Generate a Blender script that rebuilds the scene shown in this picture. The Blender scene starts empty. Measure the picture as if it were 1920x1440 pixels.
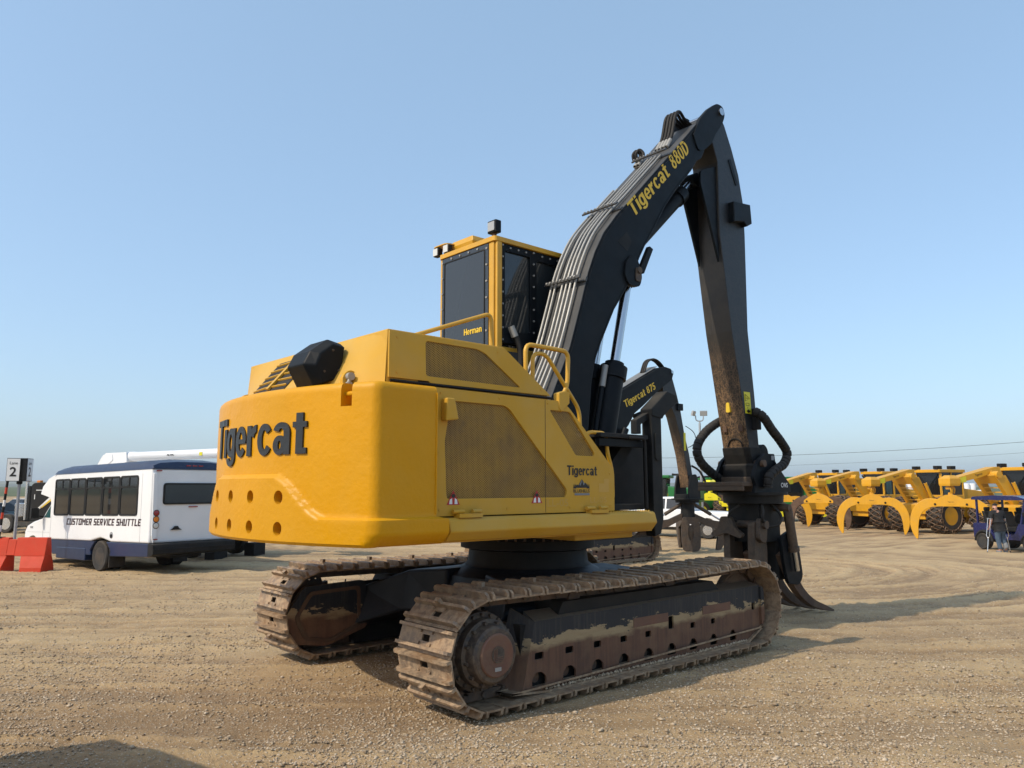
import bpy, bmesh, math, random
import numpy as np
from mathutils import Vector, Matrix
from mathutils.geometry import tessellate_polygon
random.seed(7)
R = math.radians
SC = bpy.context.scene
COL = SC.collection

# ------------------------------------------------------------------ camera
cam_d = bpy.data.cameras.new('camera')
cam = bpy.data.objects.new('camera', cam_d); COL.objects.link(cam)
cam_d.sensor_width = 36.0; cam_d.lens = 27.04
cam_d.clip_start = 0.05; cam_d.clip_end = 20000
cam.location = (0, 0, 2.0)
cam.rotation_euler = (R(90 + 7.58), 0, R(48.4 - 90))
SC.camera = cam
# ------------------------------------------------------------------ sky and sun
SUN_AZ, SUN_EL = 170.0, 43.0          # azimuth measured from +X towards +Y
w = bpy.data.worlds.new('World'); SC.world = w; w.use_nodes = True
wn = w.node_tree; bg = wn.nodes['Background']
sky = wn.nodes.new('ShaderNodeTexSky'); sky.sky_type = 'NISHITA'; sky.sun_disc = False
sky.sun_elevation = R(SUN_EL); sky.sun_rotation = R(90 - SUN_AZ)
sky.altitude = 0; sky.air_density = 1.0; sky.dust_density = 2.0; sky.ozone_density = 2.3      # thin smoke haze
veil = wn.nodes.new('ShaderNodeMix'); veil.data_type = 'RGBA'; veil.inputs[0].default_value = 0.5      # even veil of smoke over the whole sky
veil.inputs[7].default_value = (1.75, 2.65, 3.55, 1); wn.links.new(sky.outputs[0], veil.inputs[6]); wn.links.new(veil.outputs[2], bg.inputs['Color']); bg.inputs['Strength'].default_value = 0.15
sd = bpy.data.lights.new('sun', 'SUN'); sun = bpy.data.objects.new('sun', sd); COL.objects.link(sun)
sd.energy = 2.25; sd.angle = R(0.6); sd.color = (1.0, 0.88, 0.71)
sv = Vector((math.cos(R(SUN_AZ)) * math.cos(R(SUN_EL)), math.sin(R(SUN_AZ)) * math.cos(R(SUN_EL)), math.sin(R(SUN_EL))))
sun.rotation_euler = sv.to_track_quat('Z', 'Y').to_euler(); sun.location = sv * 60
vs = SC.view_settings
vs.view_transform = 'Standard'; vs.look = 'None'; vs.gamma = 1.0; vs.exposure = 0.66
vs.use_curve_mapping = False

# ------------------------------------------------------------------ helpers
def ground_z(x, y):
    d = math.hypot(x, y); t = (d - 9) / 1.5
    s = 1.5 * (math.log1p(math.exp(t)) if t < 30 else t)
    return -0.55 * (1 - math.exp(-0.05 * s))

ORG = Vector((0, 0, 0))                             # base point of the thing being built
class MB:
    """collects faces, then becomes ONE mesh object"""
    def __init__(s): s.v = []; s.f = []
    def add(s, vs, fs):
        o = len(s.v); s.v += [tuple(p) for p in vs]; s.f += [[i + o for i in f] for f in fs]; return s
    def bx(s, x0, x1, y0, y1, z0, z1):
        return s.add([(x, y, z) for x in (x0, x1) for y in (y0, y1) for z in (z0, z1)],
                     [[0, 1, 3, 2], [4, 6, 7, 5], [0, 4, 5, 1], [2, 3, 7, 6], [0, 2, 6, 4], [1, 5, 7, 3]])
    def box(s, c, size, rot=None):
        m = rot if rot is not None else Matrix.Identity(3)
        c = Vector(c); h = [k / 2 for k in size]
        return s.add([c + m @ Vector((a * h[0], b * h[1], d * h[2])) for a in (-1, 1) for b in (-1, 1) for d in (-1, 1)],
                     [[0, 1, 3, 2], [4, 6, 7, 5], [0, 4, 5, 1], [2, 3, 7, 6], [0, 2, 6, 4], [1, 5, 7, 3]])
    def beam(s, p0, p1, w, h, up=(0, 0, 1)):
        p0 = Vector(p0); p1 = Vector(p1); d = (p1 - p0).normalized()
        u = Vector(up); side = d.cross(u)
        if side.length < 1e-4: side = d.cross(Vector((0, 1, 0)))
        side.normalize(); u = side.cross(d)
        vs = []
        for p in (p0, p1):
            for a, b in ((-1, -1), (1, -1), (1, 1), (-1, 1)):
                vs.append(p + side * a * w / 2 + u * b * h / 2)
        return s.add(vs, [[0, 1, 2, 3], [7, 6, 5, 4], [0, 4, 5, 1], [1, 5, 6, 2], [2, 6, 7, 3], [3, 7, 4, 0]])
    def prism(s, poly, a, b, ax='Y', holes=()):
        def P(p, t):
            if ax == 'Y': return (p[0], t, p[1])
            if ax == 'X': return (t, p[0], p[1])
            return (p[0], p[1], t)
        loops = [list(poly)] + [list(h) for h in holes]
        flat = [p for l in loops for p in l]; n = len(flat)
        if holes or n > 4:
            tris = tessellate_polygon([[Vector((p[0], p[1], 0)) for p in l] for l in loops])
        else: tris = [tuple(range(n))]
        vs = [P(p, a) for p in flat] + [P(p, b) for p in flat]
        fs = [list(t) for t in tris] + [[i + n for i in reversed(t)] for t in tris]
        o = 0
        for l in loops:
            k = len(l)
            for i in range(k):
                j = (i + 1) % k; fs.append([o + i, o + j, o + j + n, o + i + n])
            o += k
        return s.add(vs, fs)
    def loft(s, rings, cap=True, close=True):
        n = len(rings[0]); vs = [p for r in rings for p in r]; fs = []
        for i in range(len(rings) - 1):
            for j in range(n if close else n - 1):
                k = (j + 1) % n; fs.append([i * n + j, i * n + k, (i + 1) * n + k, (i + 1) * n + j])
        if cap: fs.append(list(range(n))[::-1]); fs.append([(len(rings) - 1) * n + j for j in range(n)])
        return s.add(vs, fs)
    def tube(s, pts, r, n=8, cap=True, closed=False):
        pts = [Vector(p) for p in pts]; rings = []; prev = None
        for i, p in enumerate(pts):
            a = pts[i - 1] if i > 0 else pts[0]; b = pts[i + 1] if i < len(pts) - 1 else pts[-1]
            d = (b - a).normalized()
            if prev is None:
                q = d.cross(Vector((0, 0, 1)))
                if q.length < 1e-3: q = d.cross(Vector((1, 0, 0)))
                q.normalize()
            else:
                q = prev - d * prev.dot(d)
                if q.length < 1e-5: q = d.cross(Vector((0.3, 0.5, 1)))
                q.normalize()
            prev = q; e = d.cross(q); rr = r[i] if isinstance(r, (list, tuple)) else r
            rings.append([p + (q * math.cos(t) + e * math.sin(t)) * rr for t in [2 * math.pi * k / n for k in range(n)]])
        return s.loft(rings, cap)
    def cyl(s, p0, p1, r, r1=None, n=18):
        return s.tube([p0, p1], [r, r if r1 is None else r1], n)
    def lathe(s, prof, org, axis='Z', n=28):
        """prof: (radius, height along axis)"""
        o = Vector(org); rings = []
        for r, h in prof:
            ring = []
            for k in range(n):
                t = 2 * math.pi * k / n; c, q = r * math.cos(t), r * math.sin(t)
                ring.append(o + (Vector((c, q, h)) if axis == 'Z' else Vector((c, h, q)) if axis == 'Y' else Vector((h, c, q))))
            rings.append(ring)
        return s.loft(rings, True)
    def build(s, name, mat, parent=None, smooth=False, bevel=0, seg=2, ang=40, recalc=True):
        me = bpy.data.meshes.new(name); me.from_pydata([(p[0] - ORG.x, p[1] - ORG.y, p[2] - ORG.z) for p in s.v], [], s.f)
        if recalc and len(s.f) < 40000:
            bm = bmesh.new(); bm.from_mesh(me); bmesh.ops.recalc_face_normals(bm, faces=bm.faces[:]); bm.to_mesh(me); bm.free()
        if smooth:
            me.polygons.foreach_set('use_smooth', [True] * len(me.polygons)); me.set_sharp_from_angle(angle=R(ang))
        o = bpy.data.objects.new(name, me); COL.objects.link(o)
        o.data.materials.append(M[mat] if isinstance(mat, str) else mat)
        if bevel:
            b = o.modifiers.new('bevel', 'BEVEL'); b.width = bevel; b.segments = seg; b.limit_method = 'ANGLE'; b.angle_limit = R(35)
        if parent is not None: o.parent = parent
        return o

def empty(name, loc, rz=0, label=None, cat=None, group=None, rx=0, ry=0):
    o = bpy.data.objects.new(name, None); COL.objects.link(o); o.location = loc; o.rotation_euler = (rx, ry, rz)
    o.empty_display_size = 0.3
    return tag(o, label, cat, group)
def tag(o, label=None, cat=None, group=None, kind=None):
    if label: o['label'] = label
    if cat: o['category'] = cat
    if group: o['group'] = group
    if kind: o['kind'] = kind
    return o
def copy_tree(o, parent=None):
    c = o.copy(); COL.objects.link(c); c.parent = parent
    for ch in list(o.children): copy_tree(ch, c)
    return c
def inst(src, name, parent, loc, rot=(0, 0, 0)):
    c = bpy.data.objects.new(name, src.data); COL.objects.link(c); c.parent = parent; c.location = loc; c.rotation_euler = rot
    return c
def rounded(poly, r, n=4):
    """round the corners of a 2D polygon"""
    out = []; k = len(poly)
    for i in range(k):
        p = Vector(poly[i]); a = Vector(poly[i - 1]) - p; b = Vector(poly[(i + 1) % k]) - p
        rr = r[i] if isinstance(r, (list, tuple)) else r
        if rr <= 0: out.append(tuple(p)); continue
        t = min(rr, a.length * .45, b.length * .45); p0 = p + a.normalized() * t; p1 = p + b.normalized() * t
        for j in range(n + 1):
            u = j / n; q = p0 * (1 - u) ** 2 + p * 2 * u * (1 - u) + p1 * u * u; out.append(tuple(q))
    return out
def smooth_path(pts, n=6):
    """Catmull-Rom through the points"""
    pts = [Vector(p) for p in pts]; out = []
    for i in range(len(pts) - 1):
        p0 = pts[max(i - 1, 0)]; p1 = pts[i]; p2 = pts[i + 1]; p3 = pts[min(i + 2, len(pts) - 1)]
        for j in range(n):
            t = j / n
            out.append(0.5 * ((2 * p1) + (-p0 + p2) * t + (2 * p0 - 5 * p1 + 4 * p2 - p3) * t * t + (-p0 + 3 * p1 - 3 * p2 + p3) * t ** 3))
    out.append(pts[-1]); return out
def fillet_path(pts, r, n=5):
    """polyline with rounded bends, for bent pipe rails"""
    pts = [Vector(p) for p in pts]; out = [pts[0]]
    for i in range(1, len(pts) - 1):
        p = pts[i]; a = pts[i - 1] - p; b = pts[i + 1] - p; t = min(r, a.length * .48, b.length * .48)
        p0 = p + a.normalized() * t; p1 = p + b.normalized() * t
        for j in range(n + 1):
            u = j / n; out.append(p0 * (1 - u) ** 2 + p * 2 * u * (1 - u) + p1 * u * u)
    out.append(pts[-1]); return out

def text_geo(txt, depth=0.0, bold=0.0, space=1.0, shear=0.0):
    """built-in font -> (verts, faces) normalised so that the capital height is 1, x from 0"""
    cu = bpy.data.curves.new('t', 'FONT'); cu.body = txt; cu.size = 1.0; cu.extrude = depth; cu.offset = bold
    cu.space_character = space; cu.shear = shear; cu.resolution_u = 3
    ob = bpy.data.objects.new('t', cu); COL.objects.link(ob)
    dg = bpy.context.evaluated_depsgraph_get(); me = bpy.data.meshes.new_from_object(ob.evaluated_get(dg))
    vs = [tuple(v.co) for v in me.vertices]; fs = [list(p.vertices) for p in me.polygons]
    bpy.data.objects.remove(ob); bpy.data.curves.remove(cu); bpy.data.meshes.remove(me)
    return vs, fs
CAPH = 0.73
def text_on(mb, txt, org, ex, ey, height, width=None, lift=0.004, bold=0.012, depth=0.0, shear=0.0, space=1.0, warp=None):
    """writes txt along ex (unit vector), up ey, capital height; ex x ey points out of the surface"""
    vs, fs = text_geo(txt, depth, bold, space, shear)
    x0 = min(v[0] for v in vs); x1 = max(v[0] for v in vs)
    sy = height / CAPH; sx = sy if width is None else width / (x1 - x0)
    ex = Vector(ex).normalized(); ey = Vector(ey).normalized(); en = ex.cross(ey); org = Vector(org)
    pts = []
    for v in vs:
        a = (v[0] - x0) * sx; b = v[1] * sy; c = v[2] * sy
        pts.append(warp(a, b, c + lift) if warp else org + ex * a + ey * b + en * (c + lift))
    return mb.add(pts, fs)
def glyph(ch):
    """bold grotesk letters as closed pieces: (advance, [polygon or (outer, inner) sector])"""
    def q(x0, y0, x1, y1): return [(x0, y0), (x1, y0), (x1, y1), (x0, y1)]
    def ring(cx, cy, rx, ry, sx, sy, a0=0, a1=360):
        n = max(6, int(abs(a1 - a0) / 14)); t = [R(a0 + (a1 - a0) * k / n) for k in range(n + 1)]
        o = [(cx + rx * math.cos(k), cy + ry * math.sin(k)) for k in t]; i = [(cx + (rx - sx) * math.cos(k), cy + (ry - sy) * math.sin(k)) for k in t]
        if abs(a1 - a0) >= 360: return (o[:-1], i[:-1])
        return o + i[::-1]
    G = {'T': (.66, [q(0, .84, .66, 1), q(.23, 0, .43, .84)]), 'i': (.20, [q(0, 0, .20, .73), q(0, .83, .20, 1)]),
         'g': (.58, [ring(.28, .37, .28, .37, .18, .145), q(.39, 0, .58, .73), ring(.29, .0, .29, .23, .19, .14, 190, 360)]),
         'e': (.56, [ring(.28, .365, .28, .38, .18, .145, 0, 322), q(.12, .31, .54, .425)]), 'r': (.42, [q(0, 0, .20, .73), ring(.42, .36, .32, .38, .20, .175, 90, 158)]),
         'c': (.55, [ring(.28, .365, .28, .38, .18, .145, 36, 324)]), 'a': (.58, [ring(.22, .215, .22, .225, .17, .12), q(.36, 0, .55, .52), ring(.275, .50, .275, .245, .19, .14, 0, 165)]),
         't': (.42, [q(.10, 0, .30, .93), q(0, .60, .10, .73), q(.30, .60, .41, .73), q(.30, 0, .41, .135)]), '8': (.58, [ring(.28, .735, .245, .265, .165, .13), ring(.28, .285, .285, .285, .18, .145)]),
         '0': (.60, [ring(.29, .5, .29, .5, .18, .15)]), 'D': (.66, [q(0, 0, .20, 1), ring(.22, .5, .44, .5, .20, .155, -90, 90), q(.20, 0, .22, .155), q(.20, .845, .22, 1)]),
         '7': (.57, [q(0, .84, .57, 1), [(.36, .84), (.57, .84), (.30, 0), (.09, 0)]]), '5': (.58, [q(.08, .845, .53, 1), q(.08, .42, .24, .845), ring(.26, .32, .30, .335, .19, .145, -155, 125)]),
         'H': (.70, [q(0, 0, .20, 1), q(.50, 0, .70, 1), q(.20, .42, .50, .58)]), 'm': (.86, [q(0, 0, .18, .73), q(.34, 0, .52, .50), q(.68, 0, .86, .50), ring(.26, .49, .26, .25, .18, .15, 0, 150), ring(.60, .49, .26, .25, .18, .15, 0, 150)]),
         'n': (.56, [q(0, 0, .19, .73), q(.37, 0, .56, .50), ring(.28, .49, .28, .25, .19, .15, 0, 150)]), ' ': (.28, []),
         'C': (.60, [q(0, 0, .2, 1), q(.2, 0, .6, .2), q(.2, .8, .6, 1)]), 'U': (.62, [q(0, 0, .2, 1), q(.42, 0, .62, 1), q(.2, 0, .42, .2)]),
         'S': (.60, [q(0, .8, .6, 1), q(0, .4, .2, .8), q(.2, .4, .6, .6), q(.4, 0, .6, .4), q(0, 0, .4, .2)]), 'O': (.64, [q(0, 0, .2, 1), q(.44, 0, .64, 1), q(.2, 0, .44, .2), q(.2, .8, .44, 1)]),
         'M': (.84, [q(0, 0, .2, 1), q(.64, 0, .84, 1), [(.2, 1), (.2, .68), (.42, .28), (.64, .68), (.64, 1), (.42, .6)]]), 'E': (.56, [q(0, 0, .2, 1), q(.2, 0, .56, .2), q(.2, .4, .5, .6), q(.2, .8, .56, 1)]),
         'R': (.64, [q(0, 0, .2, 1), q(.2, .8, .62, 1), q(.42, .4, .62, .8), q(.2, .4, .42, .58), [(.28, .4), (.5, .4), (.66, 0), (.44, 0)]]), 'V': (.70, [[(0, 1), (.22, 1), (.35, .32), (.48, 1), (.7, 1), (.46, 0), (.24, 0)]]),
         'I': (.20, [q(0, 0, .2, 1)]), 'L': (.55, [q(0, 0, .2, 1), q(.2, 0, .55, .2)])}
    return G[ch]
def grotesk(txt, gap=.065):
    """-> list of (x offset, pieces) and the total width, capital height 1"""
    x = 0; out = []
    for ch in txt: w_, pc = glyph(ch); out.append((ch, x, pc)); x += w_ + gap
    return out, x - gap
def put_glyphs(mb, items, place, depth):
    """place(x, y, c) -> 3D point; depth 0 = flat print"""
    k = 0
    for ch, x, pcs in items:
        for pc in pcs:
            o, i = pc if isinstance(pc, tuple) else (pc, None); k += 1; c1 = depth + .0006 * (k % 5); m_ = MB(); m_.prism(o, 0, 1, 'Z', [i] if i else [])
            if depth <= 0: nf = len(o) + (len(i) if i else 0); fs = [f for f in m_.f if min(f) >= nf]
            else: fs = m_.f
            mb.add([place(p[0] + x, p[1], c1 * p[2]) for p in m_.v], fs)
    return mb
def grot_on(mb, txt, org, ex, ey, height, width=None, lift=.004, gap=.065, slant=0.0):
    it, wt = grotesk(txt, gap); sx = height if width is None else width / wt; ex = Vector(ex).normalized(); ey = Vector(ey).normalized(); en = ex.cross(ey); org = Vector(org)
    return put_glyphs(mb, it, lambda x, y, c: org + ex * (x * sx + slant * y * height) + ey * y * height + en * (lift + c), 0)
def bool_cut(o, cutters):
    """cuts real holes into a mesh, then throws the cutters away"""
    me = bpy.data.meshes.new('cut'); me.from_pydata([tuple(p) for p in cutters.v], [], cutters.f)
    bm = bmesh.new(); bm.from_mesh(me); bmesh.ops.recalc_face_normals(bm, faces=bm.faces[:]); bm.to_mesh(me); bm.free()
    c = bpy.data.objects.new('cut', me); COL.objects.link(c)
    par = o.parent; o.parent = None
    m = o.modifiers.new('b', 'BOOLEAN'); m.object = c; m.operation = 'DIFFERENCE'; m.solver = 'EXACT'
    dg = bpy.context.evaluated_depsgraph_get(); dg.update()
    new = bpy.data.meshes.new_from_object(o.evaluated_get(dg)); o.modifiers.clear(); old = o.data; o.data = new
    bpy.data.objects.remove(c); bpy.data.meshes.remove(me); bpy.data.meshes.remove(old); o.parent = par
    return o

# ------------------------------------------------------------------ materials
M = {}
def mk(name):
    m = bpy.data.materials.new(name); m.use_nodes = True; M[name] = m
    nt = m.node_tree; return m, nt, nt.nodes['Principled BSDF'], nt.nodes['Material Output']
def nd(nt, kind, **kw):
    n = nt.nodes.new(kind)
    for k, v in kw.items():
        if hasattr(n, k): setattr(n, k, v)
    return n
def coord(nt, which='Object', scale=(1, 1, 1), rot=(0, 0, 0)):
    c = nt.nodes.new('ShaderNodeTexCoord'); mp = nt.nodes.new('ShaderNodeMapping')
    mp.inputs['Scale'].default_value = scale; mp.inputs['Rotation'].default_value = rot
    nt.links.new(c.outputs[which], mp.inputs['Vector']); return mp.outputs[0]
def noise(nt, vec, scale, detail=4, rough=.55, dist=0.0):
    n = nt.nodes.new('ShaderNodeTexNoise'); n.inputs['Scale'].default_value = scale; n.inputs['Detail'].default_value = detail
    n.inputs['Roughness'].default_value = rough; n.inputs['Distortion'].default_value = dist
    nt.links.new(vec, n.inputs['Vector']); return n.outputs[0]
def ramp(nt, fac, *stops):
    r = nt.nodes.new('ShaderNodeValToRGB'); e = r.color_ramp.elements
    while len(e) < len(stops): e.new(0.5)
    for el, (p, c) in zip(e, stops):
        el.position = p; el.color = (c, c, c, 1) if isinstance(c, (int, float)) else (*c, 1)
    nt.links.new(fac, r.inputs[0]); return r.outputs[0]
def mixc(nt, fac, a, b, blend='MIX'):
    m = nt.nodes.new('ShaderNodeMix'); m.data_type = 'RGBA'; m.blend_type = blend
    for s, v in ((0, fac), (6, a), (7, b)):
        if isinstance(v, (int, float)): m.inputs[s].default_value = v
        elif isinstance(v, tuple): m.inputs[s].default_value = (*v, 1)
        else: nt.links.new(v, m.inputs[s])
    return m.outputs[2]
def mth(nt, op, a, b=0.0, clamp=False):
    m = nt.nodes.new('ShaderNodeMath'); m.operation = op; m.use_clamp = clamp
    for i, v in enumerate((a, b)):
        if isinstance(v, (int, float)): m.inputs[i].default_value = v
        else: nt.links.new(v, m.inputs[i])
    return m.outputs[0]
def bump(nt, h, strength, dist=0.02, normal=None):
    b = nt.nodes.new('ShaderNodeBump'); b.inputs['Strength'].default_value = strength; b.inputs['Distance'].default_value = dist
    nt.links.new(h, b.inputs['Height'])
    if normal is not None: nt.links.new(normal, b.inputs['Normal'])
    return b.outputs[0]
def upness(nt):
    g = nt.nodes.new('ShaderNodeNewGeometry'); s = nt.nodes.new('ShaderNodeSeparateXYZ'); nt.links.new(g.outputs['Normal'], s.inputs[0])
    return s.outputs[2]

def paint(name, col, rough=.4, metal=0.0, vary=.12, dust=None, dust_amt=.25, up_dust=.5, peel=0.0, coat=0.0, scale=1.5, streak=0.0, spec=.5):
    m, nt, b, out = mk(name); v = coord(nt)
    n1 = noise(nt, v, scale, 5); c = mixc(nt, ramp(nt, n1, (.35, 0.), (.7, 1.)), col, tuple(k * (1 - vary) for k in col))
    if streak:
        vs = coord(nt, 'Object', (7, 7, .35)); ns = noise(nt, vs, 3.0, 5, .6)
        c = mixc(nt, mth(nt, 'MULTIPLY', ramp(nt, ns, (.5, 0.), (.75, 1.)), streak), c, tuple(k * .55 for k in col))
    rg = mth(nt, 'ADD', mth(nt, 'MULTIPLY', noise(nt, v, scale * 4, 4), .25), rough - .12)
    if dust:
        up = mth(nt, 'MULTIPLY', mth(nt, 'MAXIMUM', upness(nt), 0.0), up_dust)
        n2 = noise(nt, v, scale * 2.2, 8, .65, .3)
        f = mth(nt, 'ADD', mth(nt, 'MULTIPLY', ramp(nt, n2, (.42, 0.), (.75, 1.)), dust_amt), mth(nt, 'MULTIPLY', up, ramp(nt, n2, (.2, .35), (.6, 1.))), True)
        c = mixc(nt, f, c, dust); rg = mth(nt, 'ADD', rg, mth(nt, 'MULTIPLY', f, .35), True)
    nt.links.new(c, b.inputs['Base Color']); nt.links.new(rg, b.inputs['Roughness'])
    b.inputs['Metallic'].default_value = metal; b.inputs['Coat Weight'].default_value = coat; b.inputs['Coat Roughness'].default_value = .12
    b.inputs['Specular IOR Level'].default_value = spec
    if peel:
        h = mth(nt, 'ADD', noise(nt, v, 22, 3), mth(nt, 'MULTIPLY', noise(nt, v, 5, 3), 1.6))
        nt.links.new(bump(nt, h, peel, .012), b.inputs['Normal'])
    return m
DUST = (.30, .215, .13)
paint('cast_yellow', (.64, .295, .002), .37, vary=.14, peel=.27, scale=.8, dust=(.56, .30, .03), dust_amt=.35, up_dust=.2, spec=.22)
paint('panel_yellow', (.59, .325, .028), .45, vary=.12, scale=.9, dust=(.50, .335, .11), dust_amt=.45, up_dust=.3, spec=.25)
paint('rail_yellow', (.62, .335, .022), .4, vary=.15, scale=3, dust=DUST, dust_amt=.1, up_dust=.15)
paint('boom_black', (.0036, .0062, .0092), .46, vary=.3, dust=(.032, .031, .029), dust_amt=.22, up_dust=.4, scale=1.6, spec=.16)
paint('plate_grey', (.042, .043, .044), .5, vary=.2, dust=(.11, .105, .095), dust_amt=.4, up_dust=.2)
paint('dull_black', (.007, .0075, .008), .6, vary=.4, dust=(.055, .045, .034), dust_amt=.3, up_dust=.5, spec=.3)
paint('dusty_black', (.007, .008, .009), .55, vary=.4, dust=(.07, .06, .045), dust_amt=.3, up_dust=.6, spec=.25)
paint('blue_black', (.007, .010, .015), .42, vary=.3, dust=(.045, .044, .043), dust_amt=.2, up_dust=.3, spec=.25)
paint('letter_black', (.014, .016, .018), .45, peel=.2)
paint('decal_black', (.012, .011, .010), .5)
paint('decal_yellow', (.75, .50, .03), .5, vary=.06)
paint('decal_white', (.75, .75, .73), .5, vary=.06)
paint('decal_red', (.42, .02, .02), .5)
paint('ghost_yellow', (.56, .32, .05), .5)
paint('label_yellow', (.66, .60, .02), .5, vary=.08)
paint('zinc', (.36, .355, .335), .5, metal=.25, vary=.2, dust=(.30, .27, .22), dust_amt=.3, up_dust=.2)
paint('chrome', (.52, .54, .57), .2, metal=1.0, vary=.05)
paint('rubber', (.018, .018, .018), .75, vary=.3, dust=(.11, .085, .06), dust_amt=.5, up_dust=.5, peel=.2)
paint('hose', (.014, .0135, .013), .6, vary=.3, dust=(.07, .06, .05), dust_amt=.4, up_dust=.6, spec=.3)
paint('white_paint', (.78, .79, .80), .32, vary=.05, dust=(.50, .46, .40), dust_amt=.12, up_dust=.1, scale=.8, coat=.3)
paint('navy', (.008, .024, .075), .35, vary=.15, dust=(.06, .065, .08), dust_amt=.2, up_dust=.5, coat=.2, spec=.35)
paint('cart_blue', (.010, .014, .085), .25, vary=.1, coat=.5)
paint('barrier_red', (.60, .050, .018), .5, vary=.12, dust=(.50, .10, .05), dust_amt=.3, up_dust=.3, scale=2.5, spec=.25)
paint('rim_grey', (.07, .07, .068), .45, metal=.6, vary=.2, dust=DUST, dust_amt=.3)
paint('rim_bright', (.62, .62, .62), .25, metal=.9)
paint('green_paint', (.015, .16, .035), .4, vary=.2)
paint('skid_yellow', (.70, .345, .010), .4, vary=.12, dust=(.45, .31, .12), dust_amt=.22, up_dust=.25, scale=1.2, streak=.25)
paint('lime_yellow', (.80, .70, .02), .4, vary=.1)
paint('rust_brown', (.10, .052, .03), .75, vary=.45, dust=(.18, .125, .075), dust_amt=.6, up_dust=.4, peel=.3)
paint('letter_maroon', (.035, .010, .014), .5, vary=.4)
paint('maroon', (.10, .012, .012), .4, vary=.2)
paint('orange_light', (.75, .22, .01), .3)
paint('red_light', (.30, .008, .012), .25, coat=.5)
paint('clear_light', (.62, .62, .58), .2, coat=.5)
paint('galvanised', (.38, .39, .40), .5, metal=.4, vary=.2)
paint('denim', (.075, .115, .17), .85, vary=.3, scale=9)
paint('shirt_black', (.012, .012, .013), .85, vary=.3, scale=9)
paint('skin', (.50, .26, .18), .5, vary=.1, scale=6)
paint('bale_white', (.80, .82, .84), .4, vary=.06)
paint('grey_cloth', (.21, .22, .23), .8, vary=.2, scale=6)
paint('car_grey', (.09, .105, .12), .3, coat=.5)
paint('car_teal', (.02, .06, .075), .3, coat=.5)
paint('earth_brown', (.075, .045, .03), .9, vary=.5, scale=4, peel=.5)

def glass(name, col, rough=.06):
    m, nt, b, out = mk(name); b.inputs['Base Color'].default_value = (*col, 1); b.inputs['Roughness'].default_value = rough
    b.inputs['Specular IOR Level'].default_value = .55; b.inputs['Coat Weight'].default_value = .15; b.inputs['Coat Roughness'].default_value = .03
glass('dark_glass', (.010, .012, .014)); glass('tint_glass', (.022, .027, .030)); glass('teal_glass', (.03, .09, .095))
glass('smoke_panel', (.026, .029, .032), .22); glass('lens_grey', (.35, .36, .36), .15)

def perforated():
    m, nt, b, out = mk('mesh_sheet'); v = coord(nt, 'Object', (1, 1, 1))
    sx = nt.nodes.new('ShaderNodeSeparateXYZ'); nt.links.new(v, sx.inputs[0])
    p = 0.0165
    def cell(ox, oz):
        fx = mth(nt, 'SUBTRACT', mth(nt, 'FRACT', mth(nt, 'ADD', mth(nt, 'DIVIDE', sx.outputs[0], p * 1.732), ox)), .5)
        fz = mth(nt, 'SUBTRACT', mth(nt, 'FRACT', mth(nt, 'ADD', mth(nt, 'DIVIDE', sx.outputs[2], p), oz)), .5)
        fx = mth(nt, 'MULTIPLY', fx, 1.732)
        return mth(nt, 'SQRT', mth(nt, 'ADD', mth(nt, 'MULTIPLY', fx, fx), mth(nt, 'MULTIPLY', fz, fz)))
    d = mth(nt, 'MINIMUM', cell(0, 0), cell(.5, .5))
    hole = mth(nt, 'LESS_THAN', d, .36)
    n = noise(nt, v, 2.6, 5, .6); n2 = noise(nt, v, 7, 3)
    c = mixc(nt, ramp(nt, n, (.40, 0.), (.70, 1.)), (.50, .285, .045), (.31, .185, .055))
    c = mixc(nt, ramp(nt, n2, (.64, 0.), (.76, .5)), c, (.20, .13, .06))
    nt.links.new(c, b.inputs['Base Color']); b.inputs['Roughness'].default_value = .6
    tr = nt.nodes.new('ShaderNodeBsdfTransparent'); mx = nt.nodes.new('ShaderNodeMixShader')
    nt.links.new(hole, mx.inputs[0]); nt.links.new(b.outputs[0], mx.inputs[1]); nt.links.new(tr.outputs[0], mx.inputs[2])
    nt.links.new(mx.outputs[0], out.inputs['Surface'])
perforated()

def steel(name, base, rust, dust, amt=.5, shine=.35):
    m, nt, b, out = mk(name); v = coord(nt)
    oi = nt.nodes.new('ShaderNodeObjectInfo')
    ad = nt.nodes.new('ShaderNodeVectorMath'); ad.operation = 'ADD'; nt.links.new(v, ad.inputs[0])
    sc = nt.nodes.new('ShaderNodeVectorMath'); sc.operation = 'SCALE'; sc.inputs[0].default_value = (13, 7, 5); nt.links.new(oi.outputs['Random'], sc.inputs['Scale'])
    nt.links.new(sc.outputs[0], ad.inputs[1]); v = ad.outputs[0]
    n1 = noise(nt, v, 5, 6, .6); n2 = noise(nt, v, 14, 6, .65, .4); n3 = noise(nt, v, 60, 3)
    c = mixc(nt, ramp(nt, n1, (.38, 0.), (.62, 1.)), base, rust)
    c = mixc(nt, mth(nt, 'MULTIPLY', ramp(nt, n2, (.42, 0.), (.6, 1.)), amt), c, dust)
    c = mixc(nt, mth(nt, 'MULTIPLY', oi.outputs['Random'], .35), c, rust)
    nt.links.new(c, b.inputs['Base Color']); b.inputs['Metallic'].default_value = .15
    nt.links.new(ramp(nt, n2, (.3, shine + .1), (.7, .85)), b.inputs['Roughness'])
    nt.links.new(bump(nt, mth(nt, 'ADD', n2, mth(nt, 'MULTIPLY', n3, .4)), .45, .012), b.inputs['Normal'])
steel('shoe_steel', (.18, .138, .10), (.25, .155, .085), (.43, .31, .195), .85)
steel('chain_steel', (.045, .036, .03), (.11, .06, .035), (.17, .12, .075), .5)
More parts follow.
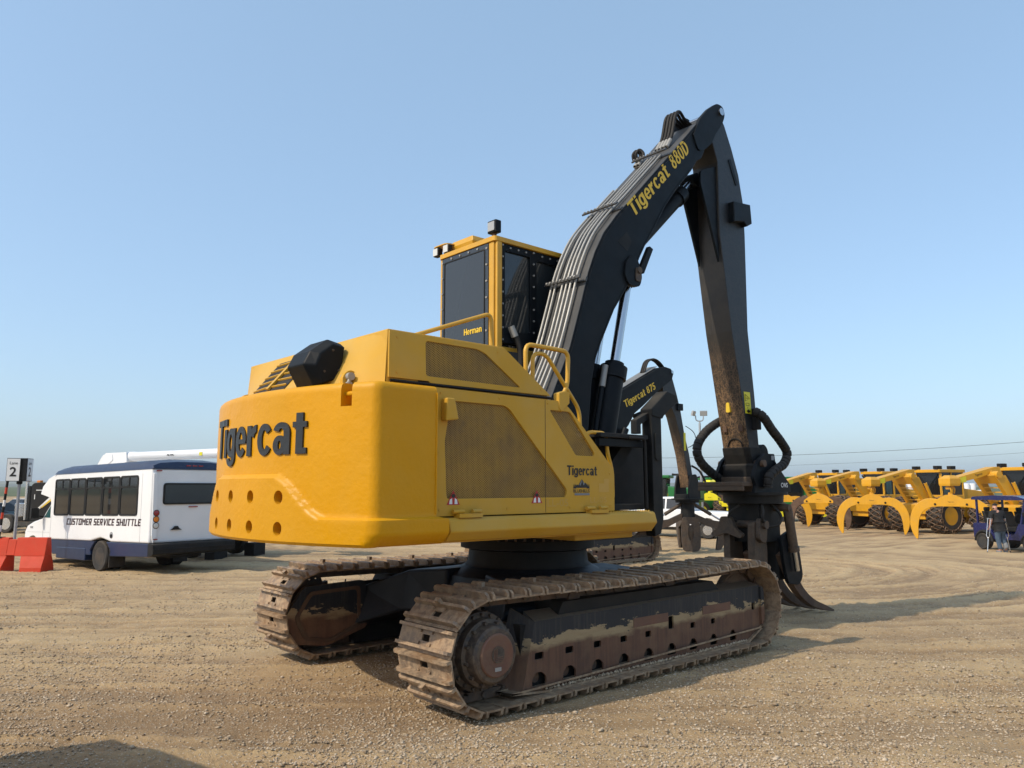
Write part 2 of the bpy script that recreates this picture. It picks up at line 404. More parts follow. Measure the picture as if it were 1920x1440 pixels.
steel('rusty_hub', (.17, .075, .045), (.13, .062, .042), (.22, .15, .09), .4)
steel('hub_black', (.03, .027, .025), (.075, .05, .035), (.19, .14, .09), .6)
steel('tine_steel', (.05, .038, .029), (.08, .05, .03), (.13, .095, .065), .6)
steel('tyre', (.022, .021, .02), (.04, .033, .026), (.09, .068, .046), .55, .5)
steel('chain_rust', (.14, .085, .05), (.12, .06, .03), (.26, .19, .12), .6, .35)

def guard_paint():
    """worn track guard: black paint on top, cream primer where it chips, rust below"""
    m, nt, b, out = mk('guard_worn'); v = coord(nt); s = nt.nodes.new('ShaderNodeSeparateXYZ'); nt.links.new(v, s.inputs[0])
    va = coord(nt, 'Object', (1, 1, 2.2)); n1 = noise(nt, va, 2.1, 9, .68, .5); n2 = noise(nt, coord(nt, 'Object', (.7, 1, 5)), 6, 7, .7)
    st = noise(nt, coord(nt, 'Object', (9, 9, .5)), 3, 6, .6)
    lvl = mth(nt, 'ADD', s.outputs[2], mth(nt, 'MULTIPLY', mth(nt, 'SUBTRACT', n1, .5), .62))
    lvl = mth(nt, 'ADD', lvl, mth(nt, 'MULTIPLY', mth(nt, 'SUBTRACT', n2, .5), .20))
    lv2 = mth(nt, 'ADD', s.outputs[2], mth(nt, 'MULTIPLY', mth(nt, 'SUBTRACT', noise(nt, va, 2.3, 6, .6), .5), .26))
    rust = mixc(nt, ramp(nt, st, (.35, 0.), (.7, 1.)), (.135, .062, .033), (.075, .036, .022))
    rust = mixc(nt, ramp(nt, noise(nt, v, 3.5, 6), (.45, 0.), (.75, .5)), rust, (.23, .13, .065))
    cream = mixc(nt, n2, (.40, .305, .165), (.22, .14, .07))
    black = mixc(nt, ramp(nt, st, (.5, 0.), (.8, .45)), (.011, .013, .017), (.11, .09, .065))
    c = mixc(nt, ramp(nt, lv2, (.44, 0.), (.50, 1.)), rust, cream)
    c = mixc(nt, ramp(nt, lvl, (.545, 0.), (.555, 1.)), c, black)
    d = mth(nt, 'MULTIPLY', ramp(nt, upness(nt), (.15, 0.), (.5, 1.)), .93)
    c = mixc(nt, d, c, mixc(nt, noise(nt, v, 30, 4), (.17, .125, .08), (.10, .07, .045)))
    low = mth(nt, 'MULTIPLY', ramp(nt, mth(nt, 'ADD', s.outputs[2], mth(nt, 'MULTIPLY', n2, .05)), (.06, 1.), (.14, 0.)), .6)
    c = mixc(nt, low, c, (.20, .155, .11))
    nt.links.new(c, b.inputs['Base Color']); b.inputs['Roughness'].default_value = .62
    nt.links.new(bump(nt, mth(nt, 'ADD', n2, noise(nt, v, 40, 4)), .3, .008), b.inputs['Normal'])
guard_paint()
def stick_paint():
    """black boom steel rubbed brown by logs, with light scratches"""
    m, nt, b, out = mk('stick_worn'); v = coord(nt); s = nt.nodes.new('ShaderNodeSeparateXYZ'); nt.links.new(v, s.inputs[0])
    g = nt.nodes.new('ShaderNodeNewGeometry'); gs = nt.nodes.new('ShaderNodeSeparateXYZ'); nt.links.new(g.outputs['True Normal'], gs.inputs[0])
    back = ramp(nt, mth(nt, 'MULTIPLY', gs.outputs[0], -1.0), (.45, 0.), (.7, 1.))     # only the face the logs rub against
    n1 = noise(nt, v, 2.0, 7, .65); worn = ramp(nt, n1, (.2, 0.), (.55, 1.))
    scr = None
    for i, (sc, rt) in enumerate((((1, 5, 1.6), (.5, 0, 0)), ((1, 6, 2.2), (-.7, 0, 0)), ((1, 3, 3), (.15, 0, 0)))):
        vo = nt.nodes.new('ShaderNodeTexVoronoi'); vo.feature = 'DISTANCE_TO_EDGE'; vo.inputs['Scale'].default_value = 2.6 + i
        vv = coord(nt, 'Object', sc, rt); dn = nt.nodes.new('ShaderNodeTexNoise'); dn.inputs['Scale'].default_value = 3; nt.links.new(vv, dn.inputs['Vector'])
        add = nt.nodes.new('ShaderNodeVectorMath'); add.operation = 'MULTIPLY_ADD'; add.inputs[1].default_value = (.35, .35, .35); nt.links.new(dn.outputs['Color'], add.inputs[0]); nt.links.new(vv, add.inputs[2])
        nt.links.new(add.outputs[0], vo.inputs['Vector']); l = ramp(nt, vo.outputs['Distance'], (.018, 1.), (.045, 0.))
        scr = l if scr is None else mth(nt, 'MAXIMUM', scr, l)
    low = ramp(nt, mth(nt, 'ADD', mth(nt, 'MULTIPLY', s.outputs[2], .2), mth(nt, 'MULTIPLY', n1, .25)), (.80, 1.), (1.12, 0.))
    dark = mixc(nt, n1, (.026, .023, .020), (.050, .041, .031))
    rub = mixc(nt, low, dark, mixc(nt, n1, (.032, .022, .014), (.072, .045, .025)))
    rub = mixc(nt, mth(nt, 'MULTIPLY', mth(nt, 'MULTIPLY', scr, low), .9), rub, (.27, .16, .08))
    blk = mixc(nt, mth(nt, 'MULTIPLY', scr, .05), (.0075, .0105, .0145), (.18, .14, .10))
    c = mixc(nt, mth(nt, 'MULTIPLY', back, worn), blk, rub)
    nt.links.new(c, b.inputs['Base Color']); b.inputs['Roughness'].default_value = .5
    nt.links.new(bump(nt, mth(nt, 'ADD', noise(nt, v, 30, 4), mth(nt, 'MULTIPLY', scr, -.6)), .18, .006), b.inputs['Normal'])
stick_paint()
def ground_mat():
    m, nt, b, out = mk('gravel_ground'); v = coord(nt)
    n1 = noise(nt, v, .22, 6, .6); n2 = noise(nt, v, 1.7, 6, .65); n3 = noise(nt, v, 14, 5, .7)
    c = mixc(nt, ramp(nt, n1, (.36, 0.), (.62, 1.)), (.36, .24, .122), (.44, .305, .162))
    c = mixc(nt, ramp(nt, n2, (.40, 0.), (.72, .75)), c, (.28, .19, .10))
    c = mixc(nt, ramp(nt, n3, (.45, 0.), (.8, .5)), c, (.55, .40, .225))
    at = nt.nodes.new('ShaderNodeAttribute'); at.attribute_name = 'rut'     # soil packed or turned over in the wheel tracks
    c = mixc(nt, ramp(nt, at.outputs['Fac'], (.5, 0.), (.9, .7)), c, (.22, .145, .078))
    c = mixc(nt, ramp(nt, at.outputs['Fac'], (0.05, .7), (.5, 0.)), c, (.52, .375, .20))
    sp = None
    for sc, th, col in ((38, .30, (.60, .50, .38)), (70, .33, (.54, .43, .31)), (26, .22, (.68, .60, .50))):
        vo = nt.nodes.new('ShaderNodeTexVoronoi'); vo.inputs['Scale'].default_value = sc; vo.inputs['Randomness'].default_value = 1; nt.links.new(v, vo.inputs['Vector'])
        sel = nt.nodes.new('ShaderNodeSeparateColor'); nt.links.new(vo.outputs['Color'], sel.inputs[0])
        k = mth(nt, 'MULTIPLY', mth(nt, 'LESS_THAN', vo.outputs['Distance'], th), mth(nt, 'GREATER_THAN', sel.outputs[0], .55))
        c = mixc(nt, mth(nt, 'MULTIPLY', k, .8), c, mixc(nt, sel.outputs[1], col, tuple(q * .6 for q in col)))
        h = mth(nt, 'MULTIPLY', k, mth(nt, 'SUBTRACT', th, vo.outputs['Distance']))
        sp = h if sp is None else mth(nt, 'ADD', sp, h)
    nt.links.new(c, b.inputs['Base Color']); b.inputs['Roughness'].default_value = .9; b.inputs['Specular IOR Level'].default_value = .25
    hh = mth(nt, 'ADD', mth(nt, 'MULTIPLY', sp, 1.6), mth(nt, 'ADD', mth(nt, 'MULTIPLY', n3, .9), mth(nt, 'MULTIPLY', noise(nt, v, 55, 4, .7), .55)))
    nt.links.new(bump(nt, hh, .75, .035), b.inputs['Normal'])
ground_mat()
def stone_mat():
    m, nt, b, out = mk('loose_stone'); g = nt.nodes.new('ShaderNodeNewGeometry')
    c = ramp(nt, g.outputs['Random Per Island'], (0, (.20, .145, .092)), (.3, (.34, .255, .165)), (.65, (.46, .36, .245)), (.94, (.50, .40, .285)), (1, (.58, .49, .375)))
    nt.links.new(c, b.inputs['Base Color']); b.inputs['Roughness'].default_value = .85
stone_mat()
def field_mat():
    m, nt, b, out = mk('grass_field'); v = coord(nt)
    c = mixc(nt, ramp(nt, noise(nt, v, .05, 6, .65), (.35, 0.), (.65, 1.)), (.055, .085, .025), (.10, .105, .04))
    nt.links.new(c, b.inputs['Base Color']); b.inputs['Roughness'].default_value = .95
    m, nt, b, out = mk('hill_green'); v = coord(nt)
    c = mixc(nt, ramp(nt, noise(nt, v, .006, 8, .7), (.45, 0.), (.55, 1.)), (.05, .07, .035), (.15, .16, .09))
    nt.links.new(c, b.inputs['Base Color']); b.inputs['Roughness'].default_value = .95
field_mat()

# ------------------------------------------------------------------ the yard: ground, ruts, loose stones, field, hills
def vnoise(x, y, seed=0):
    xi = np.floor(x).astype(np.int64); yi = np.floor(y).astype(np.int64); xf = x - xi; yf = y - yi
    def hsh(a, b):
        n = (a * 374761393 + b * 668265263 + seed * 974711) & 0x7fffffff
        n = ((n ^ (n >> 13)) * 1274126177) & 0x7fffffff
        return ((n ^ (n >> 16)) & 0xffff) / 65535.0
    u = xf * xf * (3 - 2 * xf); v = yf * yf * (3 - 2 * yf)
    return (hsh(xi, yi) * (1 - u) + hsh(xi + 1, yi) * u) * (1 - v) + (hsh(xi, yi + 1) * (1 - u) + hsh(xi + 1, yi + 1) * u) * v
AX = (math.sin(R(48.4)), -math.cos(R(48.4)))       # the way most vehicles drove past the machine
DX = (math.cos(R(48.4)), math.sin(R(48.4)))
RC = (17.2, 14.2)                                   # vehicles turned round this spot
def rut_field(x, y):
    a = x * AX[0] + y * AX[1]; b = x * DX[0] + y * DX[1]
    wv = .5 * vnoise(a * .18, b * .18, 3)
    s1 = vnoise(a * .10 + 31, (b + wv * 1.5 + a * .06) * 2.6, 5) * .6 + vnoise(a * .22, (b + wv) * 6.5, 6) * .4
    ca = (x - RC[0]) * AX[0] + (y - RC[1]) * AX[1]; cb = (x - RC[0]) * DX[0] + (y - RC[1]) * DX[1]
    r = np.sqrt((ca * .75) ** 2 + (cb * 1.15) ** 2) + .8 * vnoise(x * .2, y * .2, 9); th = np.arctan2(cb, ca)
    s2 = vnoise(th * 1.3 + 40, r * 2.3, 11) * .55 + vnoise(th * 2.5 + 40, r * 6.0, 12) * .45
    k = np.clip((a - 1.5 + (b - 14) * .05) / 4.5, 0, 1); k = k * k * (3 - 2 * k)
    s2 = s2 * .62 + vnoise(th * 4.5 + 9, r * 13.0, 14) * .38; s1 = s1 * .75 + vnoise(a * .5, (b + wv) * 14.0, 15) * .25
    s = s1 * (1 - k) + s2 * k; s = .5 + (s - .5) * (.45 + 1.1 * vnoise(x * .33, y * .33, 17)) + (vnoise(x * 3.2, y * 3.2, 18) - .5) * .16
    return np.clip((s - .5) * 2.3 + .5, 0, 1)
def gz_np(x, y):
    d = np.hypot(x, y); t = (d - 9) / 1.5
    s = 1.5 * np.where(t < 30, np.log1p(np.exp(np.minimum(t, 30))), t)
    return -0.55 * (1 - np.exp(-0.05 * s))
def height_np(x, y):
    d = np.hypot(x, y); fade = np.clip((75 - d) / 45, 0, 1)
    rut = rut_field(x, y)
    under = np.clip((np.maximum(np.abs(x - 6.7) - 3.0, np.abs(y - 7.19) - 2.1)) / .8, 0, 1)   # packed flat where the machine stands
    h = (.5 - rut) * .075 + (vnoise(x * 1.4, y * 1.4, 21) - .5) * .035 + (vnoise(x * 5, y * 5, 22) - .5) * .018 + (vnoise(x * 11, y * 11, 23) - .5) * .008
    return gz_np(x, y) + h * fade * (.25 + .75 * under), rut
def axis_coords(lo, hi, step, far, k=1.13):
    c = list(np.arange(lo, hi + 1e-6, step)); s = step; p = hi
    while p < far: s *= k; p += s; c.append(p)
    s = step; p = lo; pre = []
    while p > -far: s *= k; p -= s; pre.append(p)
    return np.array(pre[::-1] + c)
gx = axis_coords(0.0, 24.0, .075, 9000); gy = axis_coords(1.0, 25.0, .075, 9000)
XX, YY = np.meshgrid(gx, gy, indexing='ij'); HH, RU = height_np(XX, YY)
nx, ny = XX.shape; me = bpy.data.meshes.new('ground')
me.vertices.add(nx * ny); me.vertices.foreach_set('co', np.stack([XX, YY, HH], -1).astype(np.float32).ravel())
ii, jj = np.meshgrid(np.arange(nx - 1), np.arange(ny - 1), indexing='ij'); q0 = (ii * ny + jj).ravel()
quads = np.stack([q0, q0 + ny, q0 + ny + 1, q0 + 1], -1).astype(np.int32); nq = len(quads)
me.loops.add(nq * 4); me.loops.foreach_set('vertex_index', quads.ravel()); me.polygons.add(nq)
me.polygons.foreach_set('loop_start', np.arange(0, nq * 4, 4, dtype=np.int32)); me.polygons.foreach_set('use_smooth', np.ones(nq, dtype=bool))
at = me.attributes.new('rut', 'FLOAT', 'POINT'); at.data.foreach_set('value', RU.astype(np.float32).ravel())
me.update(calc_edges=True); me.validate()
ground = bpy.data.objects.new('ground', me); COL.objects.link(ground); me.materials.append(M['gravel_ground'])
tag(ground, 'tan packed gravel yard with curving wheel ruts', kind='structure')

# the smoky summer air over the plain
mb = MB(); mb.bx(-6400, 6400, -6400, 6400, -5, 75); hz = mb.build('haze', 'gravel_ground'); tag(hz, 'thin pale smoke haze hanging over the plain', 'haze', kind='stuff')
m, nt, b, out = mk('haze_air'); nt.nodes.remove(b); pv = nt.nodes.new('ShaderNodeVolumePrincipled'); pv.inputs['Color'].default_value = (.86, .90, .95, 1); pv.inputs['Density'].default_value = .00014; pv.inputs['Anisotropy'].default_value = .2
nt.links.new(pv.outputs[0], out.inputs['Volume']); hz.data.materials[0] = m

def scatter_stones():
    rng = np.random.default_rng(5); n = 330000
    b = 3.2 + rng.random(n) ** 1.7 * 22; a = (rng.random(n) * 2 - 1) * (b * .78 + .6)
    x = a * AX[0] + b * DX[0]; y = a * AX[1] + b * DX[1]
    dens = vnoise(x * .55, y * .55, 31) * .6 + vnoise(x * 1.8, y * 1.8, 32) * .4
    keep = rng.random(n) < np.clip((dens - .32) * 2.6, .08, 1) * np.clip(6.5 / b, .25, 1)
    x, y, b = x[keep], y[keep], b[keep]; n = len(x); z, _ = height_np(x, y)
    s = .0045 + .011 * rng.random(n) ** 2.0; big = rng.random(n) < .012; s[big] *= 1.8
    s *= 1 + (b - 4) * .02
    base = np.array([[1, 0, 0], [0, 1, 0], [-1, 0, 0], [0, -1, 0], [.1, .1, .8], [0, 0, -.8], [.6, .6, .35], [-.6, .55, .3], [-.5, -.65, .35], [.6, -.6, .3]], float)[:6]
    ang = rng.random(n) * 6.283; ca, sa = np.cos(ang), np.sin(ang)
    V = base[None] * (s[:, None, None] * (0.7 + .6 * rng.random((n, 6, 1)))) * np.stack([1 + .5 * rng.random(n), .8 + .3 * rng.random(n), .55 + .35 * rng.random(n)], -1)[:, None, :]
    X = V[..., 0] * ca[:, None] - V[..., 1] * sa[:, None] + x[:, None]; Y = V[..., 0] * sa[:, None] + V[..., 1] * ca[:, None] + y[:, None]
    Z = V[..., 2] + z[:, None] + s[:, None] * .22
    co = np.stack([X, Y, Z], -1).reshape(-1, 3)
    tri = np.array([[0, 1, 4], [1, 2, 4], [2, 3, 4], [3, 0, 4], [1, 0, 5], [2, 1, 5], [3, 2, 5], [0, 3, 5]])
    T = (tri[None] + (np.arange(n) * 6)[:, None, None]).reshape(-1, 3).astype(np.int32); nt_ = len(T)
    me = bpy.data.meshes.new('gravel'); me.vertices.add(len(co)); me.vertices.foreach_set('co', co.astype(np.float32).ravel())
    me.loops.add(nt_ * 3); me.loops.foreach_set('vertex_index', T.ravel()); me.polygons.add(nt_)
    me.polygons.foreach_set('loop_start', np.arange(0, nt_ * 3, 3, dtype=np.int32)); me.update(calc_edges=True); me.validate()
    o = bpy.data.objects.new('gravel', me); COL.objects.link(o); me.materials.append(M['loose_stone'])
    tag(o, 'loose pale and brown stones strewn over the yard', 'gravel', kind='stuff')
scatter_stones()

mb = MB(); n = 90; rows = []
for rr in (232, 300, 450, 800, 1600, 3200, 5200):
    rows.append([(rr * math.cos(t) * (1 + .04 * math.sin(9 * t) * (rr < 250)), rr * math.sin(t) * (1 + .04 * math.sin(9 * t) * (rr < 250)),
                  (-.50 if rr < 299 else -.42) + (rr - 300) * .0006 * (rr > 300)) for t in [R(-20) + R(150) * k / n for k in range(n + 1)]])
mb.loft(rows, cap=False, close=False)
tag(mb.build('field', 'grass_field', recalc=False), 'low green field stretching beyond the yard', kind='structure')
mb = MB(); rows = []
rng = random.Random(3)
hs = [sum(math.sin(k * f * .05 + p) * a for f, p, a in ((1, .3, 9), (2.7, 1.2, 5), (6.1, 4, 3), (13, 2, 1.5))) for k in range(260)]
for dd, zz in ((4200, 0), (4400, .55), (4700, 1.0), (5200, .6), (5600, -.1)):
    rows.append([(dd * math.cos(t), dd * math.sin(t), -2 + zz * (26 + hs[k] * (.7 + .3 * zz))) for k, t in enumerate([R(-20) + R(150) * k / 259 for k in range(260)])])
mb.loft(rows, cap=False, close=False)
tag(mb.build('hills', 'hill_green', smooth=True, recalc=False), 'low hazy wooded hills along the horizon', kind='structure')

# ------------------------------------------------------------------ tracked undercarriage (shared by both loaders)
def shoe_mesh(width, nub):
    mb = MB(); L = .192; w = width; t = .016
    hx, hy = .028, .055                     # half size of the clean-out window
    mb.bx(-L / 2, -hx, -w / 2, w / 2, 0, t); mb.bx(hx, L / 2, -w / 2, w / 2, 0, t)
    mb.bx(-hx, hx, -w / 2, -hy, 0, t); mb.bx(-hx, hx, hy, w / 2, 0, t)
    for sx in (-1, 1):                       # the two grousers, chamfered at their ends
        a = sx * L / 2; b = a - sx * .028; h = .074
        p = [(-w / 2, t - .002), (w / 2, t - .002), (w / 2 - .004, h * .7), (w / 2 - .03, h), (-w / 2 + .03, h), (-w / 2 + .004, h * .7)]
        mb.prism(p, min(a, b), max(a, b), 'X')
    mb.bx(-L / 2 - .03, -L / 2 + .002, -w / 2 + .01, w / 2 - .01, -.004, t - .004)      # lip that laps the next shoe
    for x in (-.05, .05):
        for y in (-.085, .085): mb.cyl((x, y, t - .002), (x, y, t + .014), .013, n=6)
    if nub: mb.bx(L / 2 - .032, L / 2 + .006, -.045, .02, h - .01, h + .04)
    return mb
def make_track(root, x0, x1, yc, width, zc=.535, rad=.462, outer=-1, detail=True, mats=('shoe_steel', 'chain_steel', 'guard_worn'), name='track'):
    """one crawler: centre line from rear sprocket x0 to front idler x1; outer = side (-1/+1) that faces away from the machine"""
    tr = empty(name, (x0 - ORG.x, yc - ORG.y, 0)); tr.parent = root
    gl = globals(); keep = ORG.copy(); gl['ORG'] = Vector((x0, yc, 0))
    Lx = x1 - x0; per = 2 * Lx + 2 * math.pi * rad; N = int(round(per / .2215))
    protos = []
    for nub in (0, 1):
        gl['ORG'] = Vector((0, 0, 0)); protos.append(shoe_mesh(width, nub).build('track_shoe', mats[0], tr)); gl['ORG'] = Vector((x0, yc, 0))
    def at(s):
        s %= per
        if s < Lx: return s, zc + rad, 0.0                                    # top run, going forward
        s -= Lx
        if s < math.pi * rad: t = s / rad; return Lx + rad * math.sin(t), zc + rad * math.cos(t), t
        s -= math.pi * rad
        if s < Lx: return Lx - s, zc - rad, math.pi
        s -= Lx; t = math.pi + s / rad; return rad * math.sin(t), zc + rad * math.cos(t), t
    chain = MB(); used = [False, False]
    for k in range(N):
        s = (k + .35) * per / N; X, Z, t = at(s)
        if t == 0.0:
            u = X / Lx; Z -= .055 * math.sin(math.pi * min(max(u, 0), 1)) ** 2 * .6
        nub = 1 if k % 3 == 0 else 0
        o = protos[nub] if not used[nub] else inst(protos[nub], 'track_shoe', tr, (0, 0, 0))
        used[nub] = True
        o.location = (X, 0, Z); o.rotation_euler = (random.uniform(-.006, .006), t + random.uniform(-.02, .02), 0)
        if detail:
            ca, sa = math.cos(t), math.sin(t)
            rot = Matrix(((ca, 0, sa), (0, 1, 0), (-sa, 0, ca)))
            for sy in (-.085, .085):
                c = Vector((x0 + X, yc + sy, Z)) + rot @ Vector((.0, 0, -.055)); chain.box(c, (.235, .038, .082), rot)
            c = Vector((x0 + X, yc, Z)) + rot @ Vector((.11, 0, -.055)); chain.cyl(c - Vector((0, .12, 0)), c + Vector((0, .12, 0)), .028, n=8)
    if detail: chain.build('track_chain', mats[1], tr)
    # sprocket, final drive, idler
    mb = MB(); pts = []
    for k in range(46):
        t = 2 * math.pi * k / 46; r = .385 if k % 2 else .335; pts.append((x0 + r * math.cos(t), zc + r * math.sin(t)))
    mb.prism(pts, yc - .035, yc + .035); mb.build('sprocket', 'chain_steel', tr)
    mb = MB(); mb.lathe([(.12, -.05), (.375, -.05), (.385, -.03), (.385, .03), (.375, .05), (.12, .05)], (x1, yc, zc), 'Y', 32)
    mb.lathe([(.30, -.075), (.34, -.055), (.34, .055), (.30, .075)], (x1, yc, zc), 'Y', 32); mb.build('idler', 'rust_brown', tr, True)
    o = outer; f = yc + o * width / 2
    hub = MB(); hub.lathe([(.345, f - o * .33), (.345, f - o * .20), (.30, f - o * .18), (.295, f - o * .10), (.262, f - o * .085), (.245, f - o * .0), (.225, f + o * .02), (.18, f + o * .024)], (x0, 0, zc), 'Y', 36)
    for k in range(20):
        t = 2 * math.pi * k / 20; hub.cyl((x0 + .32 * math.cos(t), f - o * .205, zc + .32 * math.sin(t)), (x0 + .32 * math.cos(t), f - o * .165, zc + .32 * math.sin(t)), .017, n=6)
    for k in range(12):
        t = 2 * math.pi * k / 12 + .2; hub.cyl((x0 + .268 * math.cos(t), f - o * .10, zc + .268 * math.sin(t)), (x0 + .268 * math.cos(t), f - o * .05, zc + .268 * math.sin(t)), .016, n=6)
    h = hub.build('final_drive', 'hub_black', tr, True, ang=30)
    cap = MB(); cap.lathe([(.190, f + o * .0), (.186, f + o * .035), (.176, f + o * .044), (.0, f + o * .046)], (x0, 0, zc), 'Y', 36); c = cap.build('hub_cover', 'rusty_hub', h, True, ang=30)
    e = MB(); e.lathe([(.072, f + o * .045), (.072, f + o * .051), (.0, f + o * .051)], (x0, 0, zc + .01), 'Y', 24); e.build('hub_emblem', 'hub_black', h, True)
    e = MB()
    for r in (.012, .026, .040): e.tube([(x0 - r - .005, f + o * .052, zc + .06), (x0 - r - .005, f + o * .052, zc - r), (x0 + .05, f + o * .052, zc - r)], .004, 5)
    e.build('emblem_relief', 'rusty_hub', h); e = MB(); e.bx(x0 - .035, x0 + .035, min(f + o * .04, f + o * .05), max(f + o * .04, f + o * .05), zc - .13, zc - .098); e.build('hub_plate', 'zinc', h)
    # track frame: rollers, outer guard with real windows, inner plate
    L0 = x0 + .68; n = 9
    for k in range(n):
        ro = MB()
        xx = L0 + k * (x1 - .42 - L0) / (n - 1)
        ro.lathe([(.06, -.16), (.105, -.15), (.105, -.06), (.075, -.05), (.075, .05), (.105, .06), (.105, .15), (.06, .16)], (xx, yc, .205), 'Y', 16)
        ro.cyl((xx, f - o * .21, .205), (xx, f - o * .26, .205), .05, n=12)
        ro.build('roller', 'chain_steel', tr, True)
    for xx in (x0 + 1.3, x0 + 2.9):
        c = MB(); c.lathe([(.05, -.13), (.085, -.12), (.085, .12), (.05, .13)], (xx, yc, .86), 'Y', 16); c.build('carrier_roller', 'chain_steel', tr, True)
    gy = f - o * .17
    def hexa(cx, cz, w, h):
        return [(cx - w, cz - h), (cx + w, cz - h), (cx + w * 1.0, cz + h * .25), (cx + w * .35, cz + h), (cx - w * .45, cz + h), (cx - w * 1.0, cz + h * .1)]
    holes = []
    for k in range(n):
        xx = L0 + k * (x1 - .42 - L0) / (n - 1)
        holes.append(rounded(hexa(xx, .20, .092 - .003 * k, .062), .015, 2))
        if k < 8: zz = .41 if k != 5 else .485; hh = .032 if k != 5 else .07; holes.append(rounded([(xx - .058 + .002 * k, zz - hh), (xx + .058 - .002 * k, zz - hh), (xx + .058 - .002 * k, zz + hh), (xx - .058 + .002 * k, zz + hh)], .016, 2))
    holes.append(rounded([(x1 + .015, .45), (x1 + .095, .45), (x1 + .095, .535), (x1 + .015, .535)], .016, 2))
    outl = [(x0 + .46, .10), (x0 + .62, .73), (x1 + .22, .74), (x1 + .22, .25), (x1 - .12, .082), (x0 + .72, .082)]
    g = MB(); g.prism(outl, gy, gy + o * .02, 'Y', holes); gd = g.build('track_guard', mats[2], tr)
    # sloped top of the frame under packed soil, toe flange, end plates
    top = MB(); top.loft([[(x0 + .62, gy + o * .018, .731), (x1 + .22, gy + o * .018, .741), (x1 + .2, gy - o * .18, .79), (x0 + .66, gy - o * .18, .80)],
                          [(x0 + .62, gy + o * .018, .70), (x1 + .22, gy + o * .018, .71), (x1 + .2, gy - o * .18, .70), (x0 + .66, gy - o * .18, .70)]]); top.build('frame_top', mats[2], gd)
    fl = MB(); fl.loft([[(x0 + .26, gy - o * .10, .135), (x0 + .70, gy - o * .10, .094), (x1 - .12, gy - o * .10, .094), (x1 + .22, gy - o * .10, .24)], [(x0 + .26, gy - o * .10, .115), (x0 + .70, gy - o * .10, .074), (x1 - .12, gy - o * .10, .074), (x1 + .22, gy - o * .10, .22)],
                        [(x0 + .30, gy + o * .06, .115), (x0 + .72, gy + o * .06, .074), (x1 - .12, gy + o * .06, .074), (x1 + .20, gy + o * .06, .22)], [(x0 + .30, gy + o * .06, .135), (x0 + .72, gy + o * .06, .094), (x1 - .12, gy + o * .06, .094), (x1 + .20, gy + o * .06, .24)]], cap=False)
    vs = fl.v; fl.f = [[a, b, c, d] for a, b, c, d in fl.f if True]; fl.add([vs[12], vs[13], vs[14], vs[15], vs[0], vs[1], vs[2], vs[3]], [[0, 1, 5, 4], [1, 2, 6, 5], [2, 3, 7, 6]])
    fl.build('toe_flange', 'shoe_steel', gd)
    so = MB(); rr_ = random.Random(11)
    for k in range(420):
        xx = x0 + .74 + rr_.random() ** .9 * (x1 - x0 - .9); s_ = rr_.uniform(.006, .02); c = Vector((xx, gy + o * rr_.uniform(.02, .05), .094 + s_ * .3 + rr_.random() * .01)); so.add([c + Vector((s_, 0, 0)), c + Vector((0, s_, 0)), c - Vector((s_, 0, 0)), c - Vector((0, s_, 0)), c + Vector((0, 0, s_)), c - Vector((0, 0, s_))], [[0, 1, 4], [1, 2, 4], [2, 3, 4], [3, 0, 4], [1, 0, 5], [2, 1, 5], [3, 2, 5], [0, 3, 5]])
    tag(so.build('packed_soil', 'loose_stone', gd), kind='stuff')
    ep = MB(); ep.loft([[(x0 + .46, gy, .085), (x0 + .62, gy, .73), (x0 + .62, gy + o * .02, .73), (x0 + .46, gy + o * .02, .085)], [(x0 + .30, gy - o * .22, .12), (x0 + .50, gy - o * .2, .84), (x0 + .52, gy - o * .2, .84), (x0 + .32, gy - o * .22, .12)]]); ep.build('end_plate', mats[2], gd)
    ep = MB(); ep.prism(rounded([(x1 + .20, .24), (x1 + .20, .745), (x1 + .27, .70), (x1 + .27, .30)], .05), gy - .02 if o > 0 else gy - .05, gy + .05 if o > 0 else gy + .02); ep.build('end_lip', mats[2], gd, bevel=.012)
    inn = MB(); iy = yc - o * (width / 2 - .16); inn.prism([(x0 + .5, .10), (x0 + .5, .70), (x1 - .35, .70), (x1 - .35, .10)], gy - o * .05, iy); inn.prism([(x0 + .95, .69), (x0 + 1.05, .865), (x1 - .75, .865), (x1 - .55, .69)], yc - .20, yc + .20); inn.build('frame_core', 'dull_black', tr)
    cr = MB(); ym = f - o * width * .5
    for a, b, c in ((x0 + .62, x0 + 1.95, -.006), (x0 + 2.15, x0 + 3.6, 0)): pass
    gl['ORG'] = keep
    return tr

# ------------------------------------------------------------------ the large log loader
YC = 7.14
ORG = Vector((6.6, YC, 0))
ld = empty('log_loader', ORG, 0, 'large yellow and black tracked log loader with Tigercat counterweight and long black 880D boom', 'log loader')
track_r = make_track(ld, 4.53, 8.90, 5.73, .80, outer=-1)
track_l = make_track(ld, 4.53, 8.90, 8.81, .80, outer=1)
# rust coloured wear strips welded on the near guard
for a, b in ((6.60, 7.20), (7.86, 8.44)):
    mb = MB(); mb.bx(a, b, 5.475, 5.52, .505, .60); mb.build('wear_strip', 'rusty_hub', track_r).location = (ORG.x - 4.53, ORG.y - 5.73, 0)
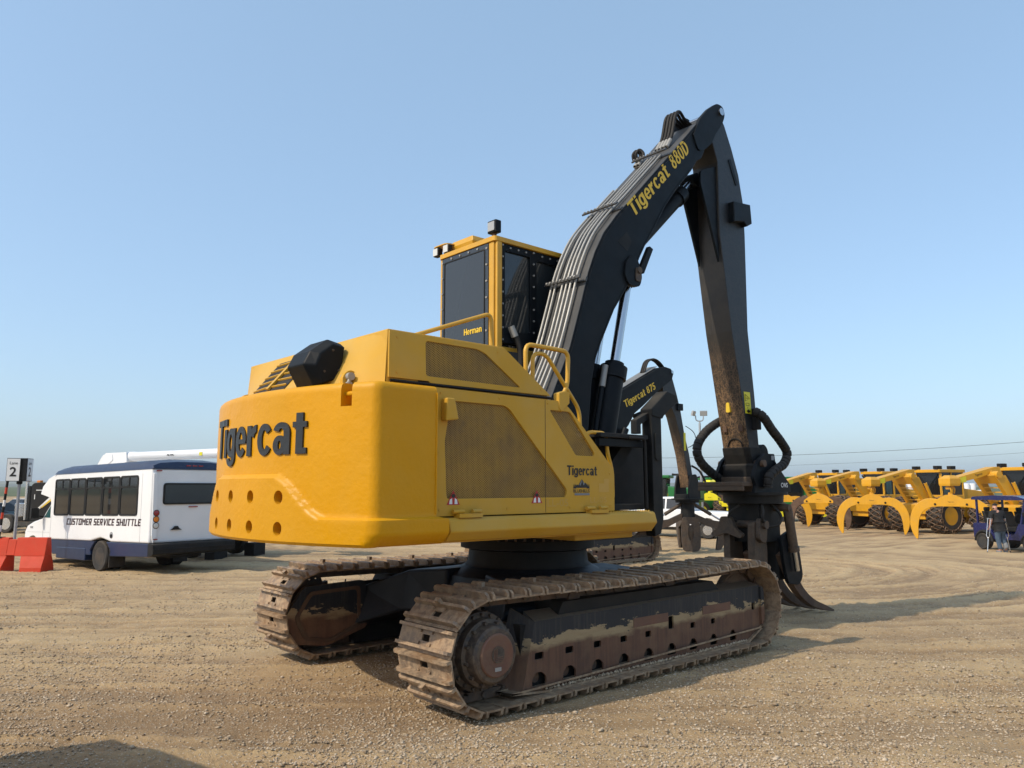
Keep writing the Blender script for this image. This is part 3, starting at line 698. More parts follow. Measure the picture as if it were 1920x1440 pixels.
# inner motor cover of the far track
ORGk = ORG.copy()
mb = MB(); mb.prism(rounded([(4.20, .20), (4.05, .50), (4.28, .84), (5.10, .86), (5.14, .30), (4.60, .14)], .06), 8.52, 8.46); mc = mb.build('motor_cover', 'guard_worn', ld, bevel=.02)
mb = MB(); p = rounded([(4.34, .27), (4.22, .50), (4.38, .74), (4.98, .76), (5.0, .36), (4.62, .22)], .05); q = rounded([(4.30, .24), (4.17, .50), (4.35, .78), (5.02, .80), (5.04, .33), (4.62, .18)], .05)
mb.prism(q, 8.46, 8.445, 'Y', [p]); mb.build('cover_rim', 'rust_brown', mc)
# car body: turntable neck and four legs
cb = MB(); cb.lathe([(.60, .62), (.95, .66), (1.02, .80), (.98, .96), (.84, 1.03), (.78, 1.06)], (6.6, YC, 0), 'Z', 48)
body = cb.build('car_body', 'blue_black', ld, True, ang=35)
mb = MB(); mb.lathe([(.785, 1.05), (.74, 1.10), (.725, 1.26)], (6.6, YC, 0), 'Z', 48); mb.build('turntable_neck', 'dull_black', body, True)
for sx in (-1, 1):
    for sy in (-1, 1):
        mb = MB(); xa = 6.6 + sx * .25; xb = 6.6 + sx * 1.55; ya = YC + sy * .35; yb = YC + sy * (1.28 if sy < 0 else 1.42)
        mb.loft([[(6.6 + sx * .05, ya, .55), (6.6 + sx * 1.0, ya, .55), (6.6 + sx * .98, ya, 1.03), (6.6 + sx * .05, ya, 1.05)],
                 [(6.6 + sx * .25, YC + sy * .95, .50), (6.6 + sx * 1.25, YC + sy * .95, .50), (6.6 + sx * 1.15, YC + sy * .9, .99), (6.6 + sx * .2, YC + sy * .9, 1.0)],
                 [(6.6 + sx * .55, yb, .30), (6.6 + sx * 1.75, yb, .30), (6.6 + sx * 1.5, yb, .78), (6.6 + sx * .6, yb, .80)]])
        mb.build('body_leg', 'blue_black', body, bevel=.03)
mb = MB(); mb.lathe([(.70, 1.24), (.83, 1.27), (.83, 1.37), (.80, 1.38), (.80, 1.44), (.70, 1.45)], (6.6, YC, 0), 'Z', 64); tt = mb.build('turntable', 'dull_black', ld, True, ang=30)
mb = MB()
for k in range(48):
    t = 2 * math.pi * k / 48; mb.cyl((6.6 + .815 * math.cos(t), YC + .815 * math.sin(t), 1.375), (6.6 + .815 * math.cos(t), YC + .815 * math.sin(t), 1.405), .016, n=6)
mb.build('bolt_ring', 'chain_steel', tt)

# --- counterweight: cast block, concentric with the turntable
RCW = 3.65
def cw_outline():
    pts = []                                  # (x, y, nx, ny, kind) kind 1 = rear, 0 = side
    def arc_pt(y): return 6.6 - math.sqrt(RCW ** 2 - (y - YC) ** 2)
    hw = 1.68; rc = .11
    ye = hw - rc                               # fillet centre chosen so that it meets both side and arc
    Ra = RCW - rc; cxx = 6.6 - math.sqrt(Ra ** 2 - ye ** 2); ta = math.atan2(ye, 6.6 - cxx)
    side = [(3.97 - (3.97 - cxx) * k / 10, YC - hw, 0, -1, 0) for k in range(11)]
    cor = []
    a0, a1 = R(-90), R(-180) + (0 + ta)
    for k in range(1, 12):
        t = a0 + (a1 - a0) * k / 12; cor.append((cxx + rc * math.cos(t), YC - ye + rc * math.sin(t), math.cos(t), math.sin(t), k / 12))
    rear = []
    for k in range(91):
        t = -ta + 2 * ta * k / 90; rear.append((6.6 - RCW * math.cos(t), YC + RCW * math.sin(t), -math.cos(t), math.sin(t), 1))
    half = side + cor
    mir = [(x, 2 * YC - y, nx_, -ny_, kd) for x, y, nx_, ny_, kd in half[::-1]]
    return half + rear + mir
def cw_wave(y):
    """height of the raised lower band on the rear face"""
    d = abs(y - (YC - .02)); t = min(max((d - .60) / .62, 0), 1); t = t * t * (3 - 2 * t)
    return 2.09 - .355 * t
OUT = cw_outline(); zs = [1.505, 1.51, 1.53, 1.56] + [1.59 + k * (2.82 - 1.59) / 64 for k in range(65)] + [2.85, 2.868, 2.876]
rows = []
for z in zs:
    row = []
    for x, y, nx_, ny_, kd in OUT:
        wz = cw_wave(y) if kd == 1 else 1.735
        t = min(max((wz + .014 - z) / .028, 0), 1); t = t * t * (3 - 2 * t); d = .046 * t
        if kd < 1: d += -(1 - kd) * max(0, 1.60 - z) * 1.0
        if z < 1.53: d -= (1.53 - z) * .8
        if z > 2.82: u = (z - 2.82) / .056; d -= .05 * (1 - math.sqrt(max(0, 1 - u * u)))
        d += .003 * (math.sin(y * 5 + z * 3) * math.sin(z * 4.3 + x * 2))
        fx = .11 * t * (1 - kd) if (kd == 0 and x > 3.9) else 0
        row.append((x + nx_ * d + fx, y + ny_ * d, z))
    rows.append(row)
cw = MB(); cw.loft(rows, cap=True, close=False)
n = len(OUT)
for i in range(len(rows) - 1): cw.f.append([i * n, (i + 1) * n, (i + 1) * n + n - 1, i * n + n - 1])
cwo = cw.build('counterweight', 'cast_yellow', ld, True, ang=50)
cut = MB()
HY = [6.43 + .443 * k for k in range(4)]
for y in HY:
    t = math.asin((y - YC) / RCW); dx, dy = -math.cos(t), math.sin(t)
    for z in (1.905, 1.635):
        for_c = Vector((6.6 + RCW * dx, YC + RCW * dy, z)); nrm = Vector((dx, dy, 0))
        cut.cyl(for_c - nrm * .14 - ORG, for_c + nrm * .12 - ORG, .06, n=24)
for y in (5.745, 2 * YC - 5.745):
    t = math.asin((y - YC) / RCW); c = Vector((6.6 - RCW * math.cos(t), YC + RCW * math.sin(t), 2.78))
    cut.box(c - ORG + Vector((.02, 0, .04)), (.36, .115, .30), Matrix.Rotation(-t, 3, 'Z'))
bool_cut(cwo, cut)
cwo.data.polygons.foreach_set('use_smooth', [True] * len(cwo.data.polygons)); cwo.data.set_sharp_from_angle(angle=R(38))
for k, y in enumerate(HY):
    t = math.asin((y - YC) / RCW); nrm = Vector((-math.cos(t), math.sin(t), 0))
    for z in (1.905, 1.635):
        if k in (0, 3):
            c = Vector((6.6, YC, z)) + nrm * (RCW - .14); mb = MB(); mb.cyl(c, c + nrm * .10, .036, n=6); mb.build('bolt', 'cast_yellow', cwo)
mb = MB()
y = 5.745; t = math.asin((y - YC) / RCW); c = Vector((6.6 - RCW * math.cos(t), YC + RCW * math.sin(t), 2.78)); mb.cyl(c + Vector((.08, -.1, 0)), c + Vector((.04, .12, 0)), .022, n=10); mb.build('lift_pin', 'cast_yellow', cwo, True)
# raised letters, each its own casting
def cw_letters(txt, yl, yr, zb, hcap):
    it, wt = grotesk(txt, .055); sx = (yl - yr) / wt
    def place(x, y, c):
        t = (yl - x * sx - YC) / RCW; rr = RCW - .002 + c; return (6.6 - rr * math.cos(t), YC + rr * math.sin(t), zb + y * hcap)
    for g in it: put_glyphs(MB(), [g], place, .017).build('letter', 'letter_black', cwo)
cw_letters('Tigercat', 8.03, 6.12, 2.28, .385)

# --- hood over the engine
mb = MB(); mb.prism([(3.57, 2.885), (3.57, 3.37), (4.91, 3.365), (5.53, 2.915), (5.53, 2.885)], 5.66, 8.56, 'Y'); hood = mb.build('engine_hood', 'panel_yellow', ld, bevel=.012)
hoodY0, hoodY1 = 5.66, 8.56
def hood_base(y): s = (y - YC) / 1.46; return 3.555 - .42 * max(0, 1 - s * s)
def hood_pt(y, t, out=0.0):
    b = Vector((hood_base(y), y, 2.86)); tp = Vector((3.575, y, 3.368)); p = b.lerp(tp, t); nrm = Vector((-(tp.z - b.z), 0, tp.x - b.x)).normalized(); return p + nrm * out
K = 28; ys = [hoodY0 + .004 + (hoodY1 - hoodY0 - .008) * k / K for k in range(K + 1)]
mb = MB(); mb.loft([[tuple(hood_pt(y, t)) for y in ys] for t in (0, .25, .5, .75, 1)], cap=False, close=False); sl = mb.build('hood_rear_slope', 'panel_yellow', hood, True, recalc=False)
# intake grille with slats
gy0, gy1 = 6.86, 7.74
mb = MB(); mb.loft([[tuple(hood_pt(gy0 + (gy1 - .10 * (t - .13) / .7 - gy0) * k / 6, t, .007)) for k in range(7)] for t in (.10, .3, .5, .7, .83)], cap=False, close=False); gr = mb.build('intake_grille', 'dull_black', hood, recalc=False)
for k in range(5):
    t = .18 + .56 * k / 4; mb = MB(); l = gy1 - .03 - .10 * (t - .13) / .7
    mb.loft([[hood_pt(y, t, .009), hood_pt(y, t + .006, .024), hood_pt(y, t + .02, .024), hood_pt(y, t + .014, .009)] for y in (gy0 + .01, gy0 + .25, gy0 + .5, l)]); mb.build('slat', 'panel_yellow', gr)
mb = MB(); mb.loft([[hood_pt(y, t, .012) for y in (gy0 + .30, gy0 + .36)] + [hood_pt(y, t, .034) for y in (gy0 + .36, gy0 + .30)] for t in (.13, .5, .82)]); mb.build('grille_bar', 'panel_yellow', gr)
# exhaust deflector
mb = MB(); prof = [(3.20, 2.89), (3.09, 3.08), (3.15, 3.20), (3.32, 3.33), (3.47, 3.30), (3.40, 2.95)]
mb.loft([[(x, 6.20, z) for x, z in [(3.25, 2.91), (3.18, 3.07), (3.22, 3.18), (3.34, 3.28), (3.46, 3.26), (3.42, 2.97)]], [(x, 6.28, z) for x, z in prof], [(x, 6.60, z) for x, z in prof]]); ex = mb.build('exhaust_deflector', 'boom_black', hood, bevel=.012)
for x, z in ((3.26, 3.02), (3.34, 3.22), (3.40, 3.04)): mb = MB(); mb.cyl((x, 6.205, z), (x, 6.19, z), .011, n=6); mb.build('deflector_bolt', 'hub_black', ex)
for y in (6.02, 8.40):
    c = hood_pt(y, .10, .0); mb = MB(); mb.prism(rounded([(c.x - .07, c.z - .08), (c.x + .10, c.z - .08), (c.x + .10, c.z + .08), (c.x + .0, c.z + .12), (c.x - .07, c.z + .06)], .05, 4), y - .025, y + .025); mb.prism([(c.x + .02, c.z + .02), (c.x + .14, c.z + .02), (c.x + .14, c.z + .19)], y - .04, y - .03); lg = mb.build('lifting_lug', 'rail_yellow', hood, bevel=.008)
    mb = MB(); mb.tube([c + Vector((-.01, -.055, .05)), c + Vector((-.03, -.055, -.02)), c + Vector((-.05, -.045, -.09))], .016, 8); mb.cyl(c + Vector((-.01, -.075, .05)), c + Vector((-.01, .065, .05)), .036, n=12); mb.cyl(c + Vector((-.02, -.065, -.02)), c + Vector((-.02, .06, -.02)), .028, n=10); mb.build('shackle', 'zinc', lg, True)
# upper mesh window on the right side of the hood
def mesh_window(parent, poly, y, depth=.03, rimw=.012, nm='mesh_screen'):
    pr = rounded(poly, .03, 3); o = MB(); o.add([(x, y, z) for x, z in pr], [list(range(len(pr)))]); s = o.build(nm, 'mesh_sheet', parent, recalc=False)
    return s
def side_panel(nm, poly, wins, y0, y1, mat, parent, bevel=.006):
    o = MB(); o.prism(poly, y0, y1, 'Y', [rounded(w_, .03, 3) for w_ in wins]); p = o.build(nm, mat, parent, bevel=bevel)
    for w_ in wins:
        cx = sum(a for a, b in w_) / len(w_); cz = sum(b for a, b in w_) / len(w_)
        mesh_window(p, [(cx + (a - cx) * 1.03, cz + (b - cz) * 1.03) for a, b in w_], (y0 + y1) / 2 + .004)
    return p
side_panel('hood_side', [(3.575, 2.94), (3.575, 3.355), (4.905, 3.35), (5.51, 2.945), (5.53, 2.925), (4.02, 2.925), (4.0, 2.94)],
           [[(3.96, 3.305), (4.56, 3.30), (4.66, 3.27), (5.12, 2.975), (3.97, 2.985)]], 5.635, 5.652, 'panel_yellow', ld)
mb = MB(); mb.bx(3.9, 5.1, 5.655, 5.658, 2.93, 3.33); mb.build('screen_backing', 'dull_black', hood)
mb = MB(); mb.tube(fillet_path([(3.60, 5.645, 2.915), (5.50, 5.645, 2.905), (5.56, 5.645, 2.90)], .02), .014, 6); mb.build('hood_seal', 'dull_black', hood)
# --- engine side doors
door = side_panel('side_door', rounded([(4.03, 1.735), (4.03, 2.885), (5.60, 2.875), (5.74, 2.83), (6.45, 2.18), (6.45, 1.735)], [0, .01, .03, .05, .04, .01], 2),
           [[(4.215, 2.775), (4.86, 2.775), (4.93, 2.745), (5.72, 1.96), (5.70, 1.89), (4.175, 1.89), (4.15, 2.40)],
            [(5.47, 2.775), (5.77, 2.77), (6.14, 2.35), (6.13, 2.32), (5.85, 2.32)]], 5.585, 5.615, 'panel_yellow', ld)
mb = MB(); mb.prism([(4.05, 1.75), (4.05, 2.86), (5.58, 2.85), (5.68, 2.80), (6.38, 2.16), (6.38, 1.75)], 5.68, 5.70); mb.build('engine_bay', 'earth_brown', ld)
mb = MB(); mb.prism([(4.10, 2.58), (4.11, 2.79), (4.20, 2.79), (4.245, 2.60)], 5.585, 5.50); mb.build('door_latch_cover', 'panel_yellow', door, bevel=.012)
for xa, xb in ((4.24, 4.54), (5.98, 6.27)):
    mb = MB(); mb.bx(xa + .02, xb - .01, 5.50, 5.59, 1.722, 1.757); mb.cyl((xa - .02, 5.545, 1.775), (xa + .10, 5.545, 1.775), .02, n=10); mb.cyl((xb - .10, 5.545, 1.775), (xb, 5.545, 1.775), .02, n=10)
    mb.build('hinge', 'panel_yellow', door, True)
# decals on the door
Yd = 5.585
mb = MB(); grot_on(mb, 'Tigercat', (5.715, Yd, 2.115), (1, 0, 0), (0, 0, 1), .10, .455, .003); mb.build('door_lettering', 'decal_black', door, recalc=False)
mb = MB(); y = Yd - .003
mb.add([(a, y, b) for a, b in ((5.815, 1.985), (5.86, 2.02), (5.88, 2.012), (5.935, 2.075), (5.975, 2.03), (5.99, 2.04), (6.045, 1.985))], [list(range(7))])
for a in (5.815, 5.835, 6.02, 6.04): mb.add([(a - .012, y - .001, 1.978), (a + .012, y - .001, 1.978), (a, y - .001, 2.03)], [[0, 1, 2]])
text_on(mb, 'BLUEHILLS', (5.805, Yd, 1.937), (1, 0, 0), (0, 0, 1), .034, .245, .003, .012)
em = mb.build('hill_emblem', 'decal_black', door, recalc=False)
mb = MB(); y = Yd - .0045
mb.add([(a, y, b) for a, b in ((5.885, 2.01), (5.935, 2.072), (5.925, 2.03), (5.91, 2.005), (5.90, 2.02))], [[0, 1, 2, 3, 4]]); mb.add([(a, y, b) for a, b in ((5.94, 2.06), (5.975, 2.025), (5.955, 2.01))], [[0, 1, 2]])
mb.add([(a, y, b) for a, b in rounded([(5.82, 1.908), (6.05, 1.908), (6.05, 1.930), (5.82, 1.930)], .01)], [list(range(20))]); mb.build('emblem_snow', 'grey_cloth', door, recalc=False)
for cx in (4.25, 5.285):
    mb = MB(); y = Yd - .003; mb.add([(cx - .075, y, 1.835), (cx + .075, y, 1.835), (cx, y, 1.965)], [[0, 1, 2]]); wd = mb.build('warning_decal', 'decal_red', door, recalc=False)
    mb = MB(); y -= .002
    for sx in (-1, 1): mb.add([(cx + sx * .012, y, 1.842), (cx + sx * .048, y, 1.842), (cx + sx * .040, y, 1.882), (cx + sx * .016, y, 1.895)], [[0, 1, 2, 3]])
    mb.build('decal_figure', 'decal_white', wd, recalc=False)
    mb = MB(); mb.add([(cx + .022 * math.cos(t), y, 1.915 + .018 * math.sin(t)) for t in [k * math.pi / 5 for k in range(10)]], [list(range(10))]); mb.build('decal_disc', 'decal_black', wd, recalc=False)
mb = MB(); text_on(mb, 'LL-05', (5.43, Yd, 1.80), (1, 0, 0), (0, 0, 1), .075, .30, .002, .01); mb.build('ghost_lettering', 'ghost_yellow', door, recalc=False); mb = MB(); text_on(mb, 'LL-05', (6.06, Yd, 1.83), (1, 0, 0), (0, 0, 1), .06, .26, .002, .01)
mb.build('ghost_lettering', 'ghost_yellow', door, recalc=False); mb = MB(); mb.add([(a, Yd - .002, b) for a, b in ((6.20, 1.94), (6.36, 1.94), (6.36, 2.08), (6.28, 2.08), (6.28, 2.03), (6.20, 2.03))], [list(range(6))]); mb.build('ghost_decal', 'ghost_yellow', door, recalc=False)
mb = MB(); mb.tube([(3.968, 5.457, 1.76 + k * .0555) for k in range(20)], [.008 + .003 * math.sin(k * 2.3) for k in range(20)], 6); mb.build('weld_seam', 'cast_yellow', cwo, True)
for x, z in ((4.10, 2.84), (4.8, 2.84), (5.45, 2.84), (4.10, 1.79), (4.9, 1.79), (5.75, 1.79), (6.38, 1.79), (6.38, 2.14), (4.08, 2.3)):
    mb = MB(); mb.cyl((x, Yd - .006, z), (x, Yd + .004, z), .012, n=8); mb.build('door_bolt', 'panel_yellow', door)
for x, z in ((3.66, 3.30), (3.66, 2.99), (4.82, 3.30), (5.40, 2.98)):
    mb = MB(); mb.cyl((x, 5.629, z), (x, 5.64, z), .011, n=8); mb.build('hood_bolt', 'panel_yellow', hood)
mb = MB(); mb.bx(5.405, 5.411, Yd - .001, Yd + .002, 1.74, 2.87); mb.build('door_seam', 'earth_brown', door)
# --- deck frame and right side sill
mb = MB(); mb.prism([(5.70, 1.725), (5.53, 1.722), (5.505, 1.705), (5.475, 1.60), (5.55, 1.515), (5.70, 1.50)], 4.145, 7.05, 'X'); sk = mb.build('side_sill', 'panel_yellow', ld, bevel=.012)
mb = MB()
for k in range(16):
    for j in range(2): xx = 6.36 + k * .043; mb.cyl((xx, 5.56 + j * .05, 1.72), (xx, 5.56 + j * .05, 1.735), .014, .008, n=8)
mb.build('tread_stud', 'panel_yellow', sk)
mb = MB(); mb.prism([(5.6, 1.50), (5.6, 1.72), (8.6, 1.72), (8.6, 1.50)], 4.0, 7.1, 'X'); mb.build('deck_frame', 'panel_yellow', ld)
mb = MB(); mb.bx(6.0, 6.95, 5.75, 8.5, 1.425, 1.50); mb.build('deck_keel', 'panel_yellow', ld, bevel=.02)
mb = MB(); mb.prism([(2 * YC - 5.53, 1.722), (2 * YC - 5.505, 1.70), (2 * YC - 5.475, 1.60), (2 * YC - 5.55, 1.515), (8.6, 1.50), (8.6, 1.72)], 4.145, 7.05, 'X'); mb.build('side_sill', 'panel_yellow', ld, bevel=.012)
mb = MB(); mb.bx(4.03, 6.6, 8.62, 8.67, 1.735, 2.885); mb.build('side_door', 'panel_yellow', ld, bevel=.01)
mb = MB(); mb.prism([(3.95, 1.72), (3.95, 2.88), (5.5, 2.88), (6.3, 2.2), (6.3, 1.72)], 5.75, 6.5); mb.build('tank_block', 'dull_black', ld)
mb = MB(); mb.bx(4.0, 6.2, 7.35, 8.6, 1.72, 2.89); mb.build('left_block', 'panel_yellow', ld)
mb = MB(); mb.prism([(5.60, 2.80), (5.60, 2.96), (5.70, 2.99), (5.76, 2.97), (5.76, 2.86), (5.64, 2.76)], 5.575, 5.66); mb.build('rail_bracket', 'panel_yellow', ld, bevel=.01)
# --- handrails
def rail(pts, r=.02, nm='handrail', mat='rail_yellow', fr=.09): m_ = MB(); m_.tube(fillet_path(pts, fr), r, 10); return m_.build(nm, mat, ld, True)
rail([(4.1, 6.4, 3.34), (4.30, 6.4, 3.50), (5.37, 6.4, 3.90), (5.40, 6.4, 3.30)], .024)
rail([(5.25, 5.70, 2.98), (5.245, 5.70, 3.445), (5.87, 5.70, 3.435), (5.85, 5.70, 3.06), (5.74, 5.70, 2.90)], .024)
rail([(5.345, 5.70, 3.03), (5.345, 5.70, 3.36), (5.53, 5.70, 3.375), (6.03, 5.70, 2.82), (6.04, 5.70, 2.60)], .022)
rail([(6.14, 5.70, 2.56), (6.20, 5.70, 2.585), (6.46, 5.70, 2.585), (6.475, 5.70, 2.36), (6.55, 5.70, 2.19), (6.555, 5.70, 1.88), (6.50, 5.68, 1.86)], .022)
# --- black front bay with brace, guard post and bent head
fb = MB(); fb.prism([(6.28, 1.74), (6.28, 2.53), (7.50, 2.53), (7.50, 1.74)], 5.98, 6.45); fb.bx(6.28, 7.10, 5.62, 6.45, 2.535, 2.585); bay = fb.build('front_bay', 'dull_black', ld, bevel=.008)
mb = MB(); mb.beam((6.34, 5.90, 1.80), (7.02, 5.90, 2.50), .15, .14, (0, 1, 0)); mb.build('diagonal_brace', 'dusty_black', bay)
mb = MB(); mb.bx(6.30, 7.08, 5.66, 5.72, 2.44, 2.53); mb.build('bay_rim', 'boom_black', bay, bevel=.006); mb = MB(); mb.bx(6.30, 7.05, 5.66, 5.975, 1.74, 1.80); mb.build('bay_floor', 'dusty_black', bay)
mb = MB(); mb.tube(fillet_path([(6.75, 5.62, 2.545), (7.03, 5.615, 2.545), (7.04, 5.615, 1.75)], .06), .018, 8); mb.build('grab_tube', 'dull_black', bay, True)
mb = MB(); mb.prism([(7.17, 1.43), (7.15, 1.60), (7.14, 2.86), (7.33, 2.95), (7.33, 1.62), (7.28, 1.46)], 5.60, 5.74); po = mb.build('guard_post', 'dusty_black', ld, bevel=.012)
mb = MB(); mb.prism([(7.14, 2.82), (7.13, 2.90), (7.44, 3.13), (7.63, 3.09), (7.65, 3.02), (7.37, 2.83), (7.34, 2.79)], 5.585, 5.76); mb.build('post_head', 'dusty_black', po, bevel=.014)
mb = MB(); mb.prism([(6.92, 2.60), (6.92, 2.76), (7.15, 2.86), (7.15, 2.78), (7.0, 2.71), (7.0, 2.60)], 5.64, 5.73); mb.build('post_stay', 'dusty_black', po, bevel=.008)
mb = MB(); mb.prism(rounded([(7.19, 2.30), (7.29, 2.30), (7.29, 2.62), (7.19, 2.62)], .05), 5.585, 5.60); mb.build('post_gusset', 'dusty_black', po)
# --- cab on its riser
CX0, CX1, CY0, CY1, CZ0, CZ1 = 6.25, 7.80, 7.38, 8.56, 3.72, 5.20
mb = MB(); mb.bx(CX0 + .02, CX1, CY0 + .03, CY1 - .03, 1.74, 3.80); mb.build('cab_riser', 'panel_yellow', ld, bevel=.02)
cb_ = MB(); cb_.bx(CX0 + .10, CX1 - .04, CY0 + .06, CY1 - .05, CZ0 + .02, CZ1 - .03); cab = cb_.build('cab', 'dark_glass', ld)
mb = MB(); mb.prism(rounded([(CX0 - .02, CY0 - .03), (CX1 + .05, CY0 - .03), (CX1 + .05, CY1 + .02), (CX0 - .02, CY1 + .02)], .06), CZ1 - .03, CZ1 + .035, 'Z'); roof = mb.build('cab_roof', 'rail_yellow', cab, bevel=.015)
for x0, x1, y0, y1, z0 in ((CX0, CX0 + .10, CY0 + .02, CY0 + .12, 2.95), (CX0 + .02, CX0 + .11, CY0 - .03, CY0 + .015, 3.3), (CX0, CX0 + .08, CY1 - .045, CY1, 3.6), (CX1 - .08, CX1, CY0, CY0 + .08, 3.6), (CX1 - .08, CX1, CY1 - .08, CY1, 3.6)):
    mb = MB(); mb.bx(x0, x1, y0, y1, z0, CZ1 - .03); mb.build('cab_post', 'rail_yellow', cab, bevel=.014)
mb = MB(); mb.bx(CX0 - .004, CX0 + .03, CY0 + .125, CY1 - .045, 3.62, CZ1 - .035); rp = mb.build('rear_panel', 'smoke_panel', cab, bevel=.006)
mb = MB(); o_ = rounded([(CY0 + .20, 4.10), (CY1 - .10, 4.10), (CY1 - .10, 5.08), (CY0 + .20, 5.08)], .03); i_ = rounded([(CY0 + .212, 4.112), (CY1 - .112, 4.112), (CY1 - .112, 5.068), (CY0 + .212, 5.068)], .025)
mb.prism(rounded([(CY0 + .19, 3.70), (CY1 - .10, 3.70), (CY1 - .10, 5.10), (CY0 + .19, 5.10)], .03), CX0 - .012, CX0 - .003, 'X', [rounded([(CY0 + .205, 3.715), (CY1 - .115, 3.715), (CY1 - .115, 5.085), (CY0 + .205, 5.085)], .025)]); mb.build('rear_panel_seal', 'dull_black', rp)
for k in range(7):
    for y in (CY0 + .15, CY1 - .065):
        z = 3.78 + k * 1.32 / 6; mb = MB(); mb.cyl((CX0 - .018, y, z), (CX0 - .002, y, z), .014, n=8); mb.build('panel_bolt', 'zinc', rp)
for k in range(1, 5):
    y = CY0 + .15 + k * .19; mb = MB(); mb.cyl((CX0 - .018, y, 5.13), (CX0 - .002, y, 5.13), .014, n=8); mb.build('panel_bolt', 'zinc', rp)
mb = MB(); grot_on(mb, 'Herman', (CX0 - .005, 8.00, 4.0), (0, -1, 0), (0, 0, 1), .085, .375, .004); mb.build('cab_lettering', 'decal_yellow', rp, recalc=False)
sp_ = MB(); wz0, wz1 = 3.98, 5.07
sp_.prism([(CX0 + .12, 3.84), (CX1 - .09, 3.84), (CX1 - .09, CZ1 - .035), (CX0 + .12, CZ1 - .035)], CY0 + .0, CY0 + .045, 'Y', [rounded([(6.43, 3.97), (6.88, 4.03), (6.88, wz1), (6.43, wz1)], .02), rounded([(7.0, 4.05), (7.60, 4.05), (7.60, wz1 - .03), (7.0, wz1 - .03)], .02)]); fr = sp_.build('side_window_frame', 'boom_black', cab, bevel=.004)
mb = MB(); mb.bx(6.41, 6.90, CY0 + .03, CY0 + .034, 3.95, 5.09); mb.build('side_window', 'tint_glass', cab)
mb = MB(); mb.bx(6.99, 7.62, CY0 + .03, CY0 + .034, 4.03, 5.06); mb.build('side_window', 'tint_glass', cab)
for k in range(9):
    for x in (6.385, 6.94):
        z = 3.88 + k * 1.26 / 8; mb = MB(); mb.cyl((x, CY0 - .014, z), (x, CY0 + .002, z), .013, n=8); mb.build('panel_bolt', 'zinc', fr)
for x in (6.52, 6.66, 6.80, 7.1, 7.25, 7.4): mb = MB(); mb.cyl((x, CY0 - .014, 5.12), (x, CY0 + .002, 5.12), .013, n=8); mb.build('panel_bolt', 'zinc', fr)
# lamps and the roof box
mb = MB(); mb.bx(CX0 + .0, CX0 + .10, CY0 - .02, CY0 + .15, CZ1 + .09, CZ1 + .26); wl = mb.build('work_lamp', 'boom_black', cab, bevel=.012)
mb = MB(); mb.bx(CX0 - .012, CX0 - .001, CY0 + .0, CY0 + .13, CZ1 + .115, CZ1 + .235); mb.build('lamp_lens', 'lens_grey', wl)
mb = MB(); mb.bx(CX0 + .03, CX0 + .07, CY0 + .04, CY0 + .09, CZ1 + .03, CZ1 + .095); mb.build('lamp_foot', 'rust_brown', wl)
mb = MB(); mb.loft([[(6.42, 8.05, 5.24), (6.42, 8.47, 5.24), (6.85, 8.47, 5.24), (6.85, 8.05, 5.24)], [(6.38, 8.00, 5.36), (6.38, 8.50, 5.36), (6.90, 8.50, 5.36), (6.90, 8.00, 5.36)], [(6.40, 8.03, 5.44), (6.40, 8.48, 5.44), (6.88, 8.48, 5.44), (6.88, 8.03, 5.44)]]); rb = mb.build('roof_box', 'rail_yellow', cab, bevel=.01)
mb = MB(); mb.prism(rounded([(6.25, 8.42), (6.25, 8.78), (6.7, 8.78), (6.7, 8.42)], .1), 5.385, 5.40, 'Z'); mb.build('lamp_visor', 'rail_yellow', rb)
for y in (8.44, 8.68):
    mb = MB(); mb.bx(6.25, 6.33, y - .06, y + .06, 5.25, 5.37); l_ = mb.build('roof_lamp', 'dull_black', cab, bevel=.01); mb = MB(); mb.bx(6.238, 6.249, y - .05, y + .05, 5.26, 5.36); mb.build('lamp_lens', 'clear_light', l_)
# grey hose loop between cab and boom
mb = MB(); mb.tube(smooth_path([(6.55, 7.33, 3.98), (6.62, 7.30, 3.75), (6.60, 7.28, 3.4), (6.55, 7.28, 3.1)]), .04, 8); mb.build('cab_hose', 'hose', ld, True)
mb = MB(); mb.cyl((6.50, 7.34, 4.06), (6.56, 7.33, 3.93), .045, .05, 10); mb.build('hose_end', 'zinc', ld, True)
mb = MB(); mb.tube([(8.30, 7.62, 3.95), (8.32, 7.62, 3.70), (8.26, 7.62, 3.38)], .03, 8); mb.beam((8.26, 7.62, 3.42), (8.02, 7.62, 2.85), .06, .12); mb.build('front_grab_rail', 'rail_yellow', ld)

# --- boom
BY0, BY1 = 6.60, 7.25
TOPL = [(6.34, 2.60), (6.46, 2.97), (6.60, 3.25), (6.84, 3.73), (7.08, 4.41), (7.19, 4.75), (7.33, 5.06), (7.51, 5.36), (7.78, 5.67), (8.13, 6.01), (8.62, 6.50), (9.16, 7.04), (9.73, 7.62)]
BOT = [(10.21, 7.60), (10.10, 7.42), (9.93, 7.27), (9.82, 7.08), (9.70, 7.01), (9.55, 6.81), (9.17, 6.42), (8.86, 6.06), (8.54, 5.59), (8.37, 5.36), (8.25, 5.17), (8.12, 4.92), (7.93, 4.65), (7.69, 4.34), (7.43, 3.88), (7.30, 3.62), (7.22, 3.30), (7.15, 2.70), (6.80, 2.35), (6.45, 2.35)]
mb = MB(); mb.prism(TOPL + [(9.82, 7.70)] + [(10.08, 7.66)] + BOT, BY0, BY1); boom = mb.build('boom', 'boom_black', ld, bevel=.012)
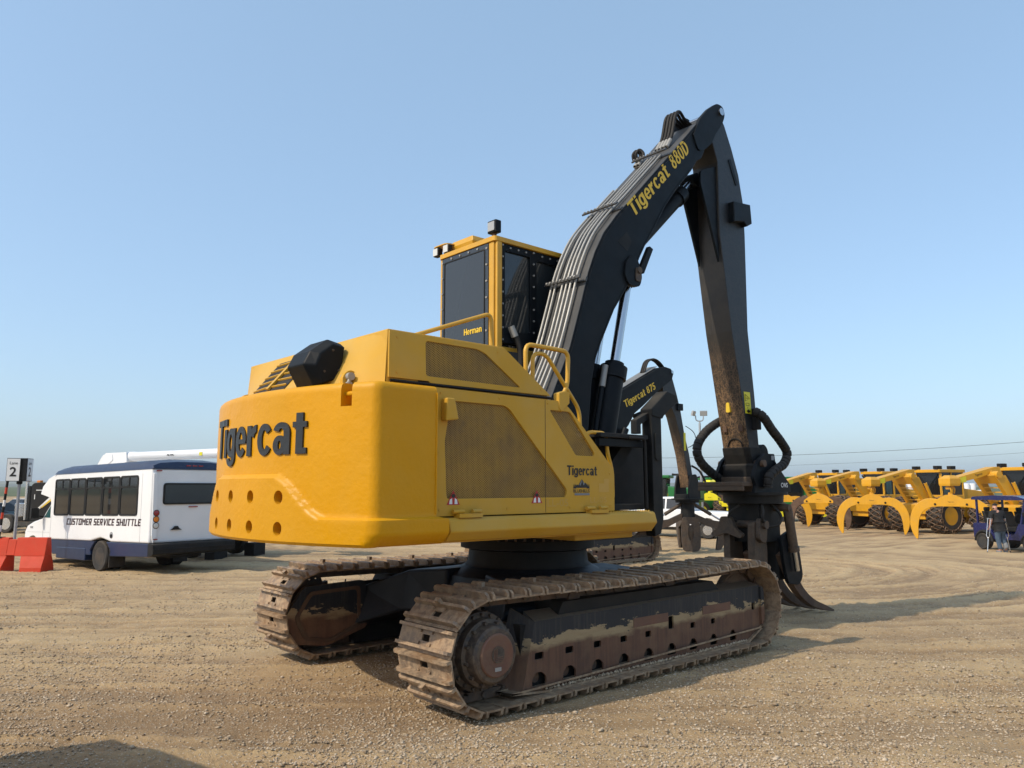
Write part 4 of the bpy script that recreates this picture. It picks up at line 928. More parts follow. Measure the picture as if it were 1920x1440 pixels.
tip = rounded([(9.60, 7.40), (9.80, 7.74), (10.03, 7.97), (10.28, 8.15), (10.45, 8.14), (10.50, 8.02), (10.43, 7.86), (10.21, 7.60), (10.10, 7.42), (9.93, 7.27), (9.72, 7.16)], [0, .03, .05, .08, .08, .08, .08, .02, .02, .03, .1], 3)
for y0, y1 in ((BY0 - .022, BY0 + .04), (BY1 - .04, BY1 + .022)):
    mb = MB(); mb.prism(tip, y0, y1); mb.build('tip_plate', 'boom_black', boom, bevel=.006)
mb = MB(); mb.cyl((10.36, BY0 - .055, 8.02), (10.36, BY1 + .055, 8.02), .062, n=18); mb.build('tip_pin', 'chrome', boom, True)
mb = MB(); mb.prism(rounded([(7.88, 4.85), (7.92, 5.05), (8.05, 5.17), (8.17, 5.12), (8.26, 4.89), (8.20, 4.73), (7.97, 4.72)], .06, 3), BY0 - .03, BY0 + .05); mb.build('cylinder_lug', 'boom_black', boom, bevel=.006)
mb = MB(); mb.cyl((8.17, BY0 - .065, 4.96), (8.17, BY0 - .02, 4.96), .045, n=14); mb.prism(rounded([(8.10, 4.80), (8.21, 4.80), (8.22, 5.0), (8.11, 5.0)], .04), BY0 - .045, BY0 - .028); mb.build('lug_pin', 'hub_black', boom, True)
mb = MB(); mb.prism(rounded([(8.20, 4.98), (8.42, 5.36), (8.50, 5.33), (8.28, 4.93)], .015), 6.56, 6.62); mb.build('stop_lever', 'boom_black', boom, bevel=.005)
# grey wear plate on the upper side, pipes and clamps
def offset_line(line, d):
    out = []
    for i, p in enumerate(line):
        a = Vector(line[max(i - 1, 0)]); b = Vector(line[min(i + 1, len(line) - 1)]); t = (b - a).normalized(); nrm = Vector((-t.y, t.x)); out.append(Vector(p) + nrm * d)
    return out
up0 = offset_line(TOPL[1:], .002); up1 = offset_line(TOPL[1:], .012)
mb = MB(); mb.loft([[(p.x, BY0 + .004, p.y), (p.x, BY1 - .004, p.y), (q.x, BY1 - .004, q.y), (q.x, BY0 + .004, q.y)] for p, q in zip(up0, up1)]); mb.build('wear_plate', 'plate_grey', boom)
line = [tuple(v) for v in smooth_path([(a, b, 0) for a, b in TOPL[:-1]], 3)]; line = [(a, b) for a, b, c in line]
for k, (yy, off, rr) in enumerate(((7.20, .05, .016), (7.125, .05, .016), (7.03, .035, .012), (6.965, .07, .016), (6.89, .07, .016), (6.815, .07, .016), (6.74, .06, .016))):
    pl = offset_line(line, off); e = len(pl) - (1 if k > 2 else 4)
    mb = MB(); mb.tube([(p.x, yy, p.y) for p in pl[:e]], rr, 8); mb.build('hydraulic_pipe', 'zinc' if k not in (2,) else 'hose', boom, True)
for px_, pz_ in ((7.15, 4.62), (7.86, 5.745), (9.00, 6.875)):
    i = min(range(1, len(line) - 1), key=lambda j: (line[j][0] - px_) ** 2 + (line[j][1] - pz_) ** 2); t = (Vector(line[i + 1]) - Vector(line[i - 1])).normalized(); nrm = Vector((-t.y, t.x)); c = Vector(line[i])
    mb = MB(); a = c + nrm * .115; mb.beam((a.x, BY0 + .02, a.y), (a.x, BY1 + .01, a.y), .05, .022, (nrm.x, 0, nrm.y))
    a = c + nrm * .02; mb.beam((a.x, BY0 - .01, a.y), (a.x, BY1 + .01, a.y), .06, .03, (nrm.x, 0, nrm.y)); cl = mb.build('pipe_clamp', 'plate_grey', boom)
    mb = MB()
    for k in range(9):
        y = 6.70 + k * .064; b = c + nrm * .12; q = c + nrm * .145; mb.cyl((b.x, y, b.y), (q.x, y, q.y), .014, n=6)
    mb.build('clamp_bolt', 'zinc', cl)
def ringed_hose(pts, r, nm, parent, mat='hose', ring=.09, bulge=1.1):
    path = smooth_path(pts, 26); acc = 0; rr = []; out = []; last = None
    for p in path:
        if last is not None: acc += (p - last).length
        last = p; ph = (acc / ring) % 1.0; out.append(p); rr.append(r * (1.0 if ph > .22 else .80))
    mb_ = MB(); mb_.tube(out, rr, 12); return mb_.build(nm, mat, parent, True, ang=60)
for k in range(4):
    y = 6.80 + k * .062
    mb = MB(); mb.tube(smooth_path([(9.20, y, 7.15), (9.34, y, 7.38), (9.42, y - .02, 7.72), (9.56, y, 7.84), (9.74, y + .03, 7.78), (9.92, y + .05, 7.76)]), .026, 8); mb.build('boom_hose', 'hose', boom, True)
    mb = MB(); mb.cyl((9.20, y, 7.15), (9.30, y, 7.30), .034, n=8); mb.build('hose_fitting', 'zinc', boom, True)
for k in range(2):
    y = 7.14 + k * .06; mb = MB(); mb.tube(smooth_path([(8.93, y, 6.88), (9.03, y, 7.02), (9.06, y, 7.12), (9.03, y + .05, 7.18), (9.0, y + .09, 7.12), (9.04, y + .10, 7.02)]), .026, 8); mb.build('boom_hose', 'hose', boom, True)
    mb = MB(); mb.cyl((8.93, y, 6.88), (9.02, y, 7.0), .034, n=8); mb.build('hose_fitting', 'zinc', boom, True)
# boom lettering, running up the right side
d = Vector((9.48 - 8.12, 0, 7.20 - 5.84)).normalized(); u = Vector((-d.z, 0, d.x))
def along(px_, pz_, s, q=0.): return Vector((px_, BY0, pz_)) + d * s + u * q
st0 = Vector((8.135, BY0, 5.72))
mb = MB(); grot_on(mb, 'Tigercat', st0, d, u, .225, 1.22, .004); mb.build('boom_lettering', 'decal_yellow', boom, recalc=False)
mb = MB(); grot_on(mb, '880D', st0 + d * 1.37, d, u, .225, .58, .004); mb.build('boom_lettering', 'decal_yellow', boom, recalc=False)
mb = MB(); mb.prism([(7.78, 5.30), (7.98, 5.48), (8.08, 5.36), (7.98, 5.20)], BY0 - .002, BY0); mb.build('old_decal', 'dull_black', boom)
for line_ in (BOT[5:16], TOPL[2:]):
    mb = MB(); ol = offset_line(line_, .03 if line_ is not TOPL else -.03); mb.tube([(p.x, BY0 - .001, p.y) for p in offset_line(line_, -.028)], .007, 5); mb.build('weld_bead', 'boom_black', boom, True)
# --- boom cylinders and stick cylinder
for y in (6.75, 7.12):
    mb = MB(); a = Vector((8.17, y, 4.96)); b = Vector((7.46, y, 2.1)); dd = (b - a).normalized(); p1 = a + dd * 1.42
    mb.cyl(p1, b, .155, n=24); mb.cyl(p1 - dd * .01, p1 + dd * .16, .185, n=24); mb.cyl(p1 - dd * .07, p1, .13, n=20); bc = mb.build('boom_cylinder', 'boom_black', ld, True)
    mb = MB(); mb.cyl(a + dd * .14, p1, .068, n=20); mb.build('cylinder_rod', 'chrome', bc, True)
    mb = MB(); mb.cyl(a - Vector((0, .1, 0)), a + Vector((0, .1, 0)), .12, n=20); mb.cyl(a + dd * .08, a + dd * .2, .09, n=16); mb.build('rod_eye', 'boom_black', bc, True)
    mb = MB(); o_ = Vector((-.20, -.03, .03)); mb.cyl(p1 + o_ + dd * .05, b + o_, .035, n=10); mb.build('cylinder_pipe', 'boom_black', bc, True)
    mb = MB(); mb.cyl(p1 + o_ + dd * .02, p1 + o_ + dd * .32, .042, n=10); mb.build('pipe_fitting', 'zinc', bc, True)
a = Vector((8.22, 6.92, 5.20)); b = Vector((10.02, 6.92, 6.86)); dd = (b - a).normalized()
mb = MB(); mb.cyl(a, a + dd * 1.95, .118, n=22); mb.cyl(a + dd * 1.83, a + dd * 2.02, .14, n=22); sc_ = mb.build('stick_cylinder', 'boom_black', ld, True)
mb = MB(); mb.cyl(a + dd * 1.95, b, .06, n=16); mb.build('cylinder_rod', 'chrome', sc_, True)
mb = MB(); mb.cyl(b - Vector((0, .1, 0)), b + Vector((0, .1, 0)), .11, n=18); mb.build('rod_eye', 'boom_black', sc_, True)
# --- stick
SY0, SY1 = 6.66, 7.14
SIDE = [(10.22, 7.52), (10.36, 7.20), (10.35, 5.98), (10.58, 4.45), (10.79, 3.45), (10.98, 2.50), (11.06, 2.30), (11.25, 2.34), (11.26, 2.50), (11.18, 3.48), (11.06, 4.52), (11.09, 6.15), (11.07, 6.70), (10.97, 7.14), (10.79, 7.55), (10.60, 7.90), (10.46, 8.06), (10.34, 8.08), (10.26, 7.98)]
mb = MB(); mb.prism(SIDE, SY0, SY1); stick = mb.build('stick', 'stick_worn', ld, bevel=.012)
mb = MB(); mb.prism([(10.945, 2.62), (10.97, 2.50), (11.05, 2.26), (11.26, 2.30), (11.275, 2.62)], 6.648, 7.152); mb.build('stick_end', 'dull_black', stick, bevel=.012)
for y in (6.70, 7.06):
    mb = MB(); mb.prism(rounded([(10.37, 5.55), (9.92, 6.76), (9.94, 6.95), (10.08, 7.02), (10.37, 7.14)], [0, .05, .05, .05, 0], 3), y, y + .04); mb.build('stick_lug', 'boom_black', stick, bevel=.006)
mb = MB(); mb.prism([(10.62, 6.24), (10.62, 6.58), (11.12, 6.64), (11.15, 6.32), (11.0, 6.24), (10.9, 6.30)], 6.555, 6.662); mb.build('stick_bracket', 'boom_black', stick, bevel=.012)
mb = MB(); mb.prism(rounded([(10.66, 7.32), (10.72, 7.36), (10.92, 6.96), (10.86, 6.93)], .02), 6.648, 6.66); mb.build('stick_gusset', 'boom_black', stick)
mb = MB(); mb.prism([(10.885, 3.155), (11.06, 3.150), (11.035, 3.50), (10.86, 3.50)], 6.655, 6.66); lab = mb.build('warning_label', 'label_yellow', stick)
mb = MB(); y = 6.653
mb.tube([(10.885, y, 3.46), (11.01, y, 3.40), (10.89, y, 3.35), (10.885, y, 3.46)], .004, 4); mb.tube([(10.91, y, 3.40), (10.97, y, 3.40)], .005, 4); mb.tube([(10.90, y, 3.32), (10.99, y, 3.32), (10.995, y, 3.28), (10.905, y, 3.28), (10.90, y, 3.32)], .004, 4); mb.tube([(10.95, y, 3.26), (10.95, y, 3.23)], .004, 4)
mb.bx(10.92, 11.02, y - .003, y + .001, 3.18, 3.205); mb.bx(10.95, 10.985, y - .003, y + .001, 3.165, 3.22); mb.build('label_print', 'decal_black', lab)
mb = MB(); mb.prism(rounded([(6.88, 3.18), (6.96, 3.18), (6.95, 3.34), (6.90, 3.34)], .03), 10.795, 10.86, 'X'); mb.build('old_label', 'decal_yellow', stick)
mb = MB(); c = (10.93, 6.90, 2.72)
arc_ = [(6.90 + .13 * math.cos(t), 2.63 + .13 * math.sin(t)) for t in [math.pi * k / 10 for k in range(11)]]
mb.tube([(10.985 - (z - 2.45) * .2, y, z) for y, z in arc_], .014, 6); mb.build('weld_arch', 'dull_black', stick, True)
for z in (2.92,):
    for y in (6.75, 7.04): mb = MB(); mb.box((10.885, y, z), (.03, .07, .10)); mb.build('weld_patch', 'rust_brown', stick)
for pts in (((11.10, 6.9, 5.15), (11.22, 6.86, 5.0), (11.22, 6.86, 4.7), (11.10, 6.9, 4.5)), ((11.08, 6.88, 4.62), (11.26, 6.85, 4.45), (11.28, 6.85, 4.15), (11.13, 6.9, 3.95))):
    mb = MB(); mb.tube(smooth_path(pts), .018, 6); mb.build('stick_hose', 'hose', stick, True)
mb = MB(); mb.tube([(11.13, 6.75, 5.4), (11.12, 6.74, 4.5), (11.22, 6.74, 3.5), (11.31, 6.74, 2.6)], .02, 8); mb.build('stick_pipe', 'zinc', stick, True)
# --- grapple
GX, GYc = 11.40, 6.90
gp = MB(); gp.lathe([(.30, 1.72), (.47, 1.73), (.48, 1.86), (.545, 1.862), (.545, 1.91), (.3, 1.915)], (GX, GYc, 0), 'Z', 40); grap = gp.build('grapple', 'dull_black', ld, True, ang=30)
hp = rounded([(10.86, 1.90), (10.92, 2.02), (10.84, 2.14), (10.91, 2.27), (11.02, 2.42), (11.22, 2.52), (11.50, 2.52), (11.52, 2.40), (11.70, 2.24), (11.97, 2.02), (11.97, 1.91)], [0, .04, .05, .05, .06, .03, .02, .03, .05, .03, 0], 3)
for y in (6.54, 7.20):
    mb = MB(); mb.prism(hp, y, y + .055); h_ = mb.build('head_plate', 'boom_black', grap, bevel=.008)
    if y < 6.6:
        mb = MB(); text_on(mb, 'CWS', (11.66, y, 1.985), (1, 0, 0), (0, 0, 1), .075, .21, .004, .02); mb.build('head_lettering', 'decal_white', grap)
        mb = MB(); mb.prism([(11.40, 2.42), (11.48, 2.42), (11.48, 2.49), (11.40, 2.49)], y - .004, y); mb.build('head_sticker', 'galvanised', grap)
mb = MB(); mb.cyl((11.10, 6.48, 2.36), (11.10, 7.31, 2.36), .055, n=16); mb.build('head_pin', 'chain_steel', grap, True)
mb = MB(); mb.prism(rounded([(11.32, 2.40), (11.34, 2.60), (11.45, 2.70), (11.58, 2.62), (11.62, 2.40)], .07, 4), 6.70, 6.80); mb.build('link_lug', 'boom_black', grap, bevel=.01); mb = MB(); mb.prism(rounded([(11.32, 2.40), (11.34, 2.60), (11.45, 2.70), (11.58, 2.62), (11.62, 2.40)], .07, 4), 7.0, 7.1); mb.build('link_lug', 'boom_black', grap, bevel=.01)
mb = MB(); mb.bx(10.62, 11.10, 6.60, 7.42, 2.0, 2.07); mb.bx(10.62, 10.68, 6.60, 7.42, 1.93, 2.0); mb.bx(10.95, 11.5, 6.60, 7.20, 1.91, 2.15); mb.build('head_shelf', 'tine_steel', grap, bevel=.012)
mb = MB(); mb.bx(11.10, 11.72, 6.62, 7.18, 1.12, 1.74); mb.prism(rounded([(11.12, 1.40), (11.45, 1.40), (11.45, 1.70), (11.12, 1.70)], .06), 6.60, 6.62); mb.build('grapple_body', 'dull_black', grap, bevel=.03)
mb = MB(); mb.bx(10.98, 11.42, 6.60, 7.195, 2.05, 2.36); mb.build('head_core', 'dull_black', grap, bevel=.03)
# rear jaw: two hanging tines joined by a head plate
for y in (6.64, 7.08):
    mb = MB(); mb.prism(rounded([(10.98, 1.46), (11.26, 1.46), (11.34, 1.0), (11.30, .55), (11.12, .05), (10.98, .02), (10.98, .5), (10.96, 1.0)], [.08, .1, .1, .1, .03, .03, .1, .1], 3), y, y + .12); mb.build('tine', 'tine_steel', grap, bevel=.012)
mb = MB(); mb.prism(rounded([(7.02, 1.52), (7.20, 1.52), (7.26, 1.34), (7.40, 1.24), (7.34, 1.18), (7.10, 1.26), (6.86, 1.18), (6.80, 1.24), (6.94, 1.34)], .04, 3), 10.90, 10.98, 'X'); mb.build('jaw_head', 'tine_steel', grap, bevel=.012)
mb = MB(); mb.prism(rounded([(10.98, 1.16), (11.20, 1.10), (11.24, 1.46), (11.02, 1.52)], .10, 4), 6.56, 6.64); mb.build('jaw_boss', 'tine_steel', grap, bevel=.01)
mb = MB(); mb.cyl((11.12, 6.50, 1.40), (11.12, 7.28, 1.40), .065, n=16); mb.build('jaw_pin', 'chain_steel', grap, True)
# front jaw: three curved tines reaching forward on the ground
def curved_tine(y, w, s=1.0):
    c = [(11.62, .95), (11.78, .66), (11.98, .42), (12.22, .22), (12.52, .07), (12.90, -.04), (13.22 * s + 12.9 * (1 - s), -.115)]
    wd = [.10, .10, .09, .075, .06, .045, .012]; sp = smooth_path([(a, b, 0) for a, b in c], 5); n_ = len(sp); rings = []
    for i, p in enumerate(sp):
        t = (sp[min(i + 1, n_ - 1)] - sp[max(i - 1, 0)]).normalized(); nr = Vector((-t.y, t.x, 0)); f = i / (n_ - 1) * 6; k = min(int(f), 5); ww = wd[k] + (wd[k + 1] - wd[k]) * (f - k)
        hw = w * (1 if f < 4.5 else 1 - .35 * (f - 4.5) / 1.5)
        a, b = p + nr * ww, p - nr * ww; rings.append([(a.x, y - hw, a.y), (a.x, y + hw, a.y), (b.x, y + hw, b.y), (b.x, y - hw, b.y)])
    m_ = MB(); m_.loft(rings); return m_
for y, s in ((6.56, 1.0), (6.86, .75), (7.16, .9)):
    curved_tine(y, .06, s).build('tine', 'rust_brown', grap, bevel=.008)
mb = MB(); mb.prism(rounded([(11.45, 1.20), (11.75, 1.30), (12.02, .95), (12.10, .55), (11.98, .42), (11.62, .46), (11.52, .8)], .08, 3), 6.46, 6.52); mb.build('jaw_cheek', 'boom_black', grap, bevel=.012); mb = MB(); mb.prism(rounded([(11.45, 1.20), (11.75, 1.30), (12.02, .95), (12.10, .55), (11.98, .42), (11.62, .46), (11.52, .8)], .08, 3), 7.24, 7.30); mb.build('jaw_cheek', 'boom_black', grap, bevel=.012)
mb = MB(); mb.bx(11.6, 11.95, 6.6, 7.2, .5, 1.2); mb.build('jaw_core', 'dull_black', grap, bevel=.05)
mb = MB(); mb.cyl((11.58, 6.40, 1.64), (11.72, 6.40, 1.02), .075, n=18); mb.cyl((11.715, 6.40, 1.04), (11.73, 6.40, .97), .09, n=18); cy_ = mb.build('jaw_cylinder', 'tine_steel', grap, True)
mb = MB(); mb.cyl((11.73, 6.40, .98), (11.80, 6.40, .66), .04, n=12); mb.build('cylinder_rod', 'chrome', cy_, True)
mb = MB(); mb.cyl((11.55, 6.34, 1.66), (11.55, 6.62, 1.66), .06, n=12); mb.build('cylinder_pin', 'chain_steel', cy_, True)
for pts in (((11.15, 6.60, 1.72), (11.05, 6.52, 1.60), (11.02, 6.52, 1.5), (11.12, 6.55, 1.42)), ((11.40, 6.58, 1.72), (11.45, 6.45, 1.55), (11.38, 6.45, 1.40), (11.28, 6.58, 1.36)), ((11.0, 6.9, 1.7), (10.9, 7.0, 1.6), (10.92, 7.05, 1.5), (11.05, 7.0, 1.45))):
    mb = MB(); mb.tube(smooth_path(pts), .022, 8); mb.build('jaw_hose', 'hose', grap, True)
# armoured hose loops either side of the head
ringed_hose([(11.12, 7.18, 3.10), (10.95, 7.22, 3.04), (10.70, 7.26, 2.90), (10.50, 7.28, 2.72), (10.43, 7.28, 2.55), (10.52, 7.27, 2.38), (10.74, 7.26, 2.24), (10.98, 7.25, 2.13), (11.05, 7.25, 2.07)], .074, 'armoured_hose', ld)
ringed_hose([(11.02, 6.60, 3.20), (11.10, 6.48, 3.10), (11.30, 6.45, 2.90), (11.56, 6.45, 2.72), (11.74, 6.45, 2.54), (11.62, 6.45, 2.36), (11.36, 6.45, 2.26), (11.16, 6.46, 2.14), (11.14, 6.47, 1.98)], .074, 'armoured_hose', ld)
mb = MB(); mb.bx(11.06, 11.18, 6.56, 6.70, 2.90, 3.24); mb.build('hose_bracket', 'dull_black', ld, bevel=.01)

# ------------------------------------------------------------------ second loader parked beyond
z2 = ground_z(20, 16); ORG = Vector((17.3, 17.1, z2))
l2 = empty('log_loader', ORG, 0, 'smaller black log loader with 875 lettering parked behind the big loader', 'log loader')
ORG = Vector((17.3, 17.1, 0))
make_track(l2, 15.25, 19.45, 15.75, .75, outer=-1); make_track(l2, 15.25, 19.45, 18.45, .75, outer=1)
mb = MB(); mb.lathe([(.9, .62), (.95, .9), (.75, 1.0), (.75, 1.3), (.85, 1.32), (.85, 1.42)], (17.3, 17.1, 0), 'Z', 32)
for sx in (-1, 1):
    for sy in (-1, 1): mb.beam((17.3 + sx * .3, 17.1 + sy * .2, .72), (17.3 + sx * 1.1, 17.1 + sy * 1.2, .55), .6, .4)
mb.build('car_body', 'blue_black', l2)
mb = MB(); mb.prism([(14.6, 1.5), (14.6, 2.5), (15.2, 2.9), (16.8, 2.9), (17.6, 2.1), (17.6, 1.5)], 15.6, 16.7); mb.build('engine_hood', 'panel_yellow', l2, bevel=.02)
mb = MB(); mb.prism([(14.2, 1.4), (14.2, 2.4), (14.9, 2.4), (14.9, 1.4)], 15.5, 18.7); mb.build('counterweight', 'cast_yellow', l2, bevel=.06)
mb = MB(); mb.bx(14.6, 18.2, 15.55, 18.65, 1.40, 1.62); mb.build('deck_frame', 'panel_yellow', l2, bevel=.02)
mb = MB(); mb.bx(16.6, 18.1, 17.75, 18.7, 1.62, 3.7); cab2 = mb.build('cab', 'dark_glass', l2, bevel=.03)
mb = MB(); mb.bx(16.55, 18.15, 17.70, 18.75, 3.70, 3.80); mb.build('cab_roof', 'rail_yellow', cab2, bevel=.02)
ORG = Vector((17.3, 17.1, z2))
B2 = [(17.85, 2.2), (17.95, 3.3), (18.17, 3.9), (18.56, 4.44), (18.95, 4.74), (19.5, 5.0), (20.05, 5.27), (21.0, 5.73), (21.97, 6.20), (22.35, 6.28), (22.69, 6.24), (22.85, 6.09), (22.74, 5.84), (22.42, 5.66), (22.04, 5.43), (21.54, 5.11), (21.02, 4.75), (20.58, 4.48), (20.25, 4.05), (19.80, 3.66), (19.2, 3.0), (18.6, 2.2)]
mb = MB(); mb.prism(B2, 16.85, 17.40); b2 = mb.build('boom', 'boom_black', l2, bevel=.012)
L2 = [(a, b) for a, b, c in [tuple(v) for v in smooth_path([(a, b, 0) for a, b in B2[1:9]], 3)]]
for k in range(7):
    pl = offset_line(L2, .06); mb = MB(); mb.tube([(p.x, 16.93 + k * .062, p.y) for p in pl], .018, 6); mb.build('hydraulic_pipe', 'zinc', b2, True)
d2 = Vector((1.70, 0, .80)).normalized(); u2 = Vector((-d2.z, 0, d2.x))
mb = MB(); grot_on(mb, 'Tigercat 875', Vector((20.10, 16.85, 4.64)), d2, u2, .25, 1.86, .006); mb.build('boom_lettering', 'decal_yellow', b2, recalc=False)
for k in range(3): mb = MB(); mb.tube(smooth_path([(21.35, 17.0 + k * .08, 6.0), (21.55, 17.0 + k * .08, 6.38), (21.85, 17.0 + k * .08, 6.52), (22.2, 17.05 + k * .08, 6.50), (22.45, 17.05 + k * .08, 6.36), (22.6, 17.05 + k * .06, 6.2)]), .035, 8); mb.build('boom_hose', 'hose', b2, True)
mb = MB(); mb.cyl((22.72, 16.80, 6.12), (22.72, 17.45, 6.12), .06, n=14); mb.build('tip_pin', 'chrome', b2, True)
S2 = [(22.30, 5.30), (22.26, 5.68), (22.50, 6.05), (22.80, 6.05), (23.10, 5.33), (23.30, 4.75), (23.50, 3.88), (23.74, 3.21), (23.98, 2.05), (23.72, 1.95), (23.48, 3.1), (23.22, 3.85), (22.98, 4.5), (22.70, 4.92)]
mb = MB(); mb.prism(S2, 16.92, 17.33); s2 = mb.build('stick', 'stick_worn', l2, bevel=.01)
mb = MB(); mb.bx(23.44, 23.56, 16.915, 16.92, 3.30, 3.95); mb.build('warning_label', 'label_yellow', s2)
mb = MB(); mb.bx(23.05, 23.36, 16.84, 16.92, 4.75, 5.0); mb.build('stick_bracket', 'boom_black', s2, bevel=.01)
mb = MB(); mb.tube(smooth_path([(23.55, 16.9, 4.2), (23.95, 16.85, 4.0), (24.1, 16.85, 3.7), (23.9, 16.88, 3.5), (23.68, 16.9, 3.42)]), .014, 6); mb.build('stick_hose', 'hose', s2, True)
mb = MB(); mb.tube(smooth_path([(23.85, 16.9, 2.75), (24.2, 16.8, 2.55), (24.5, 16.75, 2.1), (24.6, 16.8, 1.8)]), .04, 8); mb.build('stick_hose', 'hose', s2, True)
mb = MB(); mb.cyl((20.9, 17.1, 4.4), (22.5, 17.1, 4.95), .10, n=16); mb.build('stick_cylinder', 'boom_black', l2, True)
mb = MB(); mb.cyl((19.9, 16.7, 3.9), (18.9, 16.7, 2.0), .12, n=16); mb.build('boom_cylinder', 'boom_black', l2, True)
gc = Vector((23.80, 17.10, 0))
mb = MB(); mb.lathe([(.25, 1.40), (.44, 1.41), (.44, 1.50), (.58, 1.51), (.58, 1.56), (.3, 1.57)], gc, 'Z', 28); mb.prism(rounded([(23.45, 1.56), (23.50, 2.0), (23.62, 2.40), (23.95, 2.45), (24.12, 2.1), (24.2, 1.56)], .08), 16.78, 16.84); mb.prism(rounded([(23.45, 1.56), (23.50, 2.0), (23.62, 2.40), (23.95, 2.45), (24.12, 2.1), (24.2, 1.56)], .08), 17.38, 17.44); mb.bx(23.4, 24.2, 16.8, 17.4, 1.56, 1.72)
mb.lathe([(.20, .72), (.26, .80), (.24, 1.41)], gc, 'Z', 20); g2 = mb.build('grapple', 'dusty_black', l2)
for k, ang in enumerate((R(-41.6), R(138.4), R(48.4), R(228.4))):
    c, s = math.cos(ang), math.sin(ang); sd_ = Vector((-s, c, 0)); rd = Vector((c, s, 0)); spread = (1.0, 1.0, 1.0, .32)[k]
    def P(r, z): return gc + rd * r * spread + Vector((0, 0, z))
    pr = [(.22, 1.02), (.70, .80), (1.25, .72), (1.50, .62), (1.52, .40), (1.15, -.28), (1.0, -.30), (1.05, .05), (1.12, .45), (.72, .55), (.25, .80)]
    mb = MB()
    for w_ in (-.10, .10):
        a = [P(r, z) + sd_ * (w_ - .03) for r, z in pr]; b = [P(r, z) + sd_ * (w_ + .03) for r, z in pr]; mb.loft([a, b])
    a = [P(r, z) + sd_ * -.10 for r, z in pr[3:7]]; b = [P(r, z) + sd_ * .10 for r, z in pr[3:7]]; mb.loft([a, b], cap=False, close=False)
    mb.build('tine', 'tine_steel', g2)
    if k != 3:
        mb = MB(); mb.cyl(P(.22, 1.36), P(.85, .98), .065, n=12); t_ = mb.build('jaw_cylinder', 'tine_steel', g2, True); mb = MB(); mb.cyl(P(.85, .98), P(1.28, .72), .032, n=10); mb.build('cylinder_rod', 'chrome', t_, True)
# the tine that hangs towards the big loader: a plate with a window
mb = MB(); e1 = Vector((AX[0], AX[1], 0)); hole = [(.10 * math.cos(t) - .02, .36 + .30 * math.sin(t)) for t in [2 * math.pi * k / 14 for k in range(14)]]
pl_ = rounded([(-.30, .90), (.26, .90), (.34, .30), (.32, -.18), (.22, -.32), (-.26, -.32), (-.34, -.1), (-.36, .4)], .08, 3)
m2 = MB(); m2.prism(pl_, 0, .09, 'Y', [hole]); c0 = gc - Vector((DX[0], DX[1], 0)) * .42
mb.add([c0 + e1 * p[0] - Vector((DX[0], DX[1], 0)) * p[1] + Vector((0, 0, p[2])) for p in m2.v], m2.f); mb.build('window_tine', 'tine_steel', g2)
ORG = Vector((0, 0, 0))

# ------------------------------------------------------------------ wheels shared by the road vehicles
def yard(a, d):
    """yard survey grid: a metres along the lane, d metres across it"""
    x = a * AX[0] + d * DX[0]; y = a * AX[1] + d * DX[1]; return Vector((x, y, ground_z(x, y)))
LANE = math.atan2(AX[1], AX[0])
def wheel(parent, x, y, r, w, side, rim='rim_grey', rr=.58, tread=True, nm='wheel'):
    """axle along local y, outer face on side +1/-1"""
    mb = MB(); s = side; yo = y; yi = y - s * w
    mb.lathe([(r * .55, yi), (r * .93, yi), (r, yi + s * w * .12), (r, yo - s * w * .12), (r * .93, yo), (r * rr, yo - s * .012), (r * rr, yo - s * w * .5)], (x, 0, r), 'Y', 32)
    if tread:
        for k in range(28):
            t = 2 * math.pi * k / 28; c = Vector((x + r * .995 * math.cos(t), (yo + yi) / 2, r + r * .995 * math.sin(t))); mb.box(c, (.012, w * .72, .05), Matrix.Rotation(-t, 3, 'Y'))
    wh = mb.build(nm, 'rubber', parent, True, ang=35)
    mb = MB(); mb.lathe([(r * rr, yo - s * .01), (r * rr * .92, yo - s * .03), (r * rr * .85, yo - s * w * .34), (r * .22, yo - s * w * .30), (r * .20, yo - s * w * .10), (0, yo - s * w * .08)], (x, 0, r), 'Y', 28)
    for k in range(6):
        t = 2 * math.pi * k / 6; mb.cyl((x + r * .34 * math.cos(t), yo - s * w * .36, r + r * .34 * math.sin(t)), (x + r * .34 * math.cos(t), yo - s * w * .28, r + r * .34 * math.sin(t)), r * .05, n=6)
    mb.build('rim', rim, wh, True, ang=35); return wh

# ------------------------------------------------------------------ customer shuttle bus
bp = Vector((5.813, 23.557, 0)) + Vector((.977, .214, 0)) * 1.17; bp.z = ground_z(bp.x, bp.y)
bus = empty('shuttle_bus', bp, math.atan2(.977, -.214), 'white shuttle bus with navy roof and CUSTOMER SERVICE SHUTTLE lettering', 'bus', ry=R(1.1))
W_ = 1.17
def arch(cx, r, n=10): return [(cx + r * math.cos(math.pi - math.pi * k / n), .37 + r * math.sin(math.pi - math.pi * k / n)) for k in range(n + 1)]
prof = [(-2.5, .80), (-2.53, 2.0), (-2.52, 2.72), (2.9, 2.72), (3.35, 2.60), (3.72, 2.36), (3.84, 2.14), (3.40, 2.06), (3.16, 2.0), (3.10, 1.85), (3.08, .80)] + [(.56, .80)] + [(a, b) for a, b in reversed(arch(0, .53)) if b > .80] + [(-.56, .80)]
mb = MB(); mb.prism(prof, -W_, W_); body = mb.build('body', 'white_paint', bus, bevel=.05, seg=3)
sk_ = [(-2.46, .80), (-2.46, .47), (-.62, .44)] + [(a, b) for a, b in arch(0, .53) if b <= .80 and b > .44][:1]
